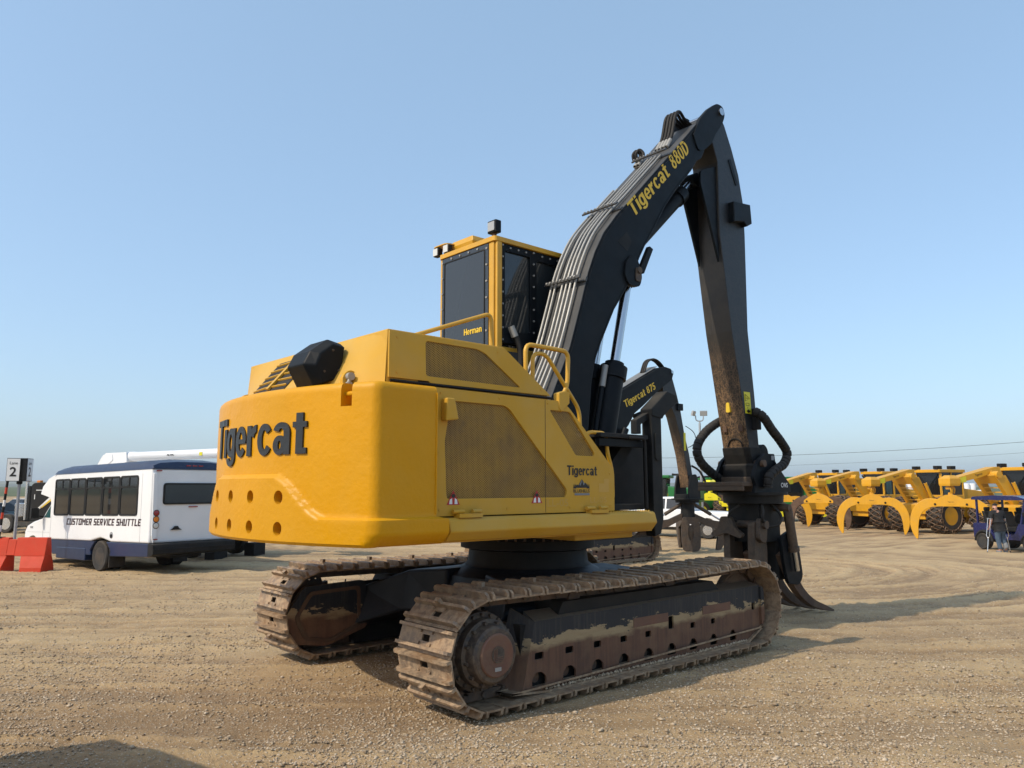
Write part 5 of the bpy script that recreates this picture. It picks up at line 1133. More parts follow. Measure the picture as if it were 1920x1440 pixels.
for poly in ([(-2.46, .797), (-2.46, .46), (-.53, .42), (-.56, .55), (-.50, .62), (-.42, .70), (-.30, .797)], [(.30, .797), (.42, .70), (.50, .62), (.56, .55), (.53, .42), (2.80, .38), (2.98, .50), (3.06, .797)]):
    mb = MB(); mb.prism(poly, -W_ + .02, W_ - .012); mb.build('skirt', 'navy', bus, bevel=.02)
mb = MB(); mb.prism([(.8, .26), (.8, .60), (2.55, .60), (2.55, .28)], W_ - .6, W_ - .001); mb.build('storage_box', 'navy', bus, bevel=.02)
secs = []
for x, zt, hw in ((-2.54, 2.80, .80), (-2.50, 2.90, .96), (-2.1, 2.98, 1.0), (2.2, 2.98, 1.0), (2.8, 2.92, .98), (3.3, 2.76, .95), (3.66, 2.54, .90), (3.86, 2.26, .85)):
    zb = 2.70 if x < 2.85 else 2.70 - (x - 2.85) * .50
    if x > 3.8: zb = 2.12
    w0 = W_ + .012 if x < 3.2 else W_ - .03
    secs.append([(x, -w0, zb), (x, -w0 + .03, zb + (zt - zb) * .45), (x, -hw, zb + (zt - zb) * .82), (x, -hw * .5, zt), (x, hw * .5, zt), (x, hw, zb + (zt - zb) * .82), (x, w0 - .03, zb + (zt - zb) * .45), (x, w0, zb)])
mb = MB(); mb.loft(secs); mb.build('roof', 'navy', bus, True, ang=50)
# windows: five tall side windows on each side, each with a sliding top pair and a fixed lower pane
for sd_ in (1, -1):
    for k in range(5):
        x1 = 2.84 - k * .945; x0 = x1 - .945; sh = .035
        def pz(x, z): return (x, z + (x - .45) * -.0)
        yy = W_ * sd_; ya, yb = sorted((yy - sd_ * .02, yy + sd_ * .018))
        outer_ = rounded([(x0 + .008, 1.50), (x1 - .008, 1.50), (x1 - .008, 2.56), (x0 + .008, 2.56)], .10, 4); i1 = rounded([(x0 + .06, 1.55), (x1 - .06, 1.55), (x1 - .06, 2.24), (x0 + .06, 2.24)], .07, 3); i2 = rounded([(x0 + .06, 2.28), ((x0 + x1) / 2 - .02, 2.28), ((x0 + x1) / 2 - .02, 2.51), (x0 + .06, 2.51)], .04, 2); i3 = rounded([((x0 + x1) / 2 + .02, 2.28), (x1 - .06, 2.28), (x1 - .06, 2.51), ((x0 + x1) / 2 + .02, 2.51)], .04, 2)
        mb = MB(); mb.prism(outer_, ya, yb, 'Y', [i1, i2, i3]); wf = mb.build('window', 'dull_black', bus)
        for pl in (i1, i2, i3):
            mb = MB(); yq = yy + sd_ * .006; mb.add([(a, yq, b) for a, b in pl], [list(range(len(pl)))]); mb.build('pane', 'dark_glass', wf, recalc=False)
mb = MB(); mb.prism(rounded([(-.86, 1.78), (.86, 1.78), (.86, 2.34), (-.86, 2.34)], .09, 4), -2.56, -2.52, 'X', [rounded([(-.82, 1.82), (.82, 1.82), (.82, 2.30), (-.82, 2.30)], .06, 4)]); rw = mb.build('rear_window', 'dull_black', bus)
mb = MB(); mb.bx(-2.548, -2.544, -.83, .83, 1.81, 2.31); mb.build('pane', 'dark_glass', rw)
for z, m_ in ((1.57, 'red_light'), (1.41, 'orange_light'), (1.25, 'clear_light')):
    for y in (1.04, -1.04):
        mb = MB(); mb.lathe([(.085, -2.52), (.085, -2.575), (.07, -2.58)], (0, y, z), 'X', 20); l_ = mb.build('tail_lamp', 'dull_black', bus, True); mb = MB(); mb.lathe([(.072, -2.575), (.06, -2.592), (0, -2.598)], (0, y, z), 'X', 20); mb.build('lens', m_, l_, True)
for y, z in ((1.0, 2.66), (.18, 2.80), (0, 2.80), (-.18, 2.80), (1.04, .90)): mb = MB(); mb.bx(-2.575 if z < 2.7 else -2.56, -2.52, y - .06, y + .06, z - .015, z + .015); mb.build('marker_lamp', 'red_light', bus)
mb = MB(); mb.bx(-2.565, -2.52, -.12, .12, 1.70, 1.725); mb.build('brake_lamp', 'red_light', bus)
mb = MB(); mb.prism(rounded([(-2.50, .80), (-2.74, .78), (-2.76, .52), (-2.50, .46)], .04), -W_ - .02, W_ + .02)
mb.bx(-2.775, -2.74, -W_ - .01, W_ + .01, .62, .66); mb.build('rear_bumper', 'dull_black', bus, bevel=.02)
mb = MB(); mb.prism([(1.10, .80), (1.14, 1.0), (1.155, 2.6), (1.05, 2.6), (1.0, .98)], -2.575, -2.525, 'X'); mb.build('corner_trim', 'white_paint', bus, bevel=.02)
mb = MB(); mb.prism(rounded([(.30, 1.12), (.62, 1.12), (.55, 1.16), (.50, 1.22), (.42, 1.22), (.38, 1.16)], .01), -2.555, -2.53, 'X'); mb.build('rear_badge', 'dull_black', bus)
it_, wt_ = grotesk('CUSTOMER SERVICE SHUTTLE', .11); kx = 4.06 / wt_
for word in (it_[:8], it_[9:16], it_[17:]):
    mb = put_glyphs(MB(), word, lambda x, y, c: (2.0 - x * kx - .033 * y, W_ + .004 + c, 1.235 + .185 * y), 0); mb.build('side_lettering', 'letter_maroon', bus, recalc=False)
for x in (2.02, 3.0, -2.05): mb = MB(); mb.bx(x - .004, x + .004, W_, W_ + .003, .82, 1.48 if x > 0 else 2.6); mb.build('panel_seam', 'galvanised', bus)
mb = MB(); mb.lathe([(.09, W_), (.09, W_ + .006), (0, W_ + .006)], (-.60, 0, .98), 'Y', 20); mb.build('fuel_recess', 'galvanised', bus); mb = MB(); mb.lathe([(.05, W_ + .006), (.05, W_ + .02), (0, W_ + .02)], (-.61, 0, .96), 'Y', 12); mb.build('fuel_cap', 'dull_black', bus)
# van nose
vn = [(3.08, .55), (3.10, 1.97), (3.34, 1.97), (3.62, 1.74), (4.02, 1.40), (4.60, 1.30), (5.02, 1.17), (5.16, .98), (5.18, .55), (5.07, .50)] + [(4.60 - .45 * math.cos(math.pi - t), .37 + .45 * math.sin(t)) for t in [math.pi * k / 10 for k in range(1, 10)]][::1] + [(4.13, .50)]
vn = [(3.08, .55), (3.10, 1.97), (3.34, 1.97), (3.62, 1.74), (4.02, 1.40), (4.60, 1.30), (5.02, 1.17), (5.16, .98), (5.18, .55)] + [(4.60 + .45 * math.cos(math.pi * k / 10), .45 + .42 * math.sin(math.pi * k / 10)) for k in range(0, 11)]
mb = MB(); mb.prism(vn, -.98, .98); nose = mb.build('van_nose', 'white_paint', bus, bevel=.05, seg=3)
for s in (1, -1):
    mb = MB(); mb.prism(rounded([(3.20, 1.42), (3.20, 1.90), (3.36, 1.90), (3.60, 1.70), (3.90, 1.43)], .03), *sorted((s * .975, s * .987))); mb.build('door_window', 'teal_glass', nose)
    mb = MB(); mb.tube([(3.95, s * .98, 1.45), (4.0, s * 1.15, 1.48)], .025, 6); mb.bx(3.93, 4.05, min(s * 1.12, s * 1.34), max(s * 1.12, s * 1.34), 1.40, 1.72); mb.build('door_mirror', 'dull_black', nose, bevel=.02)
    mb = MB(); mb.bx(3.92, 3.93, *sorted((s * .978, s * .984)), .60, 1.38); mb.bx(3.1, 5.0, *sorted((s * .979, s * .984)), .985, .99); mb.build('door_seam', 'galvanised', nose)
    mb = MB(); mb.bx(4.62, 4.80, *sorted((s * .978, s * .99)), 1.10, 1.16); mb.build('side_badge', 'galvanised', nose)
mb = MB(); mb.prism([(3.40, 1.96), (3.98, 1.44), (3.94, 1.42), (3.36, 1.93)], -.86, .86); mb.build('windscreen', 'dark_glass', nose)
mb = MB(); mb.bx(5.14, 5.24, -.98, .98, .42, .62); mb.build('front_bumper', 'dull_black', bus, bevel=.03)
mb = MB(); mb.bx(5.13, 5.20, -.75, .75, .75, .98); mb.build('front_grille', 'dull_black', bus)
mb = MB(); mb.bx(-2.3, 4.9, -.45, .45, .38, .52); mb.bx(-2.0, 2.9, -W_ + .1, W_ - .1, .5, .8); mb.build('chassis', 'dull_black', bus)
for s in (1, -1):
    wheel(bus, 0, s * W_ * 1.0, .41, .25, s, 'rim_grey'); wheel(bus, 0, s * (W_ - .30), .41, .22, s, 'rim_grey'); wheel(bus, 4.60, s * .97, .36, .22, s, 'rim_grey')
    mb = MB(); mb.bx(-.50, -.47, *sorted((s * .70, s * 1.14)), .12, .60); mb.build('mud_flap', 'rubber', bus)
mb = MB(); mb.bx(3.82, 3.87, .35, .42, 2.36, 2.42); mb.build('roof_marker', 'orange_light', bus)

# ------------------------------------------------------------------ aerial lift truck behind the bus
p = yard(-9.6, 26.4); q = yard(-17.5, 30.0); hd = math.atan2(q.y - p.y, q.x - p.x)
at_ = empty('lift_truck', p, hd, 'white aerial lift truck with long boom folded level behind the shuttle bus', 'truck')
mb = MB(); mb.bx(-.6, 7.2, -.45, .45, .62, .88); mb.build('chassis', 'dull_black', at_)
mb = MB(); mb.bx(-.5, 4.3, -1.2, 1.2, .95, 1.75); mb.build('utility_body', 'white_paint', at_, bevel=.03)
mb = MB(); mb.prism([(4.5, .6), (4.5, 2.4), (5.7, 2.4), (6.2, 1.55), (7.4, 1.4), (7.5, .6)], -1.1, 1.1); tc = mb.build('cab', 'white_paint', at_, bevel=.05)
for s in (1, -1): mb = MB(); mb.prism([(4.8, 1.55), (4.8, 2.25), (5.6, 2.25), (6.0, 1.55)], *sorted((s * 1.095, s * 1.11))); mb.build('side_window', 'dark_glass', tc)
mb = MB(); mb.lathe([(.5, 1.75), (.5, 1.9), (.38, 1.95), (.36, 2.6)], (2.4, 0, 0), 'Z', 20); mb.build('turret', 'white_paint', at_, True)
mb = MB(); mb.prism(rounded([(6.55, 2.62), (6.35, 3.10), (6.05, 3.50), (5.6, 3.56), (5.5, 3.30), (5.85, 3.10), (6.05, 2.62)], .08, 3), -.24, .24); mb.prism([(5.95, 3.56), (4.85, 3.58), (4.80, 3.22), (5.5, 3.06), (6.1, 3.2)], -.22, .22)
bm_ = mb.build('boom_elbow', 'white_paint', at_, bevel=.02)
mb = MB(); mb.tube([(5.0, 0, 3.42), (4.6, 0, 3.42), (4.58, 0, 3.42), (-1.6, 0, 3.50)], [.185, .185, .17, .17], 18); up_ = mb.build('upper_boom', 'white_paint', at_, True)
mb = MB(); mb.tube([(6.3, 0, 2.80), (4.9, 0, 3.0), (4.1, 0, 2.92), (1.8, 0, 2.60)], [.17, .17, .13, .13], 14); mb.build('lower_boom', 'white_paint', at_, True)
mb = MB(); text_on(mb, 'ALTEC', (2.85, .172, 3.41), (-1, 0, 0), (0, 0, 1), .085, .36, .004, .02); mb.build('boom_lettering', 'decal_black', up_)
mb = MB(); mb.bx(1.16, 1.30, .165, .178, 3.40, 3.52); mb.build('boom_label', 'label_yellow', up_)
mb = MB(); mb.bx(2.55, 2.62, -.03, .03, 2.5, 3.30); mb.build('boom_rest', 'dull_black', at_)
mb = MB(); mb.loft([[(-2.0, -.35, 2.5), (-2.0, .35, 2.5), (-1.3, .35, 2.5), (-1.3, -.35, 2.5)], [(-2.05, -.4, 3.5), (-2.05, .4, 3.5), (-1.25, .4, 3.5), (-1.25, -.4, 3.5)]]); mb.build('bucket', 'white_paint', at_, bevel=.04)
for s in (1, -1):
    for x in (.6, 5.9): wheel(at_, x, s * 1.15, .48, .30, s)
    mb = MB(); mb.bx(-.62, -.2, *sorted((s * .6, s * 1.15)), .0, .42); mb.build('outrigger', 'dull_black', at_)

# ------------------------------------------------------------------ lane sign and red barrier
p = yard(-13.95, 22.0)
sg = empty('lane_sign', p, LANE + R(14), 'two-sided white Lane 2 box sign on poles above the red barrier', 'sign')
mb = MB(); mb.bx(-.19, .19, -.19, .19, 2.46, 3.10); sb_ = mb.build('sign_box', 'dull_black', sg)
mb = MB(); mb.bx(-.30, .02, -.196, -.191, 2.47, 3.09); fa = mb.build('sign_face', 'decal_white', sg)
mb = MB(); mb.bx(-.31, .10, -.190, .10, 2.455, 3.105); mb.build('sign_core', 'dull_black', sg)
mb = MB(); text_on(mb, 'Lane', (-.235, -.197, 2.93), (1, 0, 0), (0, 0, 1), .085, .20, .004, .005); text_on(mb, '2', (-.225, -.197, 2.60), (1, 0, 0), (0, 0, 1), .265, .17, .004, .02); mb.build('sign_lettering', 'decal_black', sg)
mb = MB(); mb.bx(.191, .196, -.19 + .06, .30, 2.47, 3.09); mb.build('sign_face', 'decal_white', sg)
mb = MB(); mb.bx(.10, .190, -.188, .31, 2.455, 3.105); mb.build('sign_core', 'dull_black', sg)
mb = MB(); text_on(mb, 'Lane', (.197, -.06, 2.93), (0, 1, 0), (0, 0, 1), .085, .22, .004, .005); text_on(mb, '2', (.197, -.05, 2.60), (0, 1, 0), (0, 0, 1), .265, .19, .004, .02); mb.build('sign_lettering', 'decal_black', sg)
for k in range(14):
    t0, t1 = k / 14, (k + 1) / 14; a = Vector((-.44, -.1, .02)); b = Vector((-.27, -.15, 2.46)); mb = MB(); mb.cyl(a.lerp(b, t0), a.lerp(b, t1), .035, n=10); mb.build('striped_post', ('barrier_red', 'dull_black', 'decal_white', 'dull_black')[k % 4], sg, True)
mb = MB(); mb.tube([(-.01, -.06, .0), (.0, -.06, 2.46)], .04, 10); mb.build('post', 'galvanised', sg, True); mb = MB(); mb.lathe([(.02, 2.36), (.075, 2.39), (.075, 2.45), (.02, 2.47)], (0, -.06, 0), 'Z', 12); mb.build('post_collar', 'dull_black', sg, True)
p = yard(-13.42, 21.45)
br = empty('lane_barrier', p, LANE, 'red plastic traffic barrier with arched underside in front of the bus', 'barrier')
mb = MB()
for x0, x1, i0, i1 in ((-.75, -.34, 0, .06), (.16, .75, -.06, 0)):       # two flared feet
    mb.loft([[(x0, -.30, 0), (x1, -.30, 0), (x1, .30, 0), (x0, .30, 0)], [(x0, -.29, .13), (x1, -.29, .13), (x1, .29, .13), (x0, .29, .13)], [(x0 + i0, -.168, .43), (x1 + i1, -.168, .43), (x1 + i1, .168, .43), (x0 + i0, .168, .43)]])
mb.prism([(-.17, .43), (-.085, .92), (.085, .92), (.17, .43)], -.75, -.30, 'X'); mb.prism([(-.168, .45), (-.094, .87), (.094, .87), (.168, .45)], -.30, -.08, 'X'); mb.prism([(-.17, .43), (-.085, .92), (.085, .92), (.17, .43)], -.08, .75, 'X')
mb.build('barrier_shell', 'barrier_red', br, bevel=.012)
mb = MB(); mb.bx(-.75, -.52, -.10, .10, .905, .935); mb.build('barrier_cap', 'dull_black', br)

# ------------------------------------------------------------------ grapple skidders in a row
def chained_tyre(parent, x, y, r, w, side):
    mb = MB(); s = side; yi = y - s * w / 2; yo = y + s * w / 2
    mb.lathe([(r * .52, yi), (r * .86, yi - s * .02), (r * .97, yi + s * w * .14), (r, yi + s * w * .3), (r, yo - s * w * .3), (r * .97, yo - s * w * .14), (r * .86, yo + s * .02), (r * .52, yo), (r * .5, yo - s * w * .3)], (x, 0, r), 'Y', 28)
    for k in range(18):
        t = 2 * math.pi * k / 18
        for hs_ in (-1, 1): mb.box((x + r * 1.0 * math.cos(t + hs_ * .07), y + hs_ * w * .22, r + r * 1.0 * math.sin(t + hs_ * .07)), (.10, w * .40, .08), Matrix.Rotation(-t, 3, 'Y') @ Matrix.Rotation(hs_ * .5, 3, 'X'))
    ty = mb.build('tyre', 'tyre', parent)
    ch = MB(); R1 = r * 1.055
    rows = [-.48, -.16, .16, .48]; nn = 20
    def pt(i, j): t = 2 * math.pi * (i + (.5 if j % 2 else 0)) / nn; rr = R1 if abs(rows[j]) < .3 else r * .95; return (x + rr * math.cos(t), y + rows[j] * w * 1.05, r + rr * math.sin(t))
    for i in range(nn):
        for j in range(3):
            k = i if j % 2 == 0 else i + 1
            ch.tube([pt(i, j), pt(i if j % 2 == 0 else i, j + 1)], .026, 4); ch.tube([pt(i, j), pt(i - 1 if j % 2 == 0 else i + 1, j + 1)], .026, 4)
    for yy in (-.52, .52):
        ch.tube([(x + r * .80 * math.cos(2 * math.pi * k / 20), y + yy * w, r + r * .80 * math.sin(2 * math.pi * k / 20)) for k in range(21)], .024, 4)
        for k in range(0, 20): t = 2 * math.pi * k / 20; ch.tube([(x + r * .80 * math.cos(t), y + yy * w, r + r * .80 * math.sin(t)), (x + r * .95 * math.cos(t + .1), y + yy * .95 * w, r + r * .95 * math.sin(t + .1))], .022, 4)
    for k in range(10):
        t = 2 * math.pi * (k + .5) / 10; c = Vector((x + r * .87 * math.cos(t), y + side * w * .56, r + r * .87 * math.sin(t))); ch.tube([c + Vector((.10 * math.cos(q), side * .02 * math.sin(2 * q), .10 * math.sin(q))) for q in [2 * math.pi * m / 8 for m in range(9)]], .022, 4)
    ch.build('tyre_chain', 'chain_rust', ty)
    mb = MB(); mb.lathe([(r * .53, yo - s * .02), (r * .48, yo - s * .10), (r * .44, yo - s * .30), (r * .18, yo - s * .30), (r * .16, yo - s * .12), (0, yo - s * .10)], (x, 0, r), 'Y', 24); mb.build('rim', 'skid_yellow', ty, True, ang=35)
def make_skidder(paint_='skid_yellow', tip='skid_yellow', twist=R(-48), full=True):
    r_ = empty('skidder', (0, 0, 0))
    # grapple hanging at the origin, its opening turned by twist
    ct, st = math.cos(twist), math.sin(twist)
    def T(p): return (p[0] * ct - p[1] * st, p[0] * st + p[1] * ct, p[2])
    def tp(mb): mb.v = [T(p) for p in mb.v]; return mb
    mb = MB(); mb.prism(rounded([(-.80, 1.52), (-.80, 1.66), (-.45, 1.92), (-.18, 2.05), (.18, 2.05), (.45, 1.92), (.80, 1.66), (.80, 1.52)], .05, 3), -.16, .16); gf = tp(mb).build('grapple_frame', paint_, r_, bevel=.015)
    mb = MB(); mb.prism(rounded([(-.17, 1.60), (.17, 1.60), (.17, 1.84), (-.17, 1.84)], .06, 3), -.172, -.162); tp(mb).build('name_plate', paint_, gf)
    mb = MB(); text_on(mb, 'Tigercat', (-.12, -.173, 1.71), (1, 0, 0), (0, 0, 1), .045, .24, .004, .01); tp(mb).build('frame_lettering', 'decal_black', gf)
    for sx in (-1, 1): mb = MB(); mb.cyl((sx * .64, -.185, 1.62), (sx * .64, .185, 1.62), .05, n=12); tp(mb).build('jaw_pin', 'dull_black', gf, True)
    for s in (-1, 1):
        c = [(.55, 1.68), (.95, 1.66), (1.28, 1.44), (1.48, 1.08), (1.55, .66), (1.52, .30), (1.46, .02)]; wd = [.24, .29, .27, .26, .23, .16, .04]
        sp = smooth_path([(a, b, 0) for a, b in c], 4); n_ = len(sp); rings = []
        for i, p in enumerate(sp):
            t = (sp[min(i + 1, n_ - 1)] - sp[max(i - 1, 0)]).normalized(); nr = Vector((-t.y, t.x, 0)); f = i / (n_ - 1) * 6; k = min(int(f), 5); ww = wd[k] + (wd[k + 1] - wd[k]) * (f - k)
            a, b = p + nr * ww * .75, p - nr * ww * .75; rings.append([(s * a.x, -.15, a.y), (s * a.x, .15, a.y), (s * b.x, .15, b.y), (s * b.x, -.15, b.y)])
        mb = MB(); mb.loft(rings); tp(mb).build('jaw', tip if not isinstance(tip, tuple) else tip[0 if s < 0 else 1], r_, bevel=.012)
    mb = MB(); mb.prism([(-.10, 2.02), (.10, 2.02), (.07, 2.16), (-.07, 2.16)], -.06, .06); mb.lathe([(.16, 2.30), (.18, 2.34), (.16, 2.44)], (0, 0, 0), 'Z', 16); tp(mb)
    for k in range(3): mb.tube(smooth_path([(-.12 + .12 * k, -.10, 2.44), (-.16 + .12 * k, -.2, 2.30), (-.10 + .1 * k, -.14, 2.12)]), .028, 6)
    mb.build('rotator', paint_, r_)
    if not full: return r_
    # boom with a pyramid capped head
    mb = MB(); mb.loft([[(-.28, -.30, 2.46), (.30, -.30, 2.46), (.30, .30, 2.46), (-.28, .30, 2.46)], [(-.30, -.32, 2.56), (.34, -.32, 2.56), (.34, .32, 2.56), (-.30, .32, 2.56)], [(-.30, -.32, 2.80), (.34, -.32, 2.80), (.34, .32, 2.80), (-.30, .32, 2.80)], [(-.12, -.14, 2.95), (.2, -.14, 2.95), (.2, .14, 2.95), (-.12, .14, 2.95)]]); hd_ = mb.build('boom_head', paint_, r_, bevel=.01)
    mb = MB(); mb.prism([(.30, 2.60), (.30, 2.86), (2.55, 3.36), (2.85, 3.36), (2.90, 3.10), (2.60, 2.98), (2.30, 3.06), (1.75, 2.88)], -.26, .26); bm2 = mb.build('boom', paint_, r_, bevel=.012)
    mb = MB(); text_on(mb, 'Tigercat', (1.3, -.262, 2.90), (.976, 0, .217), (-.217, 0, .976), .10, .46, .004, .01); mb.build('boom_lettering', 'decal_black', bm2)
    mb = MB(); mb.prism([(.30, 2.60), (.30, 2.82), (.74, 2.91), (.74, 2.64)], -.268, -.262); mb.build('boom_label', 'label_yellow', bm2)
    # arch: leaning frame with side cheeks, openings and pivots
    ar = MB()
    def AP(u, v): return (2.05 + u * 1.35 + .0, v, 2.95 - u * 1.75)       # u down the arch
    for y in (-.62, .58): ar.loft([[AP(0, y), AP(1, y), (3.85, y, 1.2), (2.75, y, 2.95)], [AP(0, y + .05), AP(1, y + .05), (3.85, y + .05, 1.2), (2.75, y + .05, 2.95)]])
    for u0, u1 in ((0, .22), (.82, 1.0)): ar.loft([[AP(u0, -.58), AP(u0, .58), AP(u1, .58), AP(u1, -.58)], [tuple(Vector(AP(u0, -.58)) + Vector((.05, 0, .04))), tuple(Vector(AP(u0, .58)) + Vector((.05, 0, .04))), tuple(Vector(AP(u1, .58)) + Vector((.05, 0, .04))), tuple(Vector(AP(u1, -.58)) + Vector((.05, 0, .04)))]])
    for v0, v1 in ((-.58, -.40), (.40, .58)): ar.loft([[AP(.2, v0), AP(.2, v1), AP(.84, v1), AP(.84, v0)], [tuple(Vector(AP(.2, v0)) + Vector((.05, 0, .04))), tuple(Vector(AP(.2, v1)) + Vector((.05, 0, .04))), tuple(Vector(AP(.84, v1)) + Vector((.05, 0, .04))), tuple(Vector(AP(.84, v0)) + Vector((.05, 0, .04)))]])
    for k in range(4): u = .34 + k * .12; ar.beam(Vector(AP(u, -.4)) + Vector((.03, 0, .02)), Vector(AP(u, .4)) + Vector((.03, 0, .02)), .03, .05)
    ac = ar.build('arch', paint_, r_, bevel=.01)
    for y in (-.52, .50): mb = MB(); mb.cyl((2.30, y - .16, 2.98), (2.30, y + .16, 2.98), .17, n=18); mb.build('arch_pivot', paint_, ac, True)
    mb = MB(); mb.prism(rounded([(2.1, 2.9), (2.3, 3.2), (2.7, 3.05), (2.5, 2.8)], .06), -.30, .30); mb.build('arch_ear', paint_, ac)
    for y in (-.75, .72):
        mb = MB(); mb.cyl((3.02, y, 2.62), (3.45, y, 1.75), .085, n=14); cy2 = mb.build('arch_cylinder', paint_, r_, True); mb = MB(); mb.cyl((2.86, y * .6, 3.12), (3.02, y, 2.62), .04, n=10); mb.build('cylinder_rod', 'dull_black', cy2, True)
    # frame, wheels, cab, engine hood
    mb = MB(); mb.bx(3.0, 5.0, -.62, .62, .72, 1.28); mb.prism([(2.85, 1.0), (2.75, 1.5), (3.1, 1.6), (3.4, 1.2)], -1.1, 1.1); mb.bx(5.1, 8.2, -.6, .6, .80, 1.40); mb.build('frame', paint_, r_, bevel=.03)
    for y, s in ((-1.22, -1), (1.22, 1)):
        chained_tyre(r_, 3.70, y, .93, .80, s); chained_tyre(r_, 7.0, y, .93, .80, s)
    mb = MB(); mb.prism([(5.9, 1.4), (5.9, 2.35), (8.2, 2.1), (8.5, 1.4)], -.72, .72); mb.build('engine_hood', paint_, r_, bevel=.04)
    cb2 = MB(); cb2.bx(4.15, 5.80, -.74, .74, 1.42, 3.20); cc = cb2.build('cab', 'dark_glass', r_)
    mb = MB(); mb.bx(4.10, 5.86, -.77, .77, 1.30, 2.0); mb.build('cab_skirt', paint_, cc, bevel=.02)
    for x in (4.12, 5.74):
        for y in (-.78, .70): mb = MB(); mb.bx(x, x + .10, y, y + .08, 1.3, 3.20); mb.build('cab_post', paint_, cc, bevel=.012)
    mb = MB(); mb.bx(4.9, 4.98, -.78, -.73, 1.3, 3.2); mb.build('cab_post', paint_, cc)
    for y in (-.745, .742): mb = MB(); mb.bx(4.35, 4.75, min(y, y * 1.005), max(y, y * 1.005), 1.9, 2.9); mb.build('side_window', 'teal_glass', cc)
    mb = MB(); mb.prism(rounded([(3.95, -.86), (5.95, -.86), (5.95, .86), (3.95, .86)], .12, 3), 3.20, 3.36, 'Z'); rf = mb.build('cab_roof', paint_, cc, bevel=.04)
    for x, y in ((3.96, .66), (3.96, -.68), (4.9, -.74)): mb = MB(); mb.bx(x - .07, x + .30, y - .13, y + .13, 3.37, 3.55); mb.build('roof_lamp', 'dull_black', rf, bevel=.02)
    mb = MB()
    mb.tube([(4.05, -.85, 1.6), (4.1, -.86, 2.2), (4.0, -.86, 2.6), (4.1, -.86, 3.1)], .022, 6); mb.build('grab_rail', paint_, r_)
    mb = MB(); mb.prism([(8.3, .5), (8.7, .3), (8.9, .5), (8.8, 1.3), (8.4, 1.3)], -1.45, 1.45); mb.build('blade', paint_, r_, bevel=.02)
    return r_
skA = make_skidder()
pA = Vector((41.0, 17.9, ground_z(41, 17.9)))
skA.location = pA; skA.rotation_euler = (0, 0, R(-20)); tag(skA, 'yellow skidder with clean yellow grapple beside the rusty-jawed skidder', 'skidder', 'yellow skidders parked in a row')
skB = copy_tree(skA); skB.location = (39.1, 13.45, ground_z(39.1, 13.45)); skB.rotation_euler = (0, 0, R(-24)); tag(skB, 'yellow skidder whose arch stands behind the blue utility cart', 'skidder')
skC = make_skidder(tip='rust_brown'); skC.location = (43.4, 22.0, ground_z(43.4, 22.0)); skC.rotation_euler = (0, 0, R(-22)); tag(skC, 'yellow skidder with rusty brown grapple jaws', 'skidder', 'yellow skidders parked in a row')
skE = make_skidder(tip='skid_yellow', twist=R(-40)); skE.location = (45.0, 25.2, ground_z(45, 25.2)); skE.rotation_euler = (0, 0, R(-15)); tag(skE, 'yellow skidder partly hidden behind the hanging black grapple', 'skidder', 'yellow skidders parked in a row')
skF = make_skidder('lime_yellow', ('lime_yellow', 'rust_brown'), R(-60)); skF.location = (47.2, 32.0, ground_z(47.2, 32)); skF.rotation_euler = (0, 0, R(0)); tag(skF, 'lemon yellow skidder grapple and body beyond the white pickup', 'skidder')
ORG = Vector((0, 0, 0))

# ------------------------------------------------------------------ white pickup
def pickup(loc, rz, mat, label, group=None):
    r_ = empty('pickup_truck', loc, rz, label, 'pickup', group)
    def arch2(cx): return [(cx + .50 * math.cos(math.pi * k / 8), .50 + .46 * math.sin(math.pi * k / 8)) for k in range(9)]
    prof = [(-2.75, .55), (-2.78, 1.22), (-.75, 1.26), (-.72, 1.30), (1.35, 1.30), (2.75, 1.22), (2.95, 1.0), (2.95, .50)] + arch2(1.85) + arch2(-1.75)
    mb = MB(); mb.prism(prof, -.98, .98); b_ = mb.build('body', mat, r_, bevel=.04)
    mb = MB(); mb.loft([[(-.78, -.92, 1.28), (1.55, -.92, 1.28), (1.55, .92, 1.28), (-.78, .92, 1.28)], [(-.62, -.76, 1.92), (.75, -.76, 1.92), (.75, .76, 1.92), (-.62, .76, 1.92)]]); c_ = mb.build('cab', mat, r_, bevel=.06)
    for s in (-1, 1):
        mb = MB(); mb.add([(-.62, s * .915, 1.36), (.30, s * .915, 1.36), (.30, s * .785, 1.84), (-.52, s * .785, 1.84)], [[0, 1, 2, 3]]); mb.add([(.38, s * .915, 1.36), (1.35, s * .915, 1.36), (.78, s * .785, 1.84), (.38, s * .785, 1.84)], [[0, 1, 2, 3]]); mb.build('side_window', 'dark_glass', c_, recalc=False)
        mb = MB(); mb.bx(-2.80, -2.77, *sorted((s * .82, s * .96)), .80, 1.18); mb.build('tail_lamp', 'red_light', r_)
        for x in (-1.75, 1.85): wheel(r_, x, s * .97, .40, .26, s, 'rim_bright')
    mb = MB(); mb.add([(-.79, -.75, 1.38), (-.79, .75, 1.38), (-.66, .68, 1.84), (-.66, -.68, 1.84)], [[0, 1, 2, 3]]); mb.build('rear_window', 'dark_glass', c_, recalc=False)
    mb = MB(); mb.bx(-2.80, -2.76, -.80, .80, .62, 1.215); tg = mb.build('tailgate', mat, r_, bevel=.015); mb = MB(); mb.bx(-2.81, -2.80, -.16, .16, 1.0, 1.12); mb.build('handle', 'dull_black', tg)
    mb = MB(); mb.bx(-2.98, -2.76, -.95, .95, .46, .62); mb.bx(-2.6, 2.8, -.7, .7, .35, .56); mb.build('bumper', 'rim_grey', r_, bevel=.02)
    return r_
p = yard(8.2, 38.2); pickup(p, LANE + R(180 - 34), 'white_paint', 'white pickup truck parked beyond the open grapple of the 875 loader')

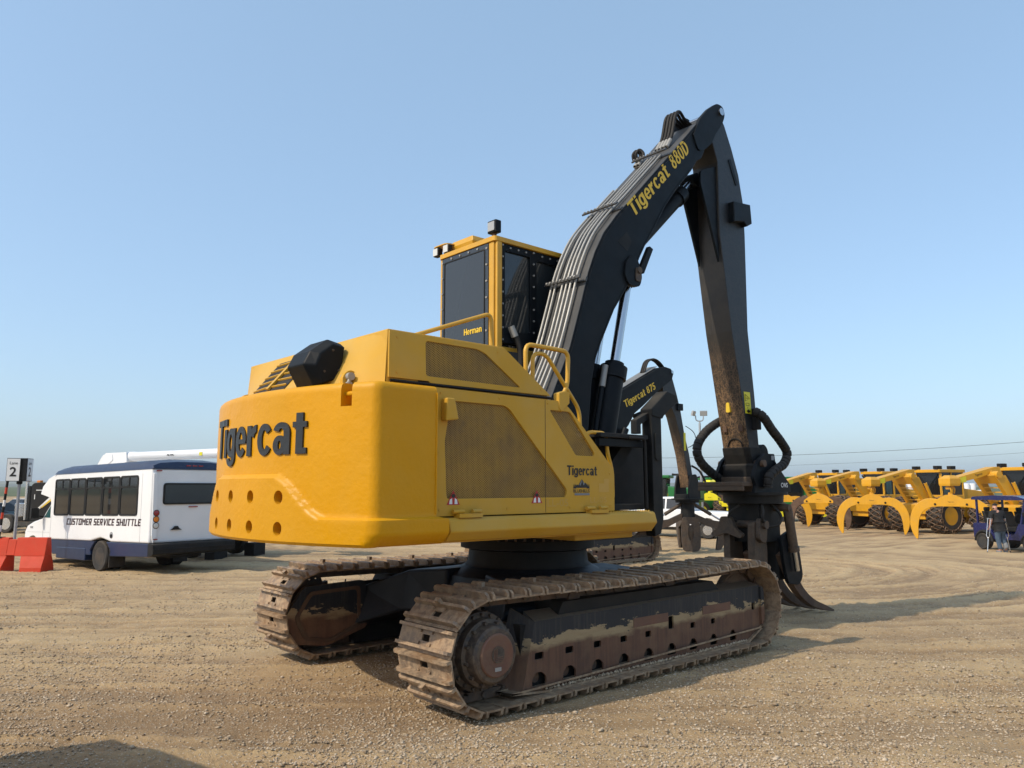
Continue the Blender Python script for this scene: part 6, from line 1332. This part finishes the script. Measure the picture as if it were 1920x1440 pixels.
# ------------------------------------------------------------------ floodlight pole, utility poles, wires
p = yard(13.2, 54); lp = empty('light_pole', p, LANE, 'tall grey floodlight pole with two lamps behind the grapple hose', 'light pole')
mb = MB(); mb.tube([(0, 0, 0), (0, 0, 6.9)], [.11, .075], 12); mb.build('pole', 'galvanised', lp, True)
mb = MB(); mb.tube(fillet_path([(-.28, 0, 7.45), (-.25, 0, 7.05), (.25, 0, 7.05), (.28, 0, 7.45)], .2), .04, 8); mb.cyl((0, 0, 6.9), (0, 0, 7.06), .05, n=8); mb.build('yoke', 'galvanised', lp, True)
for x, rz in ((-.42, 1.0), (.30, -.2)):
    m3 = Matrix.Rotation(rz, 3, 'Z') @ Matrix.Rotation(.3, 3, 'X'); mb = MB(); mb.box((x, 0, 7.60), (.50, .14, .36), m3); fl = mb.build('floodlight', 'galvanised', lp, bevel=.02); mb = MB(); mb.box(Vector((x, 0, 7.60)) + m3 @ Vector((0, -.08, 0)), (.42, .02, .28), m3); mb.build('lamp_glass', 'lens_grey', fl)
upos = [yard(24, 150), yard(88, 118)]
for k, p in enumerate(upos):
    u_ = empty('utility_pole', p, LANE, ('wooden power pole hidden behind the big loader', 'wooden power pole at the far right of the yard')[k], 'utility pole'); mb = MB(); mb.tube([(0, 0, 0), (0, 0, 11)], [.16, .11], 8); mb.build('pole', 'earth_brown', u_); mb = MB(); mb.bx(-.06, .06, -1.1, 1.1, 10.0, 10.15); mb.build('cross_arm', 'earth_brown', u_)
for k, (za, zb, lab) in enumerate(((8.0, 10.05, 'upper dark power line sagging across the sky above the skidders'), (6.1, 8.4, 'lower thin power line crossing the sky above the skidders'))):
    a = upos[0] + Vector((0, 0, za)); b = upos[1] + Vector((0, 0, zb)); mb = MB(); mb.tube([a.lerp(b, t / 24) - Vector((0, 0, 3.2 * (t / 24) * (1 - t / 24))) for t in range(25)], (.030, .016)[k], 5); o = mb.build('power_line', 'hose'); tag(o, lab, 'wire', 'power lines')

# ------------------------------------------------------------------ white wrapped bales
bl = MB(); bl.lathe([(.30, 0), (.46, .04), (.48, .5), (.46, .96), (.30, 1.0)], (0, 0, 0), 'Z', 16); b0 = bl.build('wrapped_bale', 'bale_white', None, True)
used_ = False
for row in range(3):
    for k in range(15):
        if row == 2 and (k % 5 == 4): continue
        o = b0 if not used_ else b0.copy()
        if used_: COL.objects.link(o)
        used_ = True; q = yard(57.5 + k * 1.02, 118 + k * .1); o.location = q + Vector((random.uniform(-.04, .04), random.uniform(-.04, .04), row * 1.0)); tag(o, ('white wrapped bale in the bottom row of the far stack', 'white wrapped bale in the middle row of the far stack', 'white wrapped bale in the top row of the far stack')[row], 'bale', 'white wrapped bales')

# ------------------------------------------------------------------ green forestry machines
def green_machine(loc, rz, label):
    r_ = empty('harvester', loc, rz, label, 'harvester', 'green forestry machines')
    mb = MB(); mb.bx(-2.2, 2.0, -1.2, 1.2, .9, 1.7); mb.build('frame', 'green_paint', r_, bevel=.05)
    mb = MB(); mb.prism([(-2.4, 1.5), (-2.4, 2.3), (-.4, 2.5), (-.4, 1.5)], -1.1, 1.1); mb.build('engine_hood', 'green_paint', r_, bevel=.06)
    mb = MB(); mb.prism([(-.2, 1.5), (-.3, 3.0), (1.4, 3.0), (1.7, 1.5)], -.8, .8); c_ = mb.build('cab', 'dark_glass', r_, bevel=.04)
    mb = MB(); mb.bx(-.5, 1.6, -.95, .95, 3.0, 3.2); mb.build('cab_roof', 'green_paint', c_, bevel=.05)
    mb = MB(); mb.tube(fillet_path([(-.4, -.8, 3.25), (-1.6, -.8, 3.2), (-2.4, -.8, 2.3)], .3), .07, 8); mb.build('guard_rail', 'dull_black', r_, True)
    mb = MB(); mb.beam((1.7, 0, 1.7), (3.2, 0, 2.6), .3, .35); mb.beam((3.2, 0, 2.6), (4.4, 0, 1.4), .25, .3); mb.build('arm', 'dull_black', r_, bevel=.02)
    for x in (-1.5, 1.4):
        for s in (-1, 1): wheel(r_, x, s * 1.4, .70, .55, s, 'label_yellow', .5, False)
    return r_
green_machine(yard(20.8, 57.0), LANE + R(175), 'green harvester with black roll guard behind the left skidder')
green_machine(yard(15.2, 60.0), LANE + R(20), 'green harvester beyond the white pickup under the floodlight pole')
green_machine(yard(9.8, 50.0), LANE + R(160), 'green harvester with dark cab seen past the black guard post')

# ------------------------------------------------------------------ person on crutches, cart
def skin_body(name, chain, mat, parent, sub=2):
    """chain: dict id -> (pos, radius); edges: list of id pairs"""
    pts, edges, root = chain; ids = list(pts); me = bpy.data.meshes.new(name)
    me.from_pydata([pts[i][0] for i in ids], [(ids.index(a), ids.index(b)) for a, b in edges], [])
    o = bpy.data.objects.new(name, me); COL.objects.link(o); sk = o.modifiers.new('skin', 'SKIN'); sk.use_smooth_shade = True
    for k, i in enumerate(ids):
        r0 = pts[i][1]; v = me.skin_vertices[0].data[k]; v.radius = r0 if isinstance(r0, tuple) else (r0, r0); v.use_root = (i == root)
    ss = o.modifiers.new('sub', 'SUBSURF'); ss.levels = sub; ss.render_levels = sub
    dg = bpy.context.evaluated_depsgraph_get(); dg.update(); new = bpy.data.meshes.new_from_object(o.evaluated_get(dg)); o.modifiers.clear(); o.data = new
    new.materials.clear(); new.materials.append(M[mat]); new.polygons.foreach_set('use_smooth', [True] * len(new.polygons)); o.parent = parent; return o
p = yard(17.72, 28.4)
pr = empty('person', p, LANE + R(8), 'person in black T-shirt and blue jeans leaning on two crutches by the cart', 'person')   # local +y is away from the viewer, the way the person faces
skin_body('body', ({'pel': ((0, 0, .92), (.15, .11)), 'bel': ((0, .03, 1.08), (.17, .13)), 'che': ((0, .06, 1.28), (.18, .12)), 'up': ((0, .09, 1.44), (.15, .09)), 'nek': ((.01, .13, 1.53), .055), 'hd0': ((.02, .17, 1.60), (.075, .085)), 'hd1': ((.025, .19, 1.68), (.08, .095)), 'hd2': ((.025, .19, 1.74), (.055, .065)),
    'sl': ((-.20, .09, 1.42), .075), 'el': ((-.27, .06, 1.14), .05), 'wl': ((-.26, .16, .92), .036), 'hl': ((-.26, .19, .86), .038), 'sr': ((.21, .09, 1.42), .075), 'er': ((.29, .08, 1.14), .05), 'wr': ((.31, .18, .93), .036), 'hr': ((.31, .21, .87), .038),
    'hpl': ((-.09, 0, .86), .105), 'knl': ((-.07, .03, .48), .075), 'anl': ((-.03, 0, .10), .05), 'tol': ((-.03, .16, .04), .04), 'hpr': ((.10, 0, .86), .105), 'knr': ((.15, .06, .50), .075), 'anr': ((.19, .0, .14), .05), 'tor': ((.20, .15, .06), .045)},
    [('pel', 'bel'), ('bel', 'che'), ('che', 'up'), ('up', 'nek'), ('nek', 'hd0'), ('hd0', 'hd1'), ('hd1', 'hd2'), ('up', 'sl'), ('sl', 'el'), ('el', 'wl'), ('wl', 'hl'), ('up', 'sr'), ('sr', 'er'), ('er', 'wr'), ('wr', 'hr'), ('pel', 'hpl'), ('hpl', 'knl'), ('knl', 'anl'), ('anl', 'tol'), ('pel', 'hpr'), ('hpr', 'knr'), ('knr', 'anr'), ('anr', 'tor')], 'pel'), 'skin', pr)
skin_body('t_shirt', ({'z': ((0, -.01, .87), (.17, .125)), 'a': ((0, 0, .92), (.195, .145)), 'b': ((0, .03, 1.08), (.20, .155)), 'c': ((0, .06, 1.28), (.205, .145)), 'd': ((0, .09, 1.45), (.165, .105)), 'e': ((.008, .115, 1.505), .08), 'l': ((-.205, .09, 1.43), .095), 'm': ((-.26, .07, 1.20), .085), 'r': ((.215, .09, 1.43), .095), 's': ((.28, .085, 1.20), .085)},
    [('z', 'a'), ('a', 'b'), ('b', 'c'), ('c', 'd'), ('d', 'e'), ('d', 'l'), ('l', 'm'), ('d', 'r'), ('r', 's')], 'a'), 'shirt_black', pr)
skin_body('jeans', ({'p': ((0, 0, .95), (.165, .125)), 'q': ((0, 0, .84), (.15, .12)), 'l': ((-.095, 0, .78), .115), 'm': ((-.07, .03, .48), .09), 'n': ((-.03, .0, .11), .075), 'r': ((.105, 0, .78), .115), 's': ((.15, .06, .50), .09), 't': ((.185, .02, .28), .08)},
    [('p', 'q'), ('q', 'l'), ('l', 'm'), ('m', 'n'), ('q', 'r'), ('r', 's'), ('s', 't')], 'p'), 'denim', pr)
skin_body('hair', ({'a': ((.025, .165, 1.65), (.085, .09)), 'b': ((.025, .18, 1.73), (.082, .095)), 'c': ((.025, .19, 1.775), (.05, .055))}, [('a', 'b'), ('b', 'c')], 'a'), 'shirt_black', pr)
skin_body('shoe', ({'a': ((-.03, -.03, .06), .055), 'b': ((-.03, .10, .05), .05), 'c': ((-.03, .20, .04), .04)}, [('a', 'b'), ('b', 'c')], 'a'), 'grey_cloth', pr)
skin_body('walking_boot', ({'a': ((.20, -.05, .07), .075), 'b': ((.21, .12, .06), .07), 'c': ((.19, .0, .22), .095), 'd': ((.185, .02, .40), .09)}, [('a', 'b'), ('a', 'c'), ('c', 'd')], 'a'), 'grey_cloth', pr)
for s in (-1, 1):
    hx = -.26 if s < 0 else .31
    for f in range(5):
        mb = MB(); x = hx + (f - 1.5) * .018 if f < 4 else hx - s * .03; y0 = .20
        mb.tube([(x, y0, .86), (x + (0 if f < 4 else s * .01), y0 + .035, .845), (x, y0 + .04, .82), (x, y0 + .015, .81)] if f < 4 else [(x, y0 - .01, .87), (x + s * .015, y0 + .03, .86), (x + s * .03, y0 + .04, .845)], .010, 6); mb.build('finger', 'skin', pr, True)
for s, tx in ((-1, -.52), (1, .40)):
    c_ = empty('crutch', p + Vector((0, 0, 0)), LANE + R(8), ('aluminium crutch slanting out past the cart tyre', 'aluminium crutch ending beside the grey walking boot')[s > 0], 'crutch', 'pair of crutches')
    a = Vector((tx, .05, .01)); b = Vector((-.30 if s < 0 else .26, .10, 1.22)); hgx = (-.26 if s < 0 else .31)
    mb = MB(); mb.tube([a, a.lerp(b, .45)], .014, 8); mb.build('lower_tube', 'rim_bright', c_, True)
    mb = MB(); m_ = a.lerp(b, .40); mb.tube([m_, m_ + Vector((-.02, .05, .12)), b + Vector((-.01, .06, 0))], .011, 8); mb.tube([m_, m_ + Vector((.02, -.05, .12)), b + Vector((.01, -.06, 0))], .011, 8); mb.build('frame_tube', 'rim_bright', c_, True)
    mb = MB(); mb.tube([b + Vector((0, -.10, 0)), b + Vector((0, .10, 0))], .022, 8); mb.build('arm_pad', 'grey_cloth', c_, True)
    mb = MB(); g_ = Vector((hgx, .20, .845)); mb.tube([g_ + Vector((0, -.09, 0)), g_ + Vector((0, .05, 0))], .015, 8); mb.build('hand_grip', 'grey_cloth', c_, True)
    mb = MB(); mb.cyl(a - Vector((0, 0, .01)), a + Vector((0, 0, .05)), .025, .016, n=10); mb.build('rubber_tip', 'rubber', c_, True)
# blue cart, nose towards the viewer, cut by the picture edge
p = yard(19.25, 29.6)
ct_ = empty('utility_cart', p, LANE + R(-90 + 14), 'dark blue open utility cart with roof beside the person on crutches', 'cart')   # local +x = nose
mb = MB(); mb.prism(rounded([(-1.5, .40), (-1.5, .98), (-.9, 1.0), (-.6, .62), (.35, .62), (.55, 1.02), (1.35, .98), (1.50, .85), (1.52, .42)], .06), -.66, .66); mb.build('body', 'cart_blue', ct_, bevel=.03)
mb = MB(); mb.prism(rounded([(-1.45, 1.93), (-1.4, 2.0), (-.4, 2.06), (.6, 2.03), (.98, 1.94), (.98, 1.89), (-1.45, 1.88)], .02), -.72, .72); mb.build('roof', 'cart_blue', ct_, bevel=.03)
for x, xt in ((.62, .88), (-1.30, -1.30)):
    for s in (-1, 1): mb = MB(); mb.beam((x, s * .62, .95), (xt, s * .62, 1.92), .07, .07); mb.build('roof_post', 'cart_blue', ct_, bevel=.01)
for x in (-.1, -.95):
    for s in (-.32, .32): mb = MB(); mb.loft([[(x - .05, s - .26, .9), (x + .12, s - .26, .9), (x + .12, s + .26, .9), (x - .05, s + .26, .9)], [(x - .22, s - .24, 1.45), (x - .10, s - .24, 1.45), (x - .10, s + .24, 1.45), (x - .22, s + .24, 1.45)]]); mb.bx(x - .02, x + .45, s - .26, s + .26, .72, .90); mb.bx(x - .24, x - .14, s - .12, s + .12, 1.45, 1.60); mb.build('seat', 'dull_black', ct_, bevel=.03)
mb = MB(); mb.prism([(.64, .98), (.90, 1.90), (.92, 1.89), (.67, .98)], -.60, .60); mb.build('windscreen', 'tint_glass', ct_)
for s in (-1, 1):
    mb = MB(); mb.lathe([(.11, 1.50), (.12, 1.535), (.09, 1.54)], (0, s * .45, .74), 'X', 18); hl_ = mb.build('headlamp', 'rim_bright', ct_, True); mb = MB(); mb.lathe([(.085, 1.538), (.05, 1.555), (0, 1.56)], (0, s * .45, .74), 'X', 16); mb.build('lens', 'clear_light', hl_, True)
    for x in (1.05, -1.0): wheel(ct_, x, s * .78, .30, .24, s, 'rim_grey', .62)
    for x in (1.05, -1.0): mb = MB(); mb.tube([(x + .38 * math.cos(t), s * .68, .30 + .38 * math.sin(t)) for t in [math.pi * k / 8 for k in range(9)]], .07, 6); mb.build('fender', 'dull_black', ct_, True)
mb = MB(); mb.tube([(1.62, -.68, .42), (1.62, .68, .42)], .035, 10); mb.build('bumper_bar', 'chrome', ct_, True); mb = MB(); mb.bx(1.50, 1.60, -.62, .62, .30, .38); mb.bx(1.5, 1.62, -.5, -.44, .32, .45); mb.bx(1.5, 1.62, .44, .5, .32, .45); mb.build('front_step', 'dull_black', ct_)
mb = MB(); mb.lathe([(.15, 0), (.17, .01), (.17, .03), (.15, .04)], (0, 0, 0), 'X', 18); mb.v = [(a + .25, b - .35, c + 1.2) for a, b, c in mb.v]; mb.build('steering_wheel', 'dull_black', ct_)
mb = MB(); mb.bx(-1.4, 1.4, -.5, .5, .28, .44); mb.build('chassis', 'dull_black', ct_)
mb = MB(); mb.bx(.86, .94, -.80, -.66, 1.30, 1.46); mb.build('side_mirror', 'dull_black', ct_, bevel=.02)

# ------------------------------------------------------------------ dark lorry and parked cars beyond the sign
p = yard(-26.9, 42.6)
tk = empty('tractor_truck', p, LANE + R(-12), 'black road tractor with chrome exhaust stack standing behind the lane sign', 'truck')
wheel(tk, .0, -.9, .50, .32, -1, 'rim_bright', .62); wheel(tk, .0, 1.2, .50, .32, 1, 'rim_bright', .62); wheel(tk, 5.0, -.9, .50, .32, -1, 'rim_bright', .62); wheel(tk, 5.0, 1.2, .50, .32, 1, 'rim_bright', .62)
mb = MB(); mb.bx(-.6, 6.2, -.3, .5, .55, .85); mb.bx(.6, 2.6, -.95, -.5, .40, .62); mb.build('chassis', 'rim_grey', tk)
mb = MB(); mb.lathe([(.28, .0), (.32, .04), (.32, .70), (.28, .74)], (.62, -.55, .85), 'Z', 20); mb.build('air_cleaner', 'rim_bright', tk, True)
mb = MB(); mb.tube([(1.05, -.72, .7), (1.05, -.72, 2.85)], .085, 12); mb.build('exhaust_stack', 'rim_bright', tk, True)
mb = MB(); mb.tube([(1.28, -.70, .7), (1.28, -.70, 2.5)], .12, 12); mb.build('stack_guard', 'dull_black', tk, True)
mb = MB(); mb.prism(rounded([(1.45, .7), (1.45, 2.55), (1.6, 2.66), (4.0, 2.72), (4.05, 1.5), (5.6, 1.3), (5.7, .7)], .05), -.85, 1.15); tb = mb.build('cab', 'maroon', tk, bevel=.04)
tb.data.materials[0] = M['dull_black']
for x0, x1, z0, m_ in ((2.0, 3.1, 1.35, 'decal_yellow'), (1.7, 2.6, 1.15, 'decal_white'), (2.6, 3.4, 1.2, 'decal_red')):
    mb = MB(); mb.prism([(x0, z0), (x0 + .18, z0), (x1 + .18, z0 + .75), (x1, z0 + .75)], -.857, -.852); mb.build('side_stripe', m_, tb)
mb = MB(); mb.bx(1.75, 2.2, -.857, -.852, 2.26, 2.30); mb.bx(1.66, 1.70, -.857, -.852, 1.8, 2.05); mb.build('grab_handle', 'decal_white', tb)
mb = MB(); mb.bx(1.5, 1.72, -.6, -.4, 2.68, 2.80); mb.build('beacon', 'orange_light', tb, bevel=.02)
def car(loc, rz, mat, label):
    r_ = empty('parked_car', loc, rz, label, 'car', 'cars parked beyond the lane sign')
    mb = MB(); mb.loft([[(x, y * w_, z) for y, z in ((-1, .28), (-1.02, .6), (-.92, h), (.92, h), (1.02, .6), (1, .28))] for x, h, w_ in ((-2.2, .75, .80), (-2.05, .98, .88), (-1.2, 1.02, .90), (1.0, .98, .90), (1.95, .84, .86), (2.2, .65, .74))]); b_ = mb.build('body', mat, r_, True, ang=50)
    mb = MB(); mb.loft([[(-1.7, -.80, .98), (1.15, -.80, .96), (1.15, .80, .96), (-1.7, .80, .98)], [(-1.1, -.60, 1.46), (.25, -.60, 1.48), (.25, .60, 1.48), (-1.1, .60, 1.46)]]); c_ = mb.build('glasshouse', 'dark_glass', r_, bevel=.05)
    mb = MB(); mb.bx(-1.05, .22, -.58, .58, 1.465, 1.50); mb.build('roof', mat, c_, bevel=.02)
    for x in (-1.35, 1.4):
        for s in (-1, 1): wheel(r_, x, s * .90, .32, .22, s, 'rim_bright', .62, False)
cars = ((-29.6, 43.5, 'car_grey', 80, 'dark grey car parked left of the road tractor'), (-31.6, 48, 'car_teal', 75, 'dark teal car parked behind the grey one'), (-41, 66, 'white_paint', 80, 'white car in the far row behind the lane sign poles'), (-38, 66.5, 'maroon', 78, 'maroon car in the far row behind the lane sign poles'), (-35.0, 67, 'white_paint', 82, 'white car in the far row near the road tractor'), (-44, 76, 'car_grey', 80, 'grey car at the back of the far row'), (-40.5, 77, 'white_paint', 80, 'white car at the back of the far row'), (-46.6, 80, 'car_teal', 80, 'teal car at the end of the far row'))
for a, d_, m_, rz, lab in cars: car(yard(a, d_), LANE + R(rz), m_, lab)

# ------------------------------------------------------------------ unseen shadow caster added out of the picture, shaped as a van
p = Vector((-2.36, 5.65, 0)); p.z = ground_z(p.x, p.y)
cv = empty('shadow_caster_van', p, R(17), 'unseen grey van added beside the camera to cast a shadow on the gravel', 'van')      # local +x = tail end
mb = MB(); mb.prism(rounded([(2.75, .45), (2.78, 1.80), (2.6, 1.93), (-1.4, 1.95), (-2.2, 1.3), (-3.0, 1.1), (-3.05, .45)], .12, 4), -.92, .92); vb = mb.build('body', 'car_grey', cv, bevel=.05)
for y in (-.45, .45): mb = MB(); mb.bx(2.775, 2.79, y - .3, y + .3, 1.15, 1.6); mb.build('rear_window', 'dark_glass', vb)
for s in (-1, 1):
    mb = MB(); mb.prism([(-1.95, 1.25), (-1.45, 1.75), (-.7, 1.75), (-.7, 1.25)], *sorted((s * .915, s * .93))); mb.build('side_window', 'dark_glass', vb)
    for x in (-2.0, 1.7): wheel(cv, x, s * .9, .36, .24, s)
    mb = MB(); mb.bx(2.77, 2.80, *sorted((s * .76, s * .88)), .8, 1.1); mb.build('tail_lamp', 'red_light', vb)
